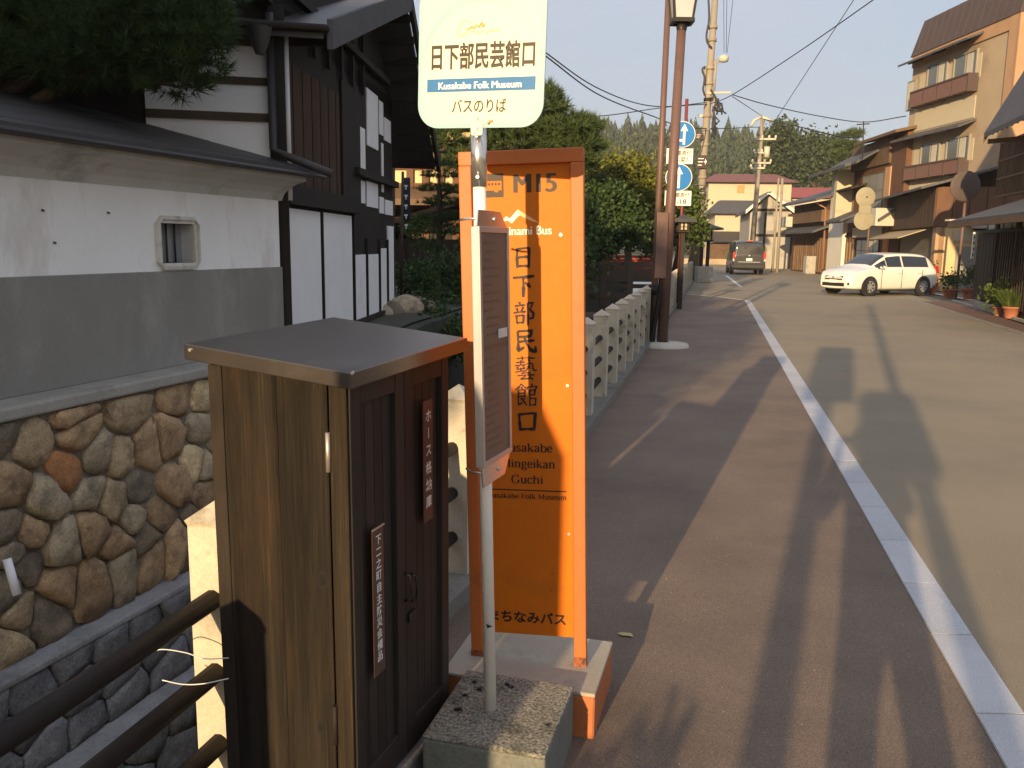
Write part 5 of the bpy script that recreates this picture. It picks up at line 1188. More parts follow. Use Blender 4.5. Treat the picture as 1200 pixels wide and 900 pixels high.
# traffic sign post
p = gr(794, 358); q = at(805, 116, p.y)
t = thing('traffic_sign', 'post with two round blue arrow signs, each above a white plate', 'traffic sign', p)
M_RBR = mat('red_brown_post', (.17, .04, .035), .5, .1, 3)
MB().cyl(p, q, .045, n=14).build('post', M_RBR, t, world=True)
M_SBL = mat('traffic_blue', (.015, .16, .46), .4, .04, 5); M_SWH = mat('traffic_white', (.74, .72, .64), .45, .04, 5)
M_BLK = mat('black_print', (.02, .02, .02), .5, .05)
def disc(c, r, m, name, dy, par, n=36): return MB().cyl((c.x, c.y + dy, c.z), (c.x, c.y + dy + .006, c.z), r, n=n, smooth=False).build(name, m, par, world=True)
for (uc, vc, rad, arrow, line2, plate) in ((800, 157.5, 14.8, 'branch', '18-翌7', (781, 812, 174, 192)), (795.5, 208, 15.6, 'up', '7-18', (779, 810, 223.5, 241))):
    c = at(uc, vc, p.y - .07); r = rad / 1000 * 23.0
    ds = disc(c, r, M_SWH, 'sign_disc', 0, t); disc(c, r * .95, M_SBL, 'disc_face', -.003, ds)
    o = (c.x, c.y - .006, c.z)
    sh = [(-.13, -.78), (.13, -.78), (.13, .25), (.42, .25), (0, .8), (-.42, .25), (-.13, .25)]
    off = .12 if arrow == 'branch' else 0
    V = [(np.array(sh) * [.7, 1] * r + [off * r, 0], [(0, 1, 2, 6), (3, 4, 5)])]
    if arrow == 'branch': V.append((np.array([(-.62, -.45), (-.40, -.22), (-.40, -.36), (.1, -.36), (.1, -.54), (-.40, -.54), (-.40, -.68)]) * r, [(0, 6, 5, 2, 1) if False else (0, 6, 1), (2, 5, 4, 3)]))
    letter_obj('arrow', V, M_SWH, ds, MW[t].inverted() @ Vector(o), (1, 0, 0), (0, 0, 1))
    u0, u1, v0, v1 = plate; a = at(u0, (v0 + v1) / 2, p.y - .07); b = at(u1, (v0 + v1) / 2, p.y - .07); za, zb = at((u0 + u1) / 2, v0, p.y - .07).z, at((u0 + u1) / 2, v1, p.y - .07).z
    pl = MB().box(a.x, b.x, p.y - .07, p.y - .064, zb, za).build('plate', M_SWH, t, world=True)
    h = za - zb; w_ = b.x - a.x; oo = MW[t].inverted() @ Vector((a.x, p.y - .073, zb))
    [letter_obj('lettering', [g_], M_BLK, pl, oo, (1, 0, 0), (0, 0, 1)) for g_ in (fit('自動車原付', w_ * .08, w_ * .92, h * .54, h * .88, .01), fit(line2, w_ * .3, w_ * .82, h * .12, h * .44, .01))]
    for z in (c.z, (za + zb) / 2): MB().box(p.x + (c.x - p.x) - .06, c.x + .06, p.y - .065, p.y + .05, z - .025, z + .025).build('clamp', M_IRON, t, world=True)

# wooden street lanterns
def wood_lantern(label, p, zpost, s, base=None):
    t = thing('street_lantern', label, 'lantern', p, group='wooden street lanterns')
    if base:
        MB().box(-base[0], base[0], -base[0], base[0], 0, base[1]).build('base', M_CONC, t, bevel=.03)
        for x in (-.14, .14): MB().box(x - .07, x + .07, -.07, .07, base[1], zpost).build('leg', M_DW, t)
    else: MB().box(-.055, .055, -.055, .055, 0, zpost).build('leg', M_DW, t)
    b = s * .5
    MB().box(-b * 1.15, b * 1.15, -b * 1.15, b * 1.15, zpost, zpost + .06 * s / .4).build('tray', M_DW, t)
    gl = MB().box(-b * .84, b * .84, -b * .84, b * .84, zpost + .06, zpost + s * 1.05).build('lamp_box', mat('lantern_paper', (.46, .40, .28), .7, .1, 6), t)
    for x in (-1, 1):
        for y in (-1, 1): MB().box(x * b * .9 - .03, x * b * .9 + .03, y * b * .9 - .03, y * b * .9 + .03, zpost + .05, zpost + s * 1.08).build('corner_post', M_DW, t)
    for y in (-1, 1): MB().box(-b * .9, b * .9, y * b * .87 - .015, y * b * .87 + .015, zpost + s * .5, zpost + s * .56).build('lamp_bar', M_DW, gl); MB().box(-.02, .02, y * b * .87 - .015, y * b * .87 + .015, zpost + .06, zpost + s * 1.04).build('lamp_bar', M_DW, gl)
    R_ = s * (1.1 if not base else 1.3)
    MB().grid([[(sx * r, sy * r, zpost + s * 1.06 + z) for sx, sy in ((-1, -1), (1, -1), (1, 1), (-1, 1))] for r, z in ((R_, -.02), (R_ * 1.0, .06), (R_ * .45, s * .38), (.05, s * .62), (.02, s * .72))], False, True).build('roof', M_DKROOF, t)
    return t
p = gr(793.5, 360.5); p = Vector((p.x - .05, p.y - .55, 0)); wood_lantern('small wooden lantern on a dark post under the blue signs', p, at(796, 272, p.y).z, .25)
p = gr(824, 331); wood_lantern('roofed wooden street lantern on twin legs and a concrete base', p, at(828, 283, p.y).z, .5, (.34, .72))

# utility poles
def upole(name, label, pb, pt, r0, r1):
    t = thing(name, label, 'utility pole', pb); MB().cyl(pb, pt, r0, r1, 18).build('shaft', M_UPOLE, t, world=True); return t
p = gr(819, 330); p = Vector((p.x, p.y + .8, 0)); q = at(840, -30, p.y)
U1 = upole('utility_pole', 'tall concrete utility pole hung with cables and small brown guide signs', p, q, .19, .14)
def on1(v): t = None; a = p; k = (at(830, v, p.y).z - a.z) / (q.z - a.z); return a.lerp(q, k)
M_CBL = mat('black_cable', (.03, .03, .032), .6, .1); M_WGR = mat('pale_insulator', (.46, .43, .35), .5, .08)
for v in (32, 47, 80, 98, 117, 136, 152, 170, 208, 250): c = on1(v); MB().cyl(c - Vector((0, 0, .07)), c + Vector((0, 0, .07)), .20, n=16).build('band', M_UPOLE if v % 3 else M_IRON, U1, world=True)
for v0, v1, dx in ((70, 116, .22), (78, 100, -.24), (113, 140, .25)): a, b = on1(v0), on1(v1); MB().cyl(a + Vector((dx, -.1, 0)), b + Vector((dx, -.1, 0)), .06, n=10).build('cable_duct', M_UPOLE, U1, world=True)
for pts in (((829, -20), (831, 20), (828, 40), (829, 50), (834, 56)), ((826, 78), (823, 82), (826, 92), (824, 104), (826, 112)), ((833, 105), (840, 118), (836, 128), (838, 140), (835, 152))):
    MB().tube([tuple(x) for x in smooth_pts([tuple(at(u, v, p.y - .25)) for u, v in pts], 5)], .045, 8).build('cable_loop', M_CBL, U1, world=True)
a, b = at(828, 109, p.y - .15), at(856, 108.5, p.y - .15); MB().bar(a, b, .08, .08).build('cross_arm', M_WGR, U1, world=True)
rr = random.Random(2)
for k in range(16):
    c = at(838 + rr.uniform(-3, 9), 113 + rr.uniform(0, 14), p.y - .2); MB().tube([tuple(c), (c.x + rr.uniform(-.2, .2), c.y, c.z - .12), (c.x + rr.uniform(-.3, .3), c.y, c.z - rr.uniform(.1, .35))], .035, 6).build('terminal', M_CBL, U1, world=True)
for k in range(8):
    c = at(835 + rr.uniform(-1, 4), 134 + 2.4 * k, p.y - .2); MB().tube([tuple(c), (c.x + rr.uniform(-.1, .25), c.y, c.z - .2), (c.x + rr.uniform(-.1, .2), c.y, c.z - .45)], .04, 6).build('cable_tail', M_CBL, U1, world=True)
c = at(848, 70, p.y - .3); MB().lathe([(.05, -.12), (.2, -.08), (.24, .1), (.12, .2), (.02, .22)], tuple(c), 14).build('flood_lamp', M_WGR, U1, world=True)
a = on1(76); MB().bar(a, c, .06, .06).build('lamp_arm', M_UPOLE, U1, world=True)
a, b = at(830, 135, p.y), at(818, 136, p.y); MB().bar(a, b, .1, .1).build('lamp_arm', M_WGR, U1, world=True)
M_GSB = mat('dark_brown_board', (.045, .03, .03), .5, .1)
for k, (u0, u1, v0, v1, s, right) in enumerate(((816, 829, 182, 197, '高山 ', True), (818, 828, 217, 222, '町並', False), (818, 828, 224, 232, '駅', False), (815, 824, 156, 163, '', False))):
    a, b = at(u0, v1, p.y - .3), at(u1, v0, p.y - .3); bd = MB().box(a.x, b.x, p.y - .32, p.y - .28, a.z, b.z).build('guide_sign', M_GSB, U1, world=True)
    oo = MW[U1].inverted() @ Vector((a.x, p.y - .33, a.z)); w_, h = b.x - a.x, b.z - a.z
    g = []
    for j in range(3): g.append(([(w_ * .12, h * (.2 + .25 * j)), (w_ * (.5 + .08 * j), h * (.2 + .25 * j)), (w_ * (.5 + .08 * j), h * (.27 + .25 * j)), (w_ * .12, h * (.27 + .25 * j))], [(0, 1, 2, 3)]))
    if right: g.append(([(w_ * .68, h * .45), (w_ * .80, h * .45), (w_ * .80, h * .25), (w_ * .95, h * .5), (w_ * .80, h * .75), (w_ * .80, h * .55), (w_ * .68, h * .55)], [(0, 1, 5, 6), (2, 3, 4)]))
    letter_obj('sign_print', g, M_SWH, bd, oo, (1, 0, 0), (0, 0, 1))
UP1 = p.copy()
# wooden pinkish stub pole beside it
pw = gr(812, 330); pw = Vector((pw.x, pw.y + 1.2, 0)); t = thing('wooden_pole', 'short pinkish tan wooden pole left of the utility pole', 'pole', pw)
MB().cyl(pw, at(818, 252, pw.y), .13, .11, 14).build('shaft', mat('pinkish_tan_wood', (.36, .22, .13), .8, .15, 3), t, world=True)
MB().cyl(at(818, 252, pw.y), at(818, 252, pw.y) + Vector((0, 0, .05)), .13, .09, 14).build('cap', M_IRON, t, world=True)
# second pole further on
p2 = at(880, 305, 60); p2.z = 0; q2 = at(894, 136, 60)
U2 = upole('utility_pole', 'slender utility pole with cross arms beyond the dark van', p2, q2, .20, .13)
for v, u0, u1 in ((163, 886, 909), (179, 884, 897), (191, 882, 903), (197, 880, 896)):
    a, b = at(u0, v, 59.8), at(u1, v, 59.8); MB().bar(a, b, .12, .12).build('cross_arm', M_WGR, U2, world=True)
    for k in range(4): c = a.lerp(b, k / 3); MB().lathe([(.05, 0), (.09, .08), (.06, .2)], (c.x, c.y, c.z + .05), 8).build('insulator', M_WGR, U2, world=True)
for pts in (((893, 137), (900, 140), (906, 143)), ((892, 137), (884, 141), (880, 148))): MB().tube([tuple(at(u, v, 59.9)) for u, v in pts], .1, 8).build('cable_sleeve', M_WGR, U2, world=True)
c = at(899, 172, 59.6); MB().cyl(c, c - Vector((0, 0, .7)), .2, n=14).build('transformer', M_WGR, U2, world=True)
p3 = at(911, 312, 56); p3.z = 0; U3 = upole('utility_pole', 'thin grey twin pole in front of the grey gable house', p3, at(917, 209, 56), .10, .08)
MB().cyl(p3 + Vector((-.28, .1, 0)), at(912.5, 209, 56.1), .08, .06, 12).build('shaft', M_UPOLE, U3, world=True)
# overhead cables
def cable(label, pts, r, sag=.0):
    P = [Vector(x) for x in pts]; o = P[0]; out = [tuple(x) for x in smooth_pts([tuple(x) for x in P], 10)]
    tag(MB().tube(out, r, 6).build('power_cable', M_CBL), label, 'cable', 'overhead cables')
cable('overhead cable sagging from the sky left of the poles to the utility pole, upper', [at(560, 0, 25), at(640, 62, 29), at(700, 103, 33), at(762, 124, 36), at(828, 122, UP1.y - .2)], .022)
cable('overhead cable sagging from the sky left of the poles to the utility pole, lower', [at(560, 4, 25.3), at(640, 66, 29.3), at(700, 110, 33.3), at(762, 135, 36.3), at(815, 150, 38.3), at(890, 149, 59.8)], .024)
cable('nearly level overhead cable crossing low above the pines', [at(560, 138, 30), at(690, 137, 34), at(770, 127, 37), at(828, 120, UP1.y - .25)], .018)
cable('overhead cable climbing from the utility pole to the upper right sky', [at(832, 122, UP1.y - .25), at(860, 110, 36), at(940, 58, 30), at(1040, -12, 25)], .018)
cable('faint overhead cable crossing diagonally behind the climbing one', [at(908, 142, 59.5), at(1012, -18, 37)], .018)
cable('overhead cable running from the utility pole to the roofs on the right', [at(858, 111, UP1.y - .2), at(900, 123, 42), at(960, 136, 44), at(1012, 143, 45), at(1062, 136, 40)], .022)
cable('thick overhead cable from the slender pole to the brown roofs', [at(895, 140, 59.6), at(930, 147, 56), at(975, 158, 51), at(1006, 162, 47)], .04)
cable('short overhead cable between the two utility poles', [at(858, 113, UP1.y - .2), at(893, 136, 59.8)], .018)
for k, (u0, u1) in enumerate(((848, 848.5), (852, 851), (861, 852))): cable('%s of three thin wires dropping to the flood lamp' % ('leftmost', 'middle', 'rightmost')[k], [at(u0, -20, UP1.y - 4), at(u1, 62, UP1.y - .3)], .010)
# roof mast
pm = at(1011, 186, 41); t = thing('roof_mast', 'thin mast with crossbar on the brown roof', 'mast', pm); MB().cyl(pm, at(1012, 142, 41), .03, n=8).build('rod', M_CBL, t, world=True); MB().bar(at(1004, 146, 41), at(1019, 145, 41), .05, .05).build('crossbar', M_CBL, t, world=True)

# convex mirrors seen from behind
def mirror(label, base, c, r, m, group):
    t = thing('traffic_mirror', label, 'mirror', base, group=group)
    MB().cyl(base, Vector((base.x, base.y, c.z + r * .4)), .045, n=12).build('post', M_BPOLE, t, world=True)
    rows = [[(c.x + rr_ * math.cos(2 * PI * k / 28), c.y - dy, c.z + rr_ * math.sin(2 * PI * k / 28)) for k in range(28)] for rr_, dy in ((r, -.03), (r, 0), (r * .85, .02), (r * .45, .045), (.001, .05))]
    MB().grid(rows, False, True).build('shell', m, t, world=True)
    MB().bar((base.x, base.y, c.z), (c.x, c.y - .05, c.z), .06, .06).build('arm', M_IRON, t, world=True)
    return t
b = gr(1120, 349); c = at(1131.5, 218, b.y - .2); mirror('large dark round traffic mirror seen from behind at the corner', b, c, .5, M_MANS, 'round traffic mirrors')
MB().bar(at(1110, 258, b.y), at(1127, 258, b.y), .3, .06).build('shelf', M_CRW, MW and [o for o in bpy.data.objects if o.name == 'traffic_mirror'][0], world=True)
b = gr(1013, 334); M_YMR = mat('faded_yellow_back', (.27, .245, .17), .6, .1, 4)
t = mirror('pair of faded yellow round signs seen from behind on one pole', b, at(1014.5, 231, b.y - .1), .43, M_YMR, 'round traffic mirrors'); c = at(1012, 258, b.y - .1)
MB().grid([[(c.x + rr_ * math.cos(2 * PI * k / 24), c.y - dy, c.z + rr_ * math.sin(2 * PI * k / 24)) for k in range(24)] for rr_, dy in ((.43, -.03), (.43, 0), (.001, .02))], False, True).build('shell', M_YMR, t, world=True)
a, b2 = at(1006, 250, b.y - .1), at(1021, 241, b.y - .1); MB().box(a.x, b2.x, b.y - .13, b.y - .1, a.z, b2.z).build('plate', M_YMR, t, world=True)
p = gr(926, 315); t = thing('bollard', 'short white and yellow post by the brown town house', 'bollard', p); MB().cyl(p, p + Vector((0, 0, 3.0)), .09, n=12).build('shaft', M_PLW, t, world=True); MB().cyl(p + Vector((0, 0, 1.0)), p + Vector((0, 0, 1.9)), .094, n=12).build('band', mat('yellow_band', (.6, .4, .05), .5, .1), t, world=True)
sg = at(1141, 290, 25.5); t = thing('hanging_sign', 'narrow white hanging sign under the eave of the lattice house', 'sign', sg); a, b2 = at(1138, 303, 25.5), at(1144, 272, 25.5); bd = MB().box(a.x, b2.x, 25.5, 25.54, a.z, b2.z).build('board', M_SWH, t, world=True)
for k in range(4): MB().box(a.x + .05, b2.x - .05, 25.485, 25.499, a.z + .08 + k * .17, a.z + .15 + k * .17).build('faded_mark', M_CBL, t, world=True)
# ---------------------------------------------------------------- vehicles
M_TYRE = mat('tyre_rubber', (.018, .018, .018), .85, .15, 12); M_RIM = mat('alloy_rim', (.45, .45, .46), .35, .05, metal=.7)
M_TRIM = mat('black_trim', (.02, .02, .021), .5, .1); M_CGLS = glass('car_glass', (.010, .013, .016), .04, .12)
M_RED = mat('red_lens', (.35, .02, .012), .25, .05); M_LENS = mat('clear_lens', (.55, .56, .58), .15, .1, 20)
def paint(name, c, metal=0.0): return mat(name, c, .28, .02, 3, spec=.5, coat=.6, metal=metal)
def body_rows(st):
    """stations (x, half width, sill z, belt z, roof z, roof half width) -> cross sections of the left and right skin"""
    rows = []
    for x, hw, zs, zb, zr, hr in st:
        h = [(0, zs - .01), (hw * .86, zs), (hw * .965, zs + .07), (hw, zs + (zb - zs) * .45), (hw * .992, zs + (zb - zs) * .75), (hw * .965, zb - .02), (min(hw * .93, hr + (hw - hr) * .9), zb + .012), (hr + .012, max(zr - .075, zb + .014)), (hr * .93, max(zr - .022, zb + .018)), (hr * .55, zr + .004), (0, zr + .012)]
        rows.append([(x, y, z) for y, z in h] + [(x, -y, z) for y, z in h[::-1][1:-1]])
    return rows
def patch(rows, i0, i1, k0, k1, off, nk):
    """panel lying on the skin between stations i0..i1 (floats) and section points k0..k1"""
    out = []
    def S(i, k):
        a = min(int(i), len(rows) - 2); t = i - a; b = min(int(k), nk - 2); s = k - b
        P = [Vector(rows[a + u][b + w]) for u in (0, 1) for w in (0, 1)]
        return (P[0] * (1 - s) + P[1] * s) * (1 - t) + (P[2] * (1 - s) + P[3] * s) * t
    n, m = 7, 5
    for u in range(n):
        r = []
        for w in range(m):
            i = i0 + (i1 - i0) * u / (n - 1); k = k0 + (k1 - k0) * w / (m - 1); p = S(i, k); e = .02
            du = S(min(i + e, len(rows) - 1.001), k) - S(max(i - e, 0), k); dw = S(i, min(k + e, nk - 1.001)) - S(i, max(k - e, 0)); nn = du.cross(dw)
            nn = nn.normalized() if nn.length > 1e-9 else Vector((0, 0, 1)); c = Vector((p.x * .2, 0, .6)); 
            if nn.dot(p - c) < 0: nn = -nn
            r.append(p + nn * off)
        out.append(r)
    return out
def wheel(t, x, y, r, wd, steer=0):
    M = Matrix.Translation((x, y, r)) @ Matrix.Rotation(steer, 4, 'Z'); s = 1 if y > 0 else -1
    w = MB(); w.grid([[(rr_ * math.cos(2 * PI * k / 28), yy, rr_ * math.sin(2 * PI * k / 28)) for k in range(28)] for rr_, yy in ((r * .62, s * wd * .5), (r * .7, s * wd * .52), (r * .93, s * wd * .5), (r, s * wd * .36), (r, -s * wd * .36), (r * .9, -s * wd * .5), (r * .3, -s * wd * .5))], True, True)
    wh = w.build('wheel', M_TYRE, t); wh.matrix_local = M
    g = MB(); g.cyl((0, s * wd * .3, 0), (0, s * wd * .40, 0), r * .63, n=24)
    g.build('rim_back', M_TRIM, wh)
    g = MB()
    for k in range(8): a = 2 * PI * k / 8; g.bar((.05 * math.cos(a), s * wd * .45, .05 * math.sin(a)), (r * .6 * math.cos(a), s * wd * .45, r * .6 * math.sin(a)), .045, .03, (0, 1, 0))
    g.cyl((0, s * wd * .4, 0), (0, s * wd * .49, 0), .06, n=12)
    n = 28; g.grid([[(rr_ * math.cos(2 * PI * k / n), yy, rr_ * math.sin(2 * PI * k / n)) for k in range(n)] for rr_, yy in ((r * .56, s * wd * .46), (r * .63, s * wd * .50), (r * .66, s * wd * .46))], True, True)
    g.build('rim', M_RIM, wh)
def arch(t, x, y, r, wd):
    s = 1 if y > 0 else -1; n = 26; g = MB()
    g.grid([[(x + rr_ * math.cos(2 * PI * k / n), y + s * yy, r * .98 + rr_ * math.sin(2 * PI * k / n)) for k in range(n)] for rr_, yy in ((r + .055, -.03), (r + .055, .004), (.01, .004))], False, True)
    g.build('wheel_arch', M_TRIM, t)
def car(name, label, M, st, col, cab, wheels, r, hook):
    """x forward, y left"""
    t = thing(name, label, cab['cat'], M=M); rows = body_rows(st); nk = 11
    mb = MB().grid(rows, True, True); n = len(rows[0]); mb.sheet(rows[0]); mb.sheet(rows[-1])
    bd = mb.build('body', col, t); bd.modifiers.new('subsurf', 'SUBSURF').render_levels = 2; bd.modifiers['subsurf'].levels = 1
    for nm, i0, i1, k0, k1, m, both, off in cab['patches']:
        for s in ((0, 1) if both else (0,)):
            rw = rows if s == 0 else [[(x, -y, z) for x, y, z in r_] for r_ in rows]
            MB().grid(patch(rw, i0, i1, k0, k1, off, nk), True).build(nm, m, t)
    for x, y, steer in wheels:
        arch(t, x, y - (.0 if y > 0 else 0), r, .2); wheel(t, x, y - math.copysign(.085, y) + math.copysign(.012, y), r, .2, steer)
    hook(t, rows); return t
# white estate car, turning into the street
S_CAR = [(-2.17, .60, .36, .80, .86, .50), (-2.12, .74, .28, .86, 1.00, .52), (-1.95, .81, .22, .90, 1.26, .54), (-1.60, .845, .19, .915, 1.435, .57), (-.90, .848, .18, .915, 1.47, .59), (-.10, .848, .18, .915, 1.475, .60), (.42, .848, .18, .92, 1.43, .59), (.78, .846, .18, .925, 1.25, .60), (1.22, .842, .18, .93, .985, .64), (1.55, .835, .19, .89, .93, .62), (1.90, .80, .20, .80, .84, .58), (2.08, .71, .22, .66, .72, .50), (2.17, .58, .26, .56, .62, .42)]
M_WCAR = paint('white_car_paint', (.70, .67, .60)); M_DKV = paint('dark_van_paint', (.035, .033, .034), .3)
def car_extra(t, rows):
    for y in (-1, 1):
        MB().box(2.06, 2.15, y * .60 - .06, y * .60 + .06, .36, .46).build('fog_lamp', M_TRIM, t, bevel=.02)
        m = MB().grid([[(.92 + a, y * (.87 + b), .98 + c) for a, b, c in r_] for r_ in (((-.06, .0, -.05), (-.06, .17, -.05), (-.06, .19, .05), (-.06, .0, .06)), ((.05, .0, -.05), (.03, .15, -.04), (.03, .17, .04), (.05, .0, .05)))], True, True).build('mirror', M_WCAR, t); m.modifiers.new('s', 'SUBSURF').render_levels = 1
        MB().box(.88, .96, y * .82 - .02, y * .82 + .06, .93, .97).build('mirror_stalk', M_TRIM, t)
        for x in (.80, -.18, -1.2): MB().box(x - .005, x + .005, y * .838, y * .853, .26, .90).build('door_gap', M_TRIM, t)
        for x in (-.02, -1.05): MB().box(x - .09, x + .09, y * .843, y * .872, .775, .80).build('door_handle', M_WCAR, t, bevel=.006)
        MB().hexa([(x, y * yy, z) for z, xs, ys in ((.76, (-2.13, -1.98), (.62, .785)), (1.02, (-2.05, -1.93), (.60, .775))) for x in xs for yy in ys]).build('tail_light', M_RED, t)
        MB().box(-1.25, 1.25, y * .80 - .03, y * .80 + .03, .165, .20).build('sill', M_TRIM, t)
    MB().hexa([(x, yy, z) for z, xs in ((.53, (2.12, 2.188)), (.665, (2.06, 2.135))) for yy in (-.40, .40) for x in xs]).build('grille', M_TRIM, t, bevel=.01)
    MB().box(2.10, 2.172, -.43, .43, .60, .618).build('grille_bar', M_RIM, t, bevel=.004)
    MB().lathe([(.055, 0), (.045, .01), (.001, .014)], (0, 0, 0), 16).build('emblem', M_RIM, t).matrix_local = Matrix.Translation((2.172, 0, .609)) @ Matrix.Rotation(R(90), 4, 'Y')
    MB().box(2.10, 2.178, -.50, .50, .31, .44).build('air_intake', M_TRIM, t, bevel=.015)
    MB().box(2.178, 2.186, -.165, .165, .43, .54).build('number_plate', M_SWH, t, bevel=.004)
    MB().bar((1.05, .0, 1.02), (.98, .55, 1.01), .02, .02).build('wiper', M_TRIM, t)
    # cabin
    MB().box(-1.5, .9, -.68, .68, .3, .86).build('cabin_floor', M_TRIM, t)
    for y in (-.36, .36): MB().box(-.25, -.05, y - .24, y + .24, .8, 1.25).build('seat_back', M_TRIM, t, bevel=.05)
    MB().cyl((.42, -.36, .92), (.47, -.36, .95), .18, .18, 18).build('steering_wheel', M_TRIM, t)
CABP = dict(cat='car', patches=[('headlight', 9.7, 11.35, 4.0, 5.2, M_LENS, True, .016), ('windscreen', 6.15, 7.92, 7.4, 10, M_CGLS, True, .008), ('side_window', 3.05, 4.75, 6.12, 6.92, M_CGLS, True, .008), ('side_window', 4.85, 6.2, 6.12, 6.92, M_CGLS, True, .008), ('side_window', 6.28, 7.55, 6.12, 6.80, M_CGLS, True, .008), ('rear_window', 1.2, 2.6, 7.6, 10, M_CGLS, True, .01)])
CM = Matrix.Translation((13.05, 30.75, .008)) @ Matrix.Rotation(math.atan2(-.43, -.90), 4, 'Z')
WC = car('estate_car', 'white estate car turning out in front of the corner shop', CM, S_CAR, M_WCAR, CABP, ((1.32, .835, R(-16)), (1.32, -.835, R(-16)), (-1.28, .84, 0), (-1.28, -.84, 0)), .315, car_extra)
# its driver: one body mesh, head and shoulders above the dash
def driver(M):
    t = bpy.data.meshes.new('person'); b = bmesh.new()
    prof = [(.17, .0, .14), (.19, .12, .13), (.21, .28, .12), (.215, .40, .11), (.15, .46, .09), (.065, .49, .065), (.06, .54, .065), (.075, .57, .085), (.082, .63, .098), (.08, .70, .098), (.055, .76, .07), (.01, .785, .01)]
    rows = [[(ry * math.cos(2 * PI * k / 16) + (.02 if z > .5 else 0), rx * math.sin(2 * PI * k / 16), z) for k in range(16)] for rx, z, ry in prof]
    mb = MB().grid(rows, True, True); mb.sheet(rows[0])
    for s in (-1, 1): mb.tube([(0, s * .19, .38), (.10, s * .22, .22), (.28, s * .14, .26), (.36, s * .10, .30)], [.06, .05, .045, .03], 10)
    mb.tube([(.10, 0, .65), (.125, 0, .63), (.115, 0, .61)], [.008, .014, .012], 8)
    for s in (-1, 1): mb.tube([(.0, s * .082, .67), (.0, s * .095, .65), (.0, s * .082, .61)], .012, 6)
    o = thing('person', 'driver in a grey top at the wheel of the white estate car', 'person', M=M)
    mb.build('body', mat('driver_skin', (.45, .27, .19), .6, .05), o)
    MB().grid([[((ry + .012) * math.cos(2 * PI * k / 16), (rx + .012) * math.sin(2 * PI * k / 16), z) for k in range(16)] for rx, z, ry in prof[:5]], True, True).build('shirt', mat('grey_shirt', (.2, .2, .22), .9, .1), o)
    MB().grid([[(-.008 + (ry + .014) * math.cos(2 * PI * k / 16), (rx + .014) * math.sin(2 * PI * k / 16), z + (.035 if math.cos(2 * PI * k / 16) > .3 and i < 2 else 0)) for k in range(16)] for i, (rx, z, ry) in enumerate(((.078, .64, .092), (.08, .69, .098), (.06, .765, .075), (.008, .80, .01)))], True, True).build('hair', M_TRIM, o)
driver(CM @ Matrix.Translation((.02, -.36, .50)))
# dark van going away
S_VAN = [(-2.40, .86, .42, 1.02, 1.10, .78), (-2.36, .92, .32, 1.08, 1.72, .76), (-2.28, .94, .28, 1.10, 1.90, .76), (-2.0, .94, .26, 1.10, 1.965, .78), (-.8, .94, .25, 1.10, 1.98, .79), (.8, .94, .25, 1.10, 1.98, .79), (1.35, .94, .25, 1.10, 1.90, .78), (1.95, .93, .25, 1.12, 1.22, .78), (2.25, .90, .27, .95, 1.02, .74), (2.38, .82, .32, .7, .78, .66)]
def van_extra(t, rows):
    for y in (-1, 1):
        MB().box(-2.425, -2.33, y * .86 - .065, y * .86 + .065, .92, 1.30).build('tail_light', mat('lit_red_lens', (.55, .03, .015), .25, .05), t, bevel=.02)
        MB().box(-2.40, -2.33, y * .86 - .06, y * .86 + .06, .78, .92).build('reverse_light', M_LENS, t, bevel=.01)
        MB().grid([[(1.55 + a, y * (1.02 + b), 1.28 + c) for a, b, c in r_] for r_ in (((-.05, -.02, -.15), (-.05, .14, -.15), (-.05, .14, .15), (-.05, -.02, .15)), ((.05, -.02, -.13), (.05, .12, -.13), (.05, .12, .13), (.05, -.02, .13)))], True, True).build('mirror', M_TRIM, t)
        MB().bar((1.55, y * .9, 1.2), (1.55, y * 1.04, 1.25), .04, .04).build('mirror_arm', M_TRIM, t)
        for x in (1.2, .25, -1.3): MB().box(x - .006, x + .006, y * .93, y * .944, .35, 1.85).build('door_gap', M_TRIM, t)
    MB().box(-2.50, -2.30, -.92, .92, .36, .62).build('rear_bumper', M_DKV, t, bevel=.05)
    MB().box(-2.46, -2.41, -.62, .62, .72, .755).build('rear_trim', M_RIM, t, bevel=.01)
    MB().box(-2.44, -2.40, -.3, .3, .76, .98).build('plate_recess', M_TRIM, t)
    MB().box(-2.452, -2.438, -.165, .165, .80, .95).build('number_plate', M_SWH, t, bevel=.004)
    MB().lathe([(.055, 0), (.05, .012), (.001, .015)], (0, 0, 0), 16).build('emblem', M_RIM, t).matrix_local = Matrix.Translation((-2.405, 0, 1.10)) @ Matrix.Rotation(R(-90), 4, 'Y')
    MB().box(-2.36, -2.2, -.16, .16, 1.93, 1.985).build('brake_lamp', mat('amber_red_lens', (.7, .12, .03), .3, .05), t, bevel=.02)
    MB().box(-2.42, -2.36, .18, .3, 1.48, 1.78).build('inner_mirror', M_TRIM, t, bevel=.02)
    MB().bar((-2.43, .0, 1.16), (-2.40, .02, 1.45), .02, .02).build('wiper', M_TRIM, t)
    MB().box(-2.2, 1.4, -.8, .8, .35, 1.0).build('cabin_floor', M_TRIM, t)
VANP = dict(cat='van', patches=[('rear_window', .12, 1.35, 6.35, 9.999, glass('van_glass', (.05, .05, .05), .06, .12), True, .012), ('side_window', 2.6, 3.9, 6.1, 6.95, M_CGLS, True, .008), ('side_window', 4.0, 5.1, 6.1, 6.95, M_CGLS, True, .008), ('side_window', 5.2, 6.3, 6.1, 6.9, M_CGLS, True, .008), ('windscreen', 6.2, 6.95, 7.3, 10, M_CGLS, True, .008)])
vp = gr(877.5, 321); VM = Matrix.Translation((14.0, 52.3, .008)) @ Matrix.Rotation(R(90 - 9), 4, 'Z')
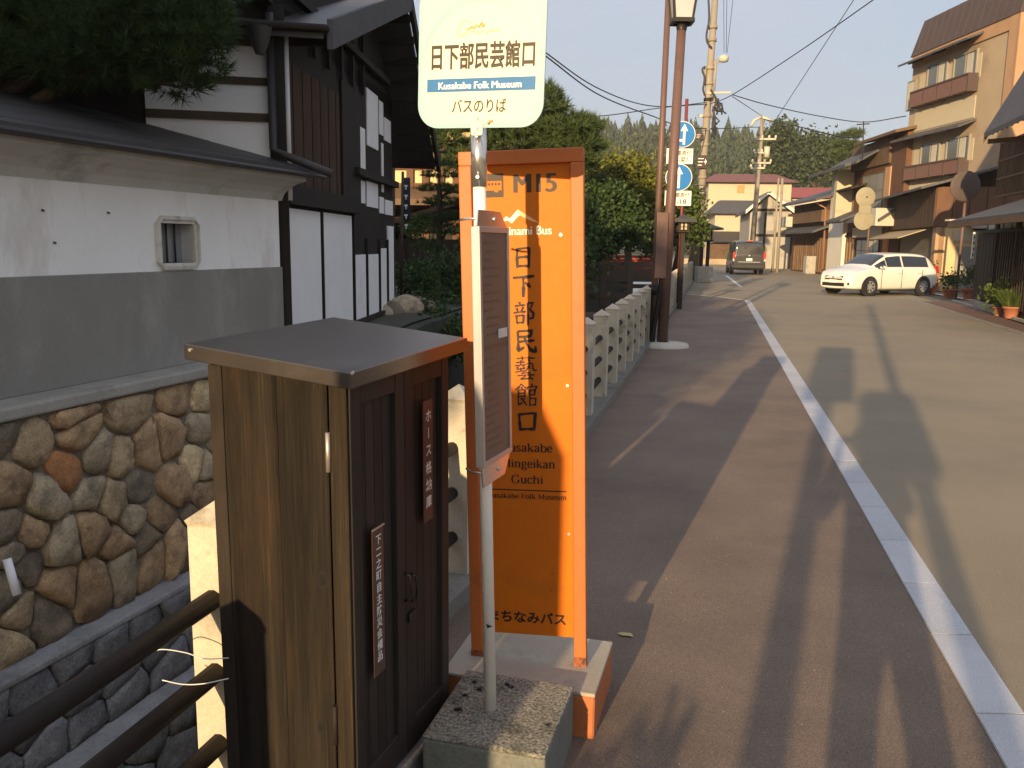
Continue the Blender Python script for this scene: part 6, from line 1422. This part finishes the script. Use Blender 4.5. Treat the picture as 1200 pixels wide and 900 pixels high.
car('van', 'dark grey van driving away up the street', VM, S_VAN, M_DKV, VANP, ((1.45, .92, 0), (1.45, -.92, 0), (-1.15, .92, 0), (-1.15, -.92, 0)), .335, van_extra)
# other white cars half hidden further back
copy_at(WC, Matrix.Translation((18.9, 67.0, .008)) @ Matrix.Rotation(R(200), 4, 'Z'), 'white car half hidden behind the dark van')
pw = at(470, 335, 24); copy_at(WC, Matrix.Translation((pw.x - .9, 25.5, .66)) @ Matrix.Rotation(R(20), 4, 'Z'), 'white car glimpsed in the yard past the dark timber house')
# ---------------------------------------------------------------- vegetation
RG = np.random.default_rng(17)
M_BARK = wood('pine_bark', (.045, .032, .024), (.11, .08, .06), 'z', .9)
def unit(n): v = RG.normal(size=(n, 3)); return v / np.linalg.norm(v, axis=1, keepdims=True)
def needles(cent, out, per, ln, wd, spread=.9):
    """bundles of needles: cent (n,3) tuft centres, out (n,3) tuft directions"""
    n = len(cent); C = np.repeat(cent, per, 0); D = np.repeat(out, per, 0) + unit(n * per) * spread
    D /= np.linalg.norm(D, axis=1, keepdims=True); L = ln * RG.uniform(.6, 1.15, (n * per, 1))
    S = np.cross(D, unit(n * per)); S /= np.linalg.norm(S, axis=1, keepdims=True) + 1e-9; S *= wd / 2
    return np.stack([C - S, C + S, C + D * L], 1)
def pad_tufts(c, r, n, lower=.25):
    v = unit(n); v[:, 2] = np.where(v[:, 2] < 0, v[:, 2] * lower, v[:, 2]); k = RG.uniform(.45, 1.0, (n, 1)) ** .5
    bump = 1 + .22 * np.sin(v[:, :1] * 7 + c[0]) * np.cos(v[:, 1:2] * 6 + c[1])
    return np.array(c) + v * np.array(r) * k * bump, v * [1, 1, .6] + [0, 0, .55]
def leaves(cent, sz, asp=.6):
    n = len(cent); D = unit(n); S = np.cross(D, unit(n)); S /= np.linalg.norm(S, axis=1, keepdims=True) + 1e-9
    L = sz * RG.uniform(.4, 1.5, (n, 1)); D = D * L / 2; S = S * L * asp / 2
    return np.stack([cent - D, cent + S, cent + D, cent - S], 1)
def crown_points(blobs, n, clump, sub=.34):
    """leaf clumps through the volume of several ellipsoids"""
    vol = np.array([r[0] * r[1] * r[2] for c, r in blobs]); out = []
    for (c, r), w in zip(blobs, vol / vol.sum()):
        m = max(8, int(n * w / clump)); v = unit(m); k = RG.uniform(.25, 1.0, (m, 1)) ** .4; cc = np.array(c) + v * np.array(r) * k
        q = np.repeat(cc, clump, 0) + RG.normal(size=(m * clump, 3)) * np.array(r).min() * sub * RG.uniform(.5, 1.2, (m, 1)).repeat(clump, 0); out.append(q)
    return np.concatenate(out)
def limbs(t, base, tops, r, m=None):
    base = Vector(base); m = m or M_BARK
    top = Vector(tops[0]); mid = base.lerp(top, .5) + Vector((RG.uniform(-.15, .15), RG.uniform(-.1, .1), 0)) * (top - base).length * .3
    MB().tube([tuple(x) for x in smooth_pts([tuple(base), tuple(mid), tuple(top)], 6)], [r, r * .85, r * .7, r * .55, r * .35, r * .15], 10).build('trunk', m, t, world=True)
    for q in tops[1:]:
        q = Vector(q); k = RG.uniform(.35, .75); a = base.lerp(top, k); b = a.lerp(q, .5) + Vector((0, 0, .08 * (q - a).length))
        MB().tube([tuple(x) for x in smooth_pts([tuple(a), tuple(b), tuple(q)], 4)], [r * .45, r * .35, r * .22, r * .08], 7).build('limb', m, t, world=True)
LF_PINE = leafmat('pine_needles', (.018, .036, .012), (.062, .10, .03), .15)
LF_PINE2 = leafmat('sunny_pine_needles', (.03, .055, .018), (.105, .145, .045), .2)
LF_DARK = leafmat('dark_leaves', (.020, .042, .014), (.072, .115, .033), .2)
LF_YEL = leafmat('yellow_green_leaves', (.06, .075, .012), (.20, .20, .035), .3)
LF_MID = leafmat('mid_green_leaves', (.035, .060, .014), (.11, .15, .035), .25)
LF_FOR = leafmat('forest_green', (.022, .036, .016), (.068, .090, .036), .15)
def pine(label, base, pads, tuft_n, per, ln, wd, r, m=LF_PINE, name='pine_tree', group=None, lower=.25):
    t = thing(name, label, 'tree', base, group=group)
    top = max(pads, key=lambda p: p[0][2])[0]
    limbs(t, base, [top] + [p[0] for p in pads if p[0] is not top], r)
    V = []
    tot = sum(p[1][0] * p[1][1] for p in pads)
    for c, rr_ in pads:
        n = int(tuft_n * rr_[0] * rr_[1] / tot) + 6; a, b = pad_tufts(c, rr_, n, lower); V.append(needles(a, b, per, ln, wd))
    tris('crown', np.concatenate(V), m, t, world=True); return t
def tree(label, base, blobs, n, sz, m, r, name='tree', group=None, clump=26, sub=.34):
    t = thing(name, label, 'tree', base, group=group)
    top = max(blobs, key=lambda b: b[0][2])[0]; limbs(t, base, [top] + [b[0] for b in blobs if b[0] is not top], r)
    tris('crown', leaves(crown_points(blobs, n, clump, sub), sz), m, t, world=True, per=4); return t
def ap(u, v, Y): return tuple(at(u, v, Y))
# big pine bough over the storehouse roof
pads = [(ap(30, -70, 6.4), (1.2, .8, .45)), (ap(120, -10, 6.2), (.85, .7, .42)), (ap(200, 20, 6.1), (.48, .5, .40)), (ap(60, 45, 6.1), (.75, .6, .34)), (ap(-40, 60, 6.2), (.7, .6, .3)), (ap(150, 62, 6.1), (.52, .5, .26)), (ap(212, 66, 6.05), (.33, .4, .24)), (ap(205, 100, 6.05), (.20, .25, .11)), (ap(230, 40, 6.0), (.22, .3, .22)), (ap(-120, 0, 6.3), (.9, .7, .4)), (ap(100, 80, 6.15), (.5, .4, .2)), (ap(210, -30, 6.3), (.5, .5, .35))]
pine('dark pine bough overhanging the storehouse roof at upper left', (-5.3, 6.7, .655), pads, 5200, 20, .105, .0065, .16, lower=.7)
# pines and trees behind the orange panel
Y = 22
pads = [(ap(600, 150, Y), (1.1, 1.0, .5)), (ap(630, 128, Y), (.75, .9, .45)), (ap(560, 140, Y), (.8, .9, .45)), (ap(660, 155, Y), (.85, .9, .42)), (ap(525, 165, Y), (.5, .7, .3)), (ap(640, 118, Y), (.38, .5, .35)), (ap(684, 150, Y), (.45, .6, .28)), (ap(620, 172, Y), (1.3, 1.0, .45)), (ap(680, 172, Y), (.6, .8, .3)), (ap(585, 110, Y), (.5, .6, .4)), (ap(660, 190, Y), (.9, .9, .4)), (ap(545, 190, Y), (.6, .7, .3))]
pine('spreading green pine whose crown shows above the orange panel', (.2, 22, .655), pads, 3600, 16, .24, .020, .22, LF_PINE2, lower=.5)
Y = 17.8
pads = [(ap(516, 178, Y), (.16, .2, .08)), (ap(515, 192, Y), (.26, .3, .09)), (ap(518, 206, Y), (.36, .35, .10)), (ap(512, 222, Y), (.40, .4, .11)), (ap(520, 238, Y), (.46, .4, .12)), (ap(514, 256, Y), (.50, .45, .13)), (ap(526, 272, Y), (.50, .45, .14)), (ap(505, 290, Y), (.34, .35, .12)), (ap(538, 255, Y), (.4, .4, .12)), (ap(540, 225, Y), (.35, .3, .11))]
pine('clipped garden pine with flat tiers in front of the sunlit shop', (at(517, 300, Y).x, Y, .655), pads, 1500, 12, .10, .012, .07, LF_PINE2, 'garden_pine', lower=.3)
def shrub(label, blobs, n, sz, m, name='shrub', group=None):
    c = blobs[0][0]; t = thing(name, label, 'shrub', (c[0], c[1], .655), group=group)
    for k in range(5):
        b = blobs[k % len(blobs)][0]; MB().tube([(c[0] + .1 * k - .2, c[1], .6), ((b[0] + c[0]) / 2, b[1], (b[2] + .65) / 2), tuple(b)], [.03, .02, .008], 6).build('stem', M_BARK, t, world=True)
    tris('foliage', leaves(crown_points(blobs, n, 20, .36), sz), m, t, world=True, per=4)
shrub('low dark green hedge in the shaded yard', [(ap(500, 322, 16), (.6, .5, .28)), (ap(525, 330, 15.5), (.55, .5, .3)), (ap(482, 332, 16.5), (.3, .4, .25))], 5200, .07, LF_DARK)
shrub('small bright shrub under the garden pine', [(ap(487, 266, 19), (.32, .3, .18)), (ap(498, 262, 19), (.25, .3, .15))], 1300, .06, LF_MID)
shrub('small leafy shrub below the shed roof line', [(ap(503, 288, 19.5), (.25, .3, .14))], 700, .06, LF_MID)
shrub('dark bush hanging over the river behind the orange panel', [(ap(560, 330, 14), (.8, .6, .8)), (ap(620, 300, 15), (.9, .7, .9)), (ap(530, 372, 13.5), (.5, .5, .4)), (ap(660, 280, 16), (.7, .6, .9))], 9000, .10, LF_DARK)
shrub('dark fern clump on the bank edge beside the cabinet lid', [(ap(512, 384, 11.6), (.35, .3, .2)), (ap(532, 398, 11.2), (.3, .3, .2)), (ap(500, 362, 12.2), (.3, .3, .2)), (ap(548, 405, 11.4), (.3, .3, .2))], 4200, .06, LF_DARK)
Y = 23
tree('dark green bushy tree right of the orange panel', (at(700, 330, Y).x, Y, .655), [(ap(700, 262, Y), (.9, .9, .75)), (ap(722, 268, Y), (.75, .9, .5)), (ap(688, 282, Y), (.7, .8, .5)), (ap(710, 235, Y), (.65, .8, .5)), (ap(738, 268, Y), (.45, .7, .5)), (ap(676, 240, Y), (.6, .7, .6))], 17000, .11, LF_DARK, .12)
Y = 29
tree('yellow-green tree glowing between the panel and the lamp post', (at(735, 330, Y).x, Y, .655), [(ap(738, 225, Y), (.95, 1.0, .95)), (ap(722, 205, Y), (.75, .8, .6)), (ap(742, 196, Y), (.45, .6, .5)), (ap(757, 235, Y), (.6, .8, .8)), (ap(705, 222, Y), (.6, .8, .7)), (ap(760, 262, Y), (.5, .8, .5))], 15000, .13, LF_YEL, .14)
Y = 33
tree('mid green tree behind the lamp post and blue signs', (at(790, 320, Y).x, Y, .5), [(ap(775, 245, Y), (.8, 1.0, .9)), (ap(795, 262, Y), (.8, 1.0, .8)), (ap(806, 240, Y), (.55, .8, .6)), (ap(765, 275, Y), (.6, .9, .7)), (ap(815, 268, Y), (.4, .6, .5))], 12000, .14, LF_MID, .14)
Y = 40
tree('large olive tree mass behind the yellow-green tree', (at(700, 325, Y).x, Y, .5), [(ap(700, 232, Y), (1.6, 1.4, 1.2)), (ap(735, 240, Y), (1.5, 1.4, 1.2)), (ap(670, 235, Y), (1.7, 1.4, 1.3)), (ap(775, 250, Y), (1.3, 1.2, 1.0)), (ap(640, 225, Y), (1.5, 1.4, 1.2))], 15000, .20, LF_MID, .2)
# round-topped pines behind the roofs on the right
Y = 120
pads = [(ap(918, 168, Y), (2.6, 2.2, 2.2)), (ap(916, 152, Y), (1.8, 1.8, 1.4)), (ap(905, 185, Y), (2.6, 2, 1.8)), (ap(935, 185, Y), (3.0, 2.2, 1.8)), (ap(925, 200, Y), (4, 2.2, 1.6))]
tree('tall pointed pine above the roofs', (at(920, 290, Y).x, Y, 0), pads, 7000, .55, LF_FOR, .3, 'distant_pine', 'pines above the roofs')
pads = [(ap(955, 172, Y), (3.2, 2.2, 1.9)), (ap(972, 182, Y), (3.0, 2.2, 2.0)), (ap(945, 190, Y), (3, 2.2, 1.8)), (ap(985, 190, Y), (2.6, 2.2, 1.8)), (ap(962, 200, Y), (5, 2.2, 1.6))]
tree('wide dark pine behind the white-ended house roof', (at(960, 290, Y).x, Y, 0), pads, 9000, .55, LF_FOR, .35, 'distant_pine', 'pines above the roofs')
Y = 80
pads = [(ap(994, 160, Y), (1.0, .9, .3)), (ap(1003, 156, Y), (.6, .6, .25)), (ap(990, 170, Y), (1.1, .9, .35)), (ap(1000, 174, Y), (.9, .8, .4)), (ap(985, 182, Y), (1.0, .9, .5))]
pine('small flat-topped pine above the brown house roof', (at(994, 290, Y).x, Y, 0), pads, 420, 10, .5, .07, .14, LF_PINE2, 'distant_pine', 'pines above the roofs', .4)

# wooded hill
hn = 60; rows = []
def hill_z(x, y): return max(0.0, (y - 150) * .17) * 1.08 * (1 + .10 * math.sin(x * .021) + .05 * math.sin(x * .06 + 1)) * max(.25, 1 - max(0, (x - 70)) / 260) - .5
for j in range(9):
    y_ = 150 + j * 28; rows.append([(-260 + i * 12.0, y_, hill_z(-260 + i * 12.0, y_)) for i in range(hn)])
tag(MB().grid(rows, True).build('wooded_hill', mat('forest_floor', (.03, .04, .018), .95, .3, .05, rnd=False)), kind='structure')
V = []
for k in range(2700):
    y_ = 165 + 205 * RG.random() ** .8; x = RG.uniform(-120, 210)
    if x / y_ < -.15: continue
    h = RG.uniform(8, 12.5) * (1.2 if RG.random() < .12 else 1); z = hill_z(x, y_) ; rad = h * RG.uniform(.20, .28); n = 70
    tt = RG.random(n) ** .7; a = RG.uniform(0, 2 * PI, n); rr_ = rad * (1 - tt) * RG.uniform(.75, 1.15, n); zz = z + h * (.12 + .88 * tt)
    c = np.stack([x + rr_ * np.cos(a), y_ + rr_ * np.sin(a), zz], 1)
    w = (rad * .42 * (1.15 - tt))[:, None]; d = np.stack([np.cos(a), np.sin(a), -.5 + 0 * a], 1); s = np.stack([-np.sin(a), np.cos(a), 0 * a], 1)
    V.append(np.stack([c - s * w, c + s * w, c + d * w * 1.1 + [0, 0, -.3], ], 1)); V.append(np.stack([c - s * w * .8, c + s * w * .8, c + np.array([0, 0, 1.0]) * w * 1.5 - d * w * .4], 1))
tag(tris('far_forest', np.concatenate(V), LF_FOR), 'dense conifer forest on the far hill', 'forest', kind='stuff')

# potted plants across the street
M_TER = mat('terracotta', (.36, .13, .07), .8, .12, 8)
def pot(label, p, r, h, ph, spread, m, n=420, kind='blade'):
    t = thing('potted_plant', label, 'plant', p, group='potted plants along the far houses')
    MB().lathe([(r * .68, 0), (r * .95, h * .85), (r * 1.08, h * .86), (r * 1.08, h), (r * .9, h), (r * .85, h * .85), (.001, h * .83)], (0, 0, 0), 18).build('pot', M_TER, t)
    c = np.zeros((n, 3)); a = RG.uniform(0, 2 * PI, n); q = RG.random(n) ** .5 * r * .8; c[:, 0] = q * np.cos(a); c[:, 1] = q * np.sin(a); c[:, 2] = h * .85
    if kind == 'blade':
        d = np.stack([np.cos(a) * spread * RG.uniform(.3, 1, n), np.sin(a) * spread * RG.uniform(.3, 1, n), ph * RG.uniform(.5, 1.05, n)], 1); s = np.cross(d, unit(n)); s /= np.linalg.norm(s, axis=1, keepdims=True); s *= .018
        V = np.stack([c - s, c + s, c + d], 1); tris('foliage', V, m, t)
    else: tris('foliage', leaves(np.array([0, 0, h + ph * .5]) + RG.normal(size=(n, 3)) * [spread * .4, spread * .4, ph * .25], .10), m, t, per=4)
    return t
p = gr(1184, 373); pot('terracotta pot of grassy plant by the lattice house', p, .19, .28, .48, .32, LF_MID)
p = gr(1172, 370); pot('bushy green plant in a pot before the lattice door', p, .20, .22, .62, .45, LF_MID, 700, 'leaf')
p = gr(1091, 344); pot('small orange pot beside the shop pillar', p, .24, .42, .9, .25, LF_MID, 90, 'leaf')
p = gr(1133, 352) + Vector((.4, .6, 0)); pot('dark leafy pot plant in the gap beside the lattice house', p, .26, .36, .75, .5, LF_DARK, 600, 'leaf')
p = gr(1128, 351) + Vector((.0, .9, 0)); pot('red pot with dark plant next to the mirror post', p, .22, .3, .6, .4, LF_DARK, 400, 'leaf')
p = gr(1199, 372) + Vector((.5, .2, 0)); pot('tall climbing plant at the right edge of the lattice house', p, .25, .3, 1.9, .5, LF_MID, 700, 'leaf')
# ---------------------------------------------------------------- unseen things behind the viewer that throw the evening shadows
def sx(s, Y): return s + math.tan(SUN_AZ) * Y          # s: distance across the light
q = thing('shade_house', 'tall plain unseen house, placed far behind the viewer to shade the river side', 'house', M=frame((sx(-4.2, -30), -30, 0), 21.4))  # unseen, kept narrow and distant so it only blocks sun from the left bank
MB().box(-7, 0, -8, 0, 0, 11.4).build('wall', M_GRYW, q)
MB().hexa([(x, y, z) for z, k in ((11.4, 0), (13.2, 3)) for y in (-8.6 + k, .6 - k) for x in (-7.6, .4)]).build('roof', M_TILE, q)
for k in range(3):
    for j in range(3): MB().box(-6.2 + k * 2.1, -5.0 + k * 2.1, -.02, .03, 2.0 + 3.2 * j, 3.6 + 3.2 * j).build('window', M_GLS, q)
Y = -8.0; b = Vector((sx(-2.9, Y), Y, 0))
def bp(s, Y, z): return (sx(s, Y), Y, z)
tree('leafy street tree behind the viewer', b, [(bp(-2.75, Y, 3.6), (.75, 1.0, .7)), (bp(-3.2, Y, 4.6), (1.2, 1.2, 1.0)), (bp(-2.6, Y + .5, 4.9), (.8, 1.0, .6)), (bp(-3.0, Y, 5.9), (1.1, 1.1, .8)), (bp(-3.3, Y, 2.9), (.7, .9, .7)), (bp(-2.55, Y, 2.9), (.4, .6, .4))], 9000, .16, LF_MID, .15)
# plain pole and a square notice on a post
pz_ = Vector((sx(.62, -3.2), -3.2, 0)); t = thing('steel_pole', 'plain steel pole behind the viewer', 'pole', pz_)
MB().cyl((0, 0, 0), (0, 0, 6.3), .07, n=14).build('shaft', M_UPOLE, t); MB().cyl((0, 0, 6.3), (0, 0, 6.36), .09, n=14).build('cap', M_IRON, t)
MB().prism(rrect(.30, .44, .14), (-.16, -.09, 2.46), (1, 0, 0), (0, 0, 1), (0, .02, 0)).build('round_cornered_board', M_SWH, t)
pz_ = Vector((sx(-.16, -2.6), -2.6, 0)); t = thing('notice_post', 'notice board on a post behind the viewer', 'sign', pz_)
MB().cyl((0, 0, 0), (0, 0, 3.4), .075, n=12).build('post', M_BPOLE, t); nb = MB().box(-.28, .28, -.06, -.02, 2.6, 3.75).build('board', M_SWH, t)
# unseen low planter and narrow slope-topped cabinet, added only for their shadows
pz_ = Vector((sx(-.58, -1.25), -1.25, 0)); t = thing('planter', 'unseen concrete planter with a clipped bush, added to shade the near pavement', 'planter', pz_)
MB().hexa([(x, y, z) for z, k in ((0, .0), (.5, .04)) for y in (-.22 - k, .22 + k) for x in (-.24 - k, .24 + k)]).build('box', M_CONC, t)
tris('foliage', leaves(crown_points([((-.08, 0, .62), (.22, .22, .2)), ((.12, 0, .60), (.18, .2, .18)), ((0, .05, .74), (.15, .18, .12))], 2600, 20), .05), LF_MID, t, per=4)
pz_ = Vector((sx(-1.06, -.9), -.9, 0)); t = thing('shade_cabinet', 'unseen narrow grey cabinet, added with a sloping top to cast a shoulder-like shadow', 'cabinet', M=frame(pz_, 21.4))
MB().prism([(-.13, 0), (.13, 0), (.13, 1.72), (.03, 1.93), (-.13, 1.95)], (0, -.15, 0), (1, 0, 0), (0, 0, 1), (0, .3, 0)).build('case', M_SHUT, t)
MB().box(-.11, .11, -.165, -.15, .1, 1.65).build('door', M_SHUT, t)
# the photographer
def person_body():
    J = [((0, 0, .98), .15), ((0, 0, 1.15), .15), ((0, .02, 1.34), .17), ((0, .02, 1.47), .09), ((0, .03, 1.55), .058), ((0, .05, 1.66), .10), ((0, .04, 1.76), .075),
         ((.11, 0, .90), .10), ((.15, .03, .50), .068), ((.17, 0, .09), .048), ((.18, .12, .04), .04), ((-.11, 0, .90), .10), ((-.16, .03, .50), .068), ((-.18, 0, .09), .048), ((-.19, .12, .04), .04),
         ((.19, .02, 1.42), .065), ((.30, .10, 1.20), .05), ((.10, .30, 1.50), .036), ((.06, .33, 1.56), .034), ((-.19, .02, 1.42), .065), ((-.30, .10, 1.20), .05), ((-.10, .30, 1.50), .036), ((-.06, .33, 1.56), .034)]
    E_ = [(0, 1), (1, 2), (2, 3), (3, 4), (4, 5), (5, 6), (0, 7), (7, 8), (8, 9), (9, 10), (0, 11), (11, 12), (12, 13), (13, 14), (2, 15), (15, 16), (16, 17), (17, 18), (2, 19), (19, 20), (20, 21), (21, 22)]
    for s, w in ((1, 18), (-1, 22)):
        for k in range(5):
            b = len(J); h = 1.62 - .022 * k; J.append(((s * (.085 - .004 * k), .35 + .004 * k, h - .02), .009)); E_.append((w, b)); J.append(((s * (.075 - .02 * (k == 0)), .375, h + (.012 if k else .03)), .0075)); E_.append((b, b + 1))
    me = bpy.data.meshes.new('body'); me.from_pydata([j[0] for j in J], E_, []); me.update(); o = link('body', me, mat('plain_clothes', (.12, .13, .16), .9, .1))
    sm = o.modifiers.new('skin', 'SKIN')
    for v, j in zip(me.skin_vertices[0].data, J): v.radius = (j[1], j[1]); v.use_root = False
    me.skin_vertices[0].data[0].use_root = True; sm.use_smooth_shade = True; o.modifiers.new('sub', 'SUBSURF').render_levels = 1
    return o
pm = Matrix.Translation((sx(.26, -.42), -.42, .004)) @ Matrix.Rotation(R(8), 4, 'Z')
t = thing('person', 'photographer in plain dark clothes holding up a phone', 'person', M=pm); o = person_body(); o.parent = t
MB().lathe([(.105, .0), (.108, .05), (.085, .115), (.02, .135)], (0, .035, 1.68), 16).build('hair', M_TRIM, t)
ph = MB().box(-.075, .075, -.004, .004, -.038, .038).build('phone', M_TRIM, None, bevel=.003); ph.matrix_world = Matrix.Translation((.075, -.05, 1.61)); tag(ph, 'black phone held up by the photographer', 'phone')
# ---------------------------------------------------------------- evening air
m = bpy.data.materials.new('haze_air'); m.use_nodes = True; t_ = m.node_tree; t_.nodes.clear()
pv_ = t_.nodes.new('ShaderNodeVolumePrincipled'); pv_.inputs['Color'].default_value = (.92, .94, 1.0, 1); pv_.inputs['Density'].default_value = .00035; pv_.inputs['Anisotropy'].default_value = .0
om = t_.nodes.new('ShaderNodeOutputMaterial'); t_.links.new(pv_.outputs['Volume'], om.inputs['Volume'])
tag(MB().box(-420, 420, -220, 440, -4, 66).build('haze', m), 'thin pale evening haze over the whole place', 'haze', kind='stuff')
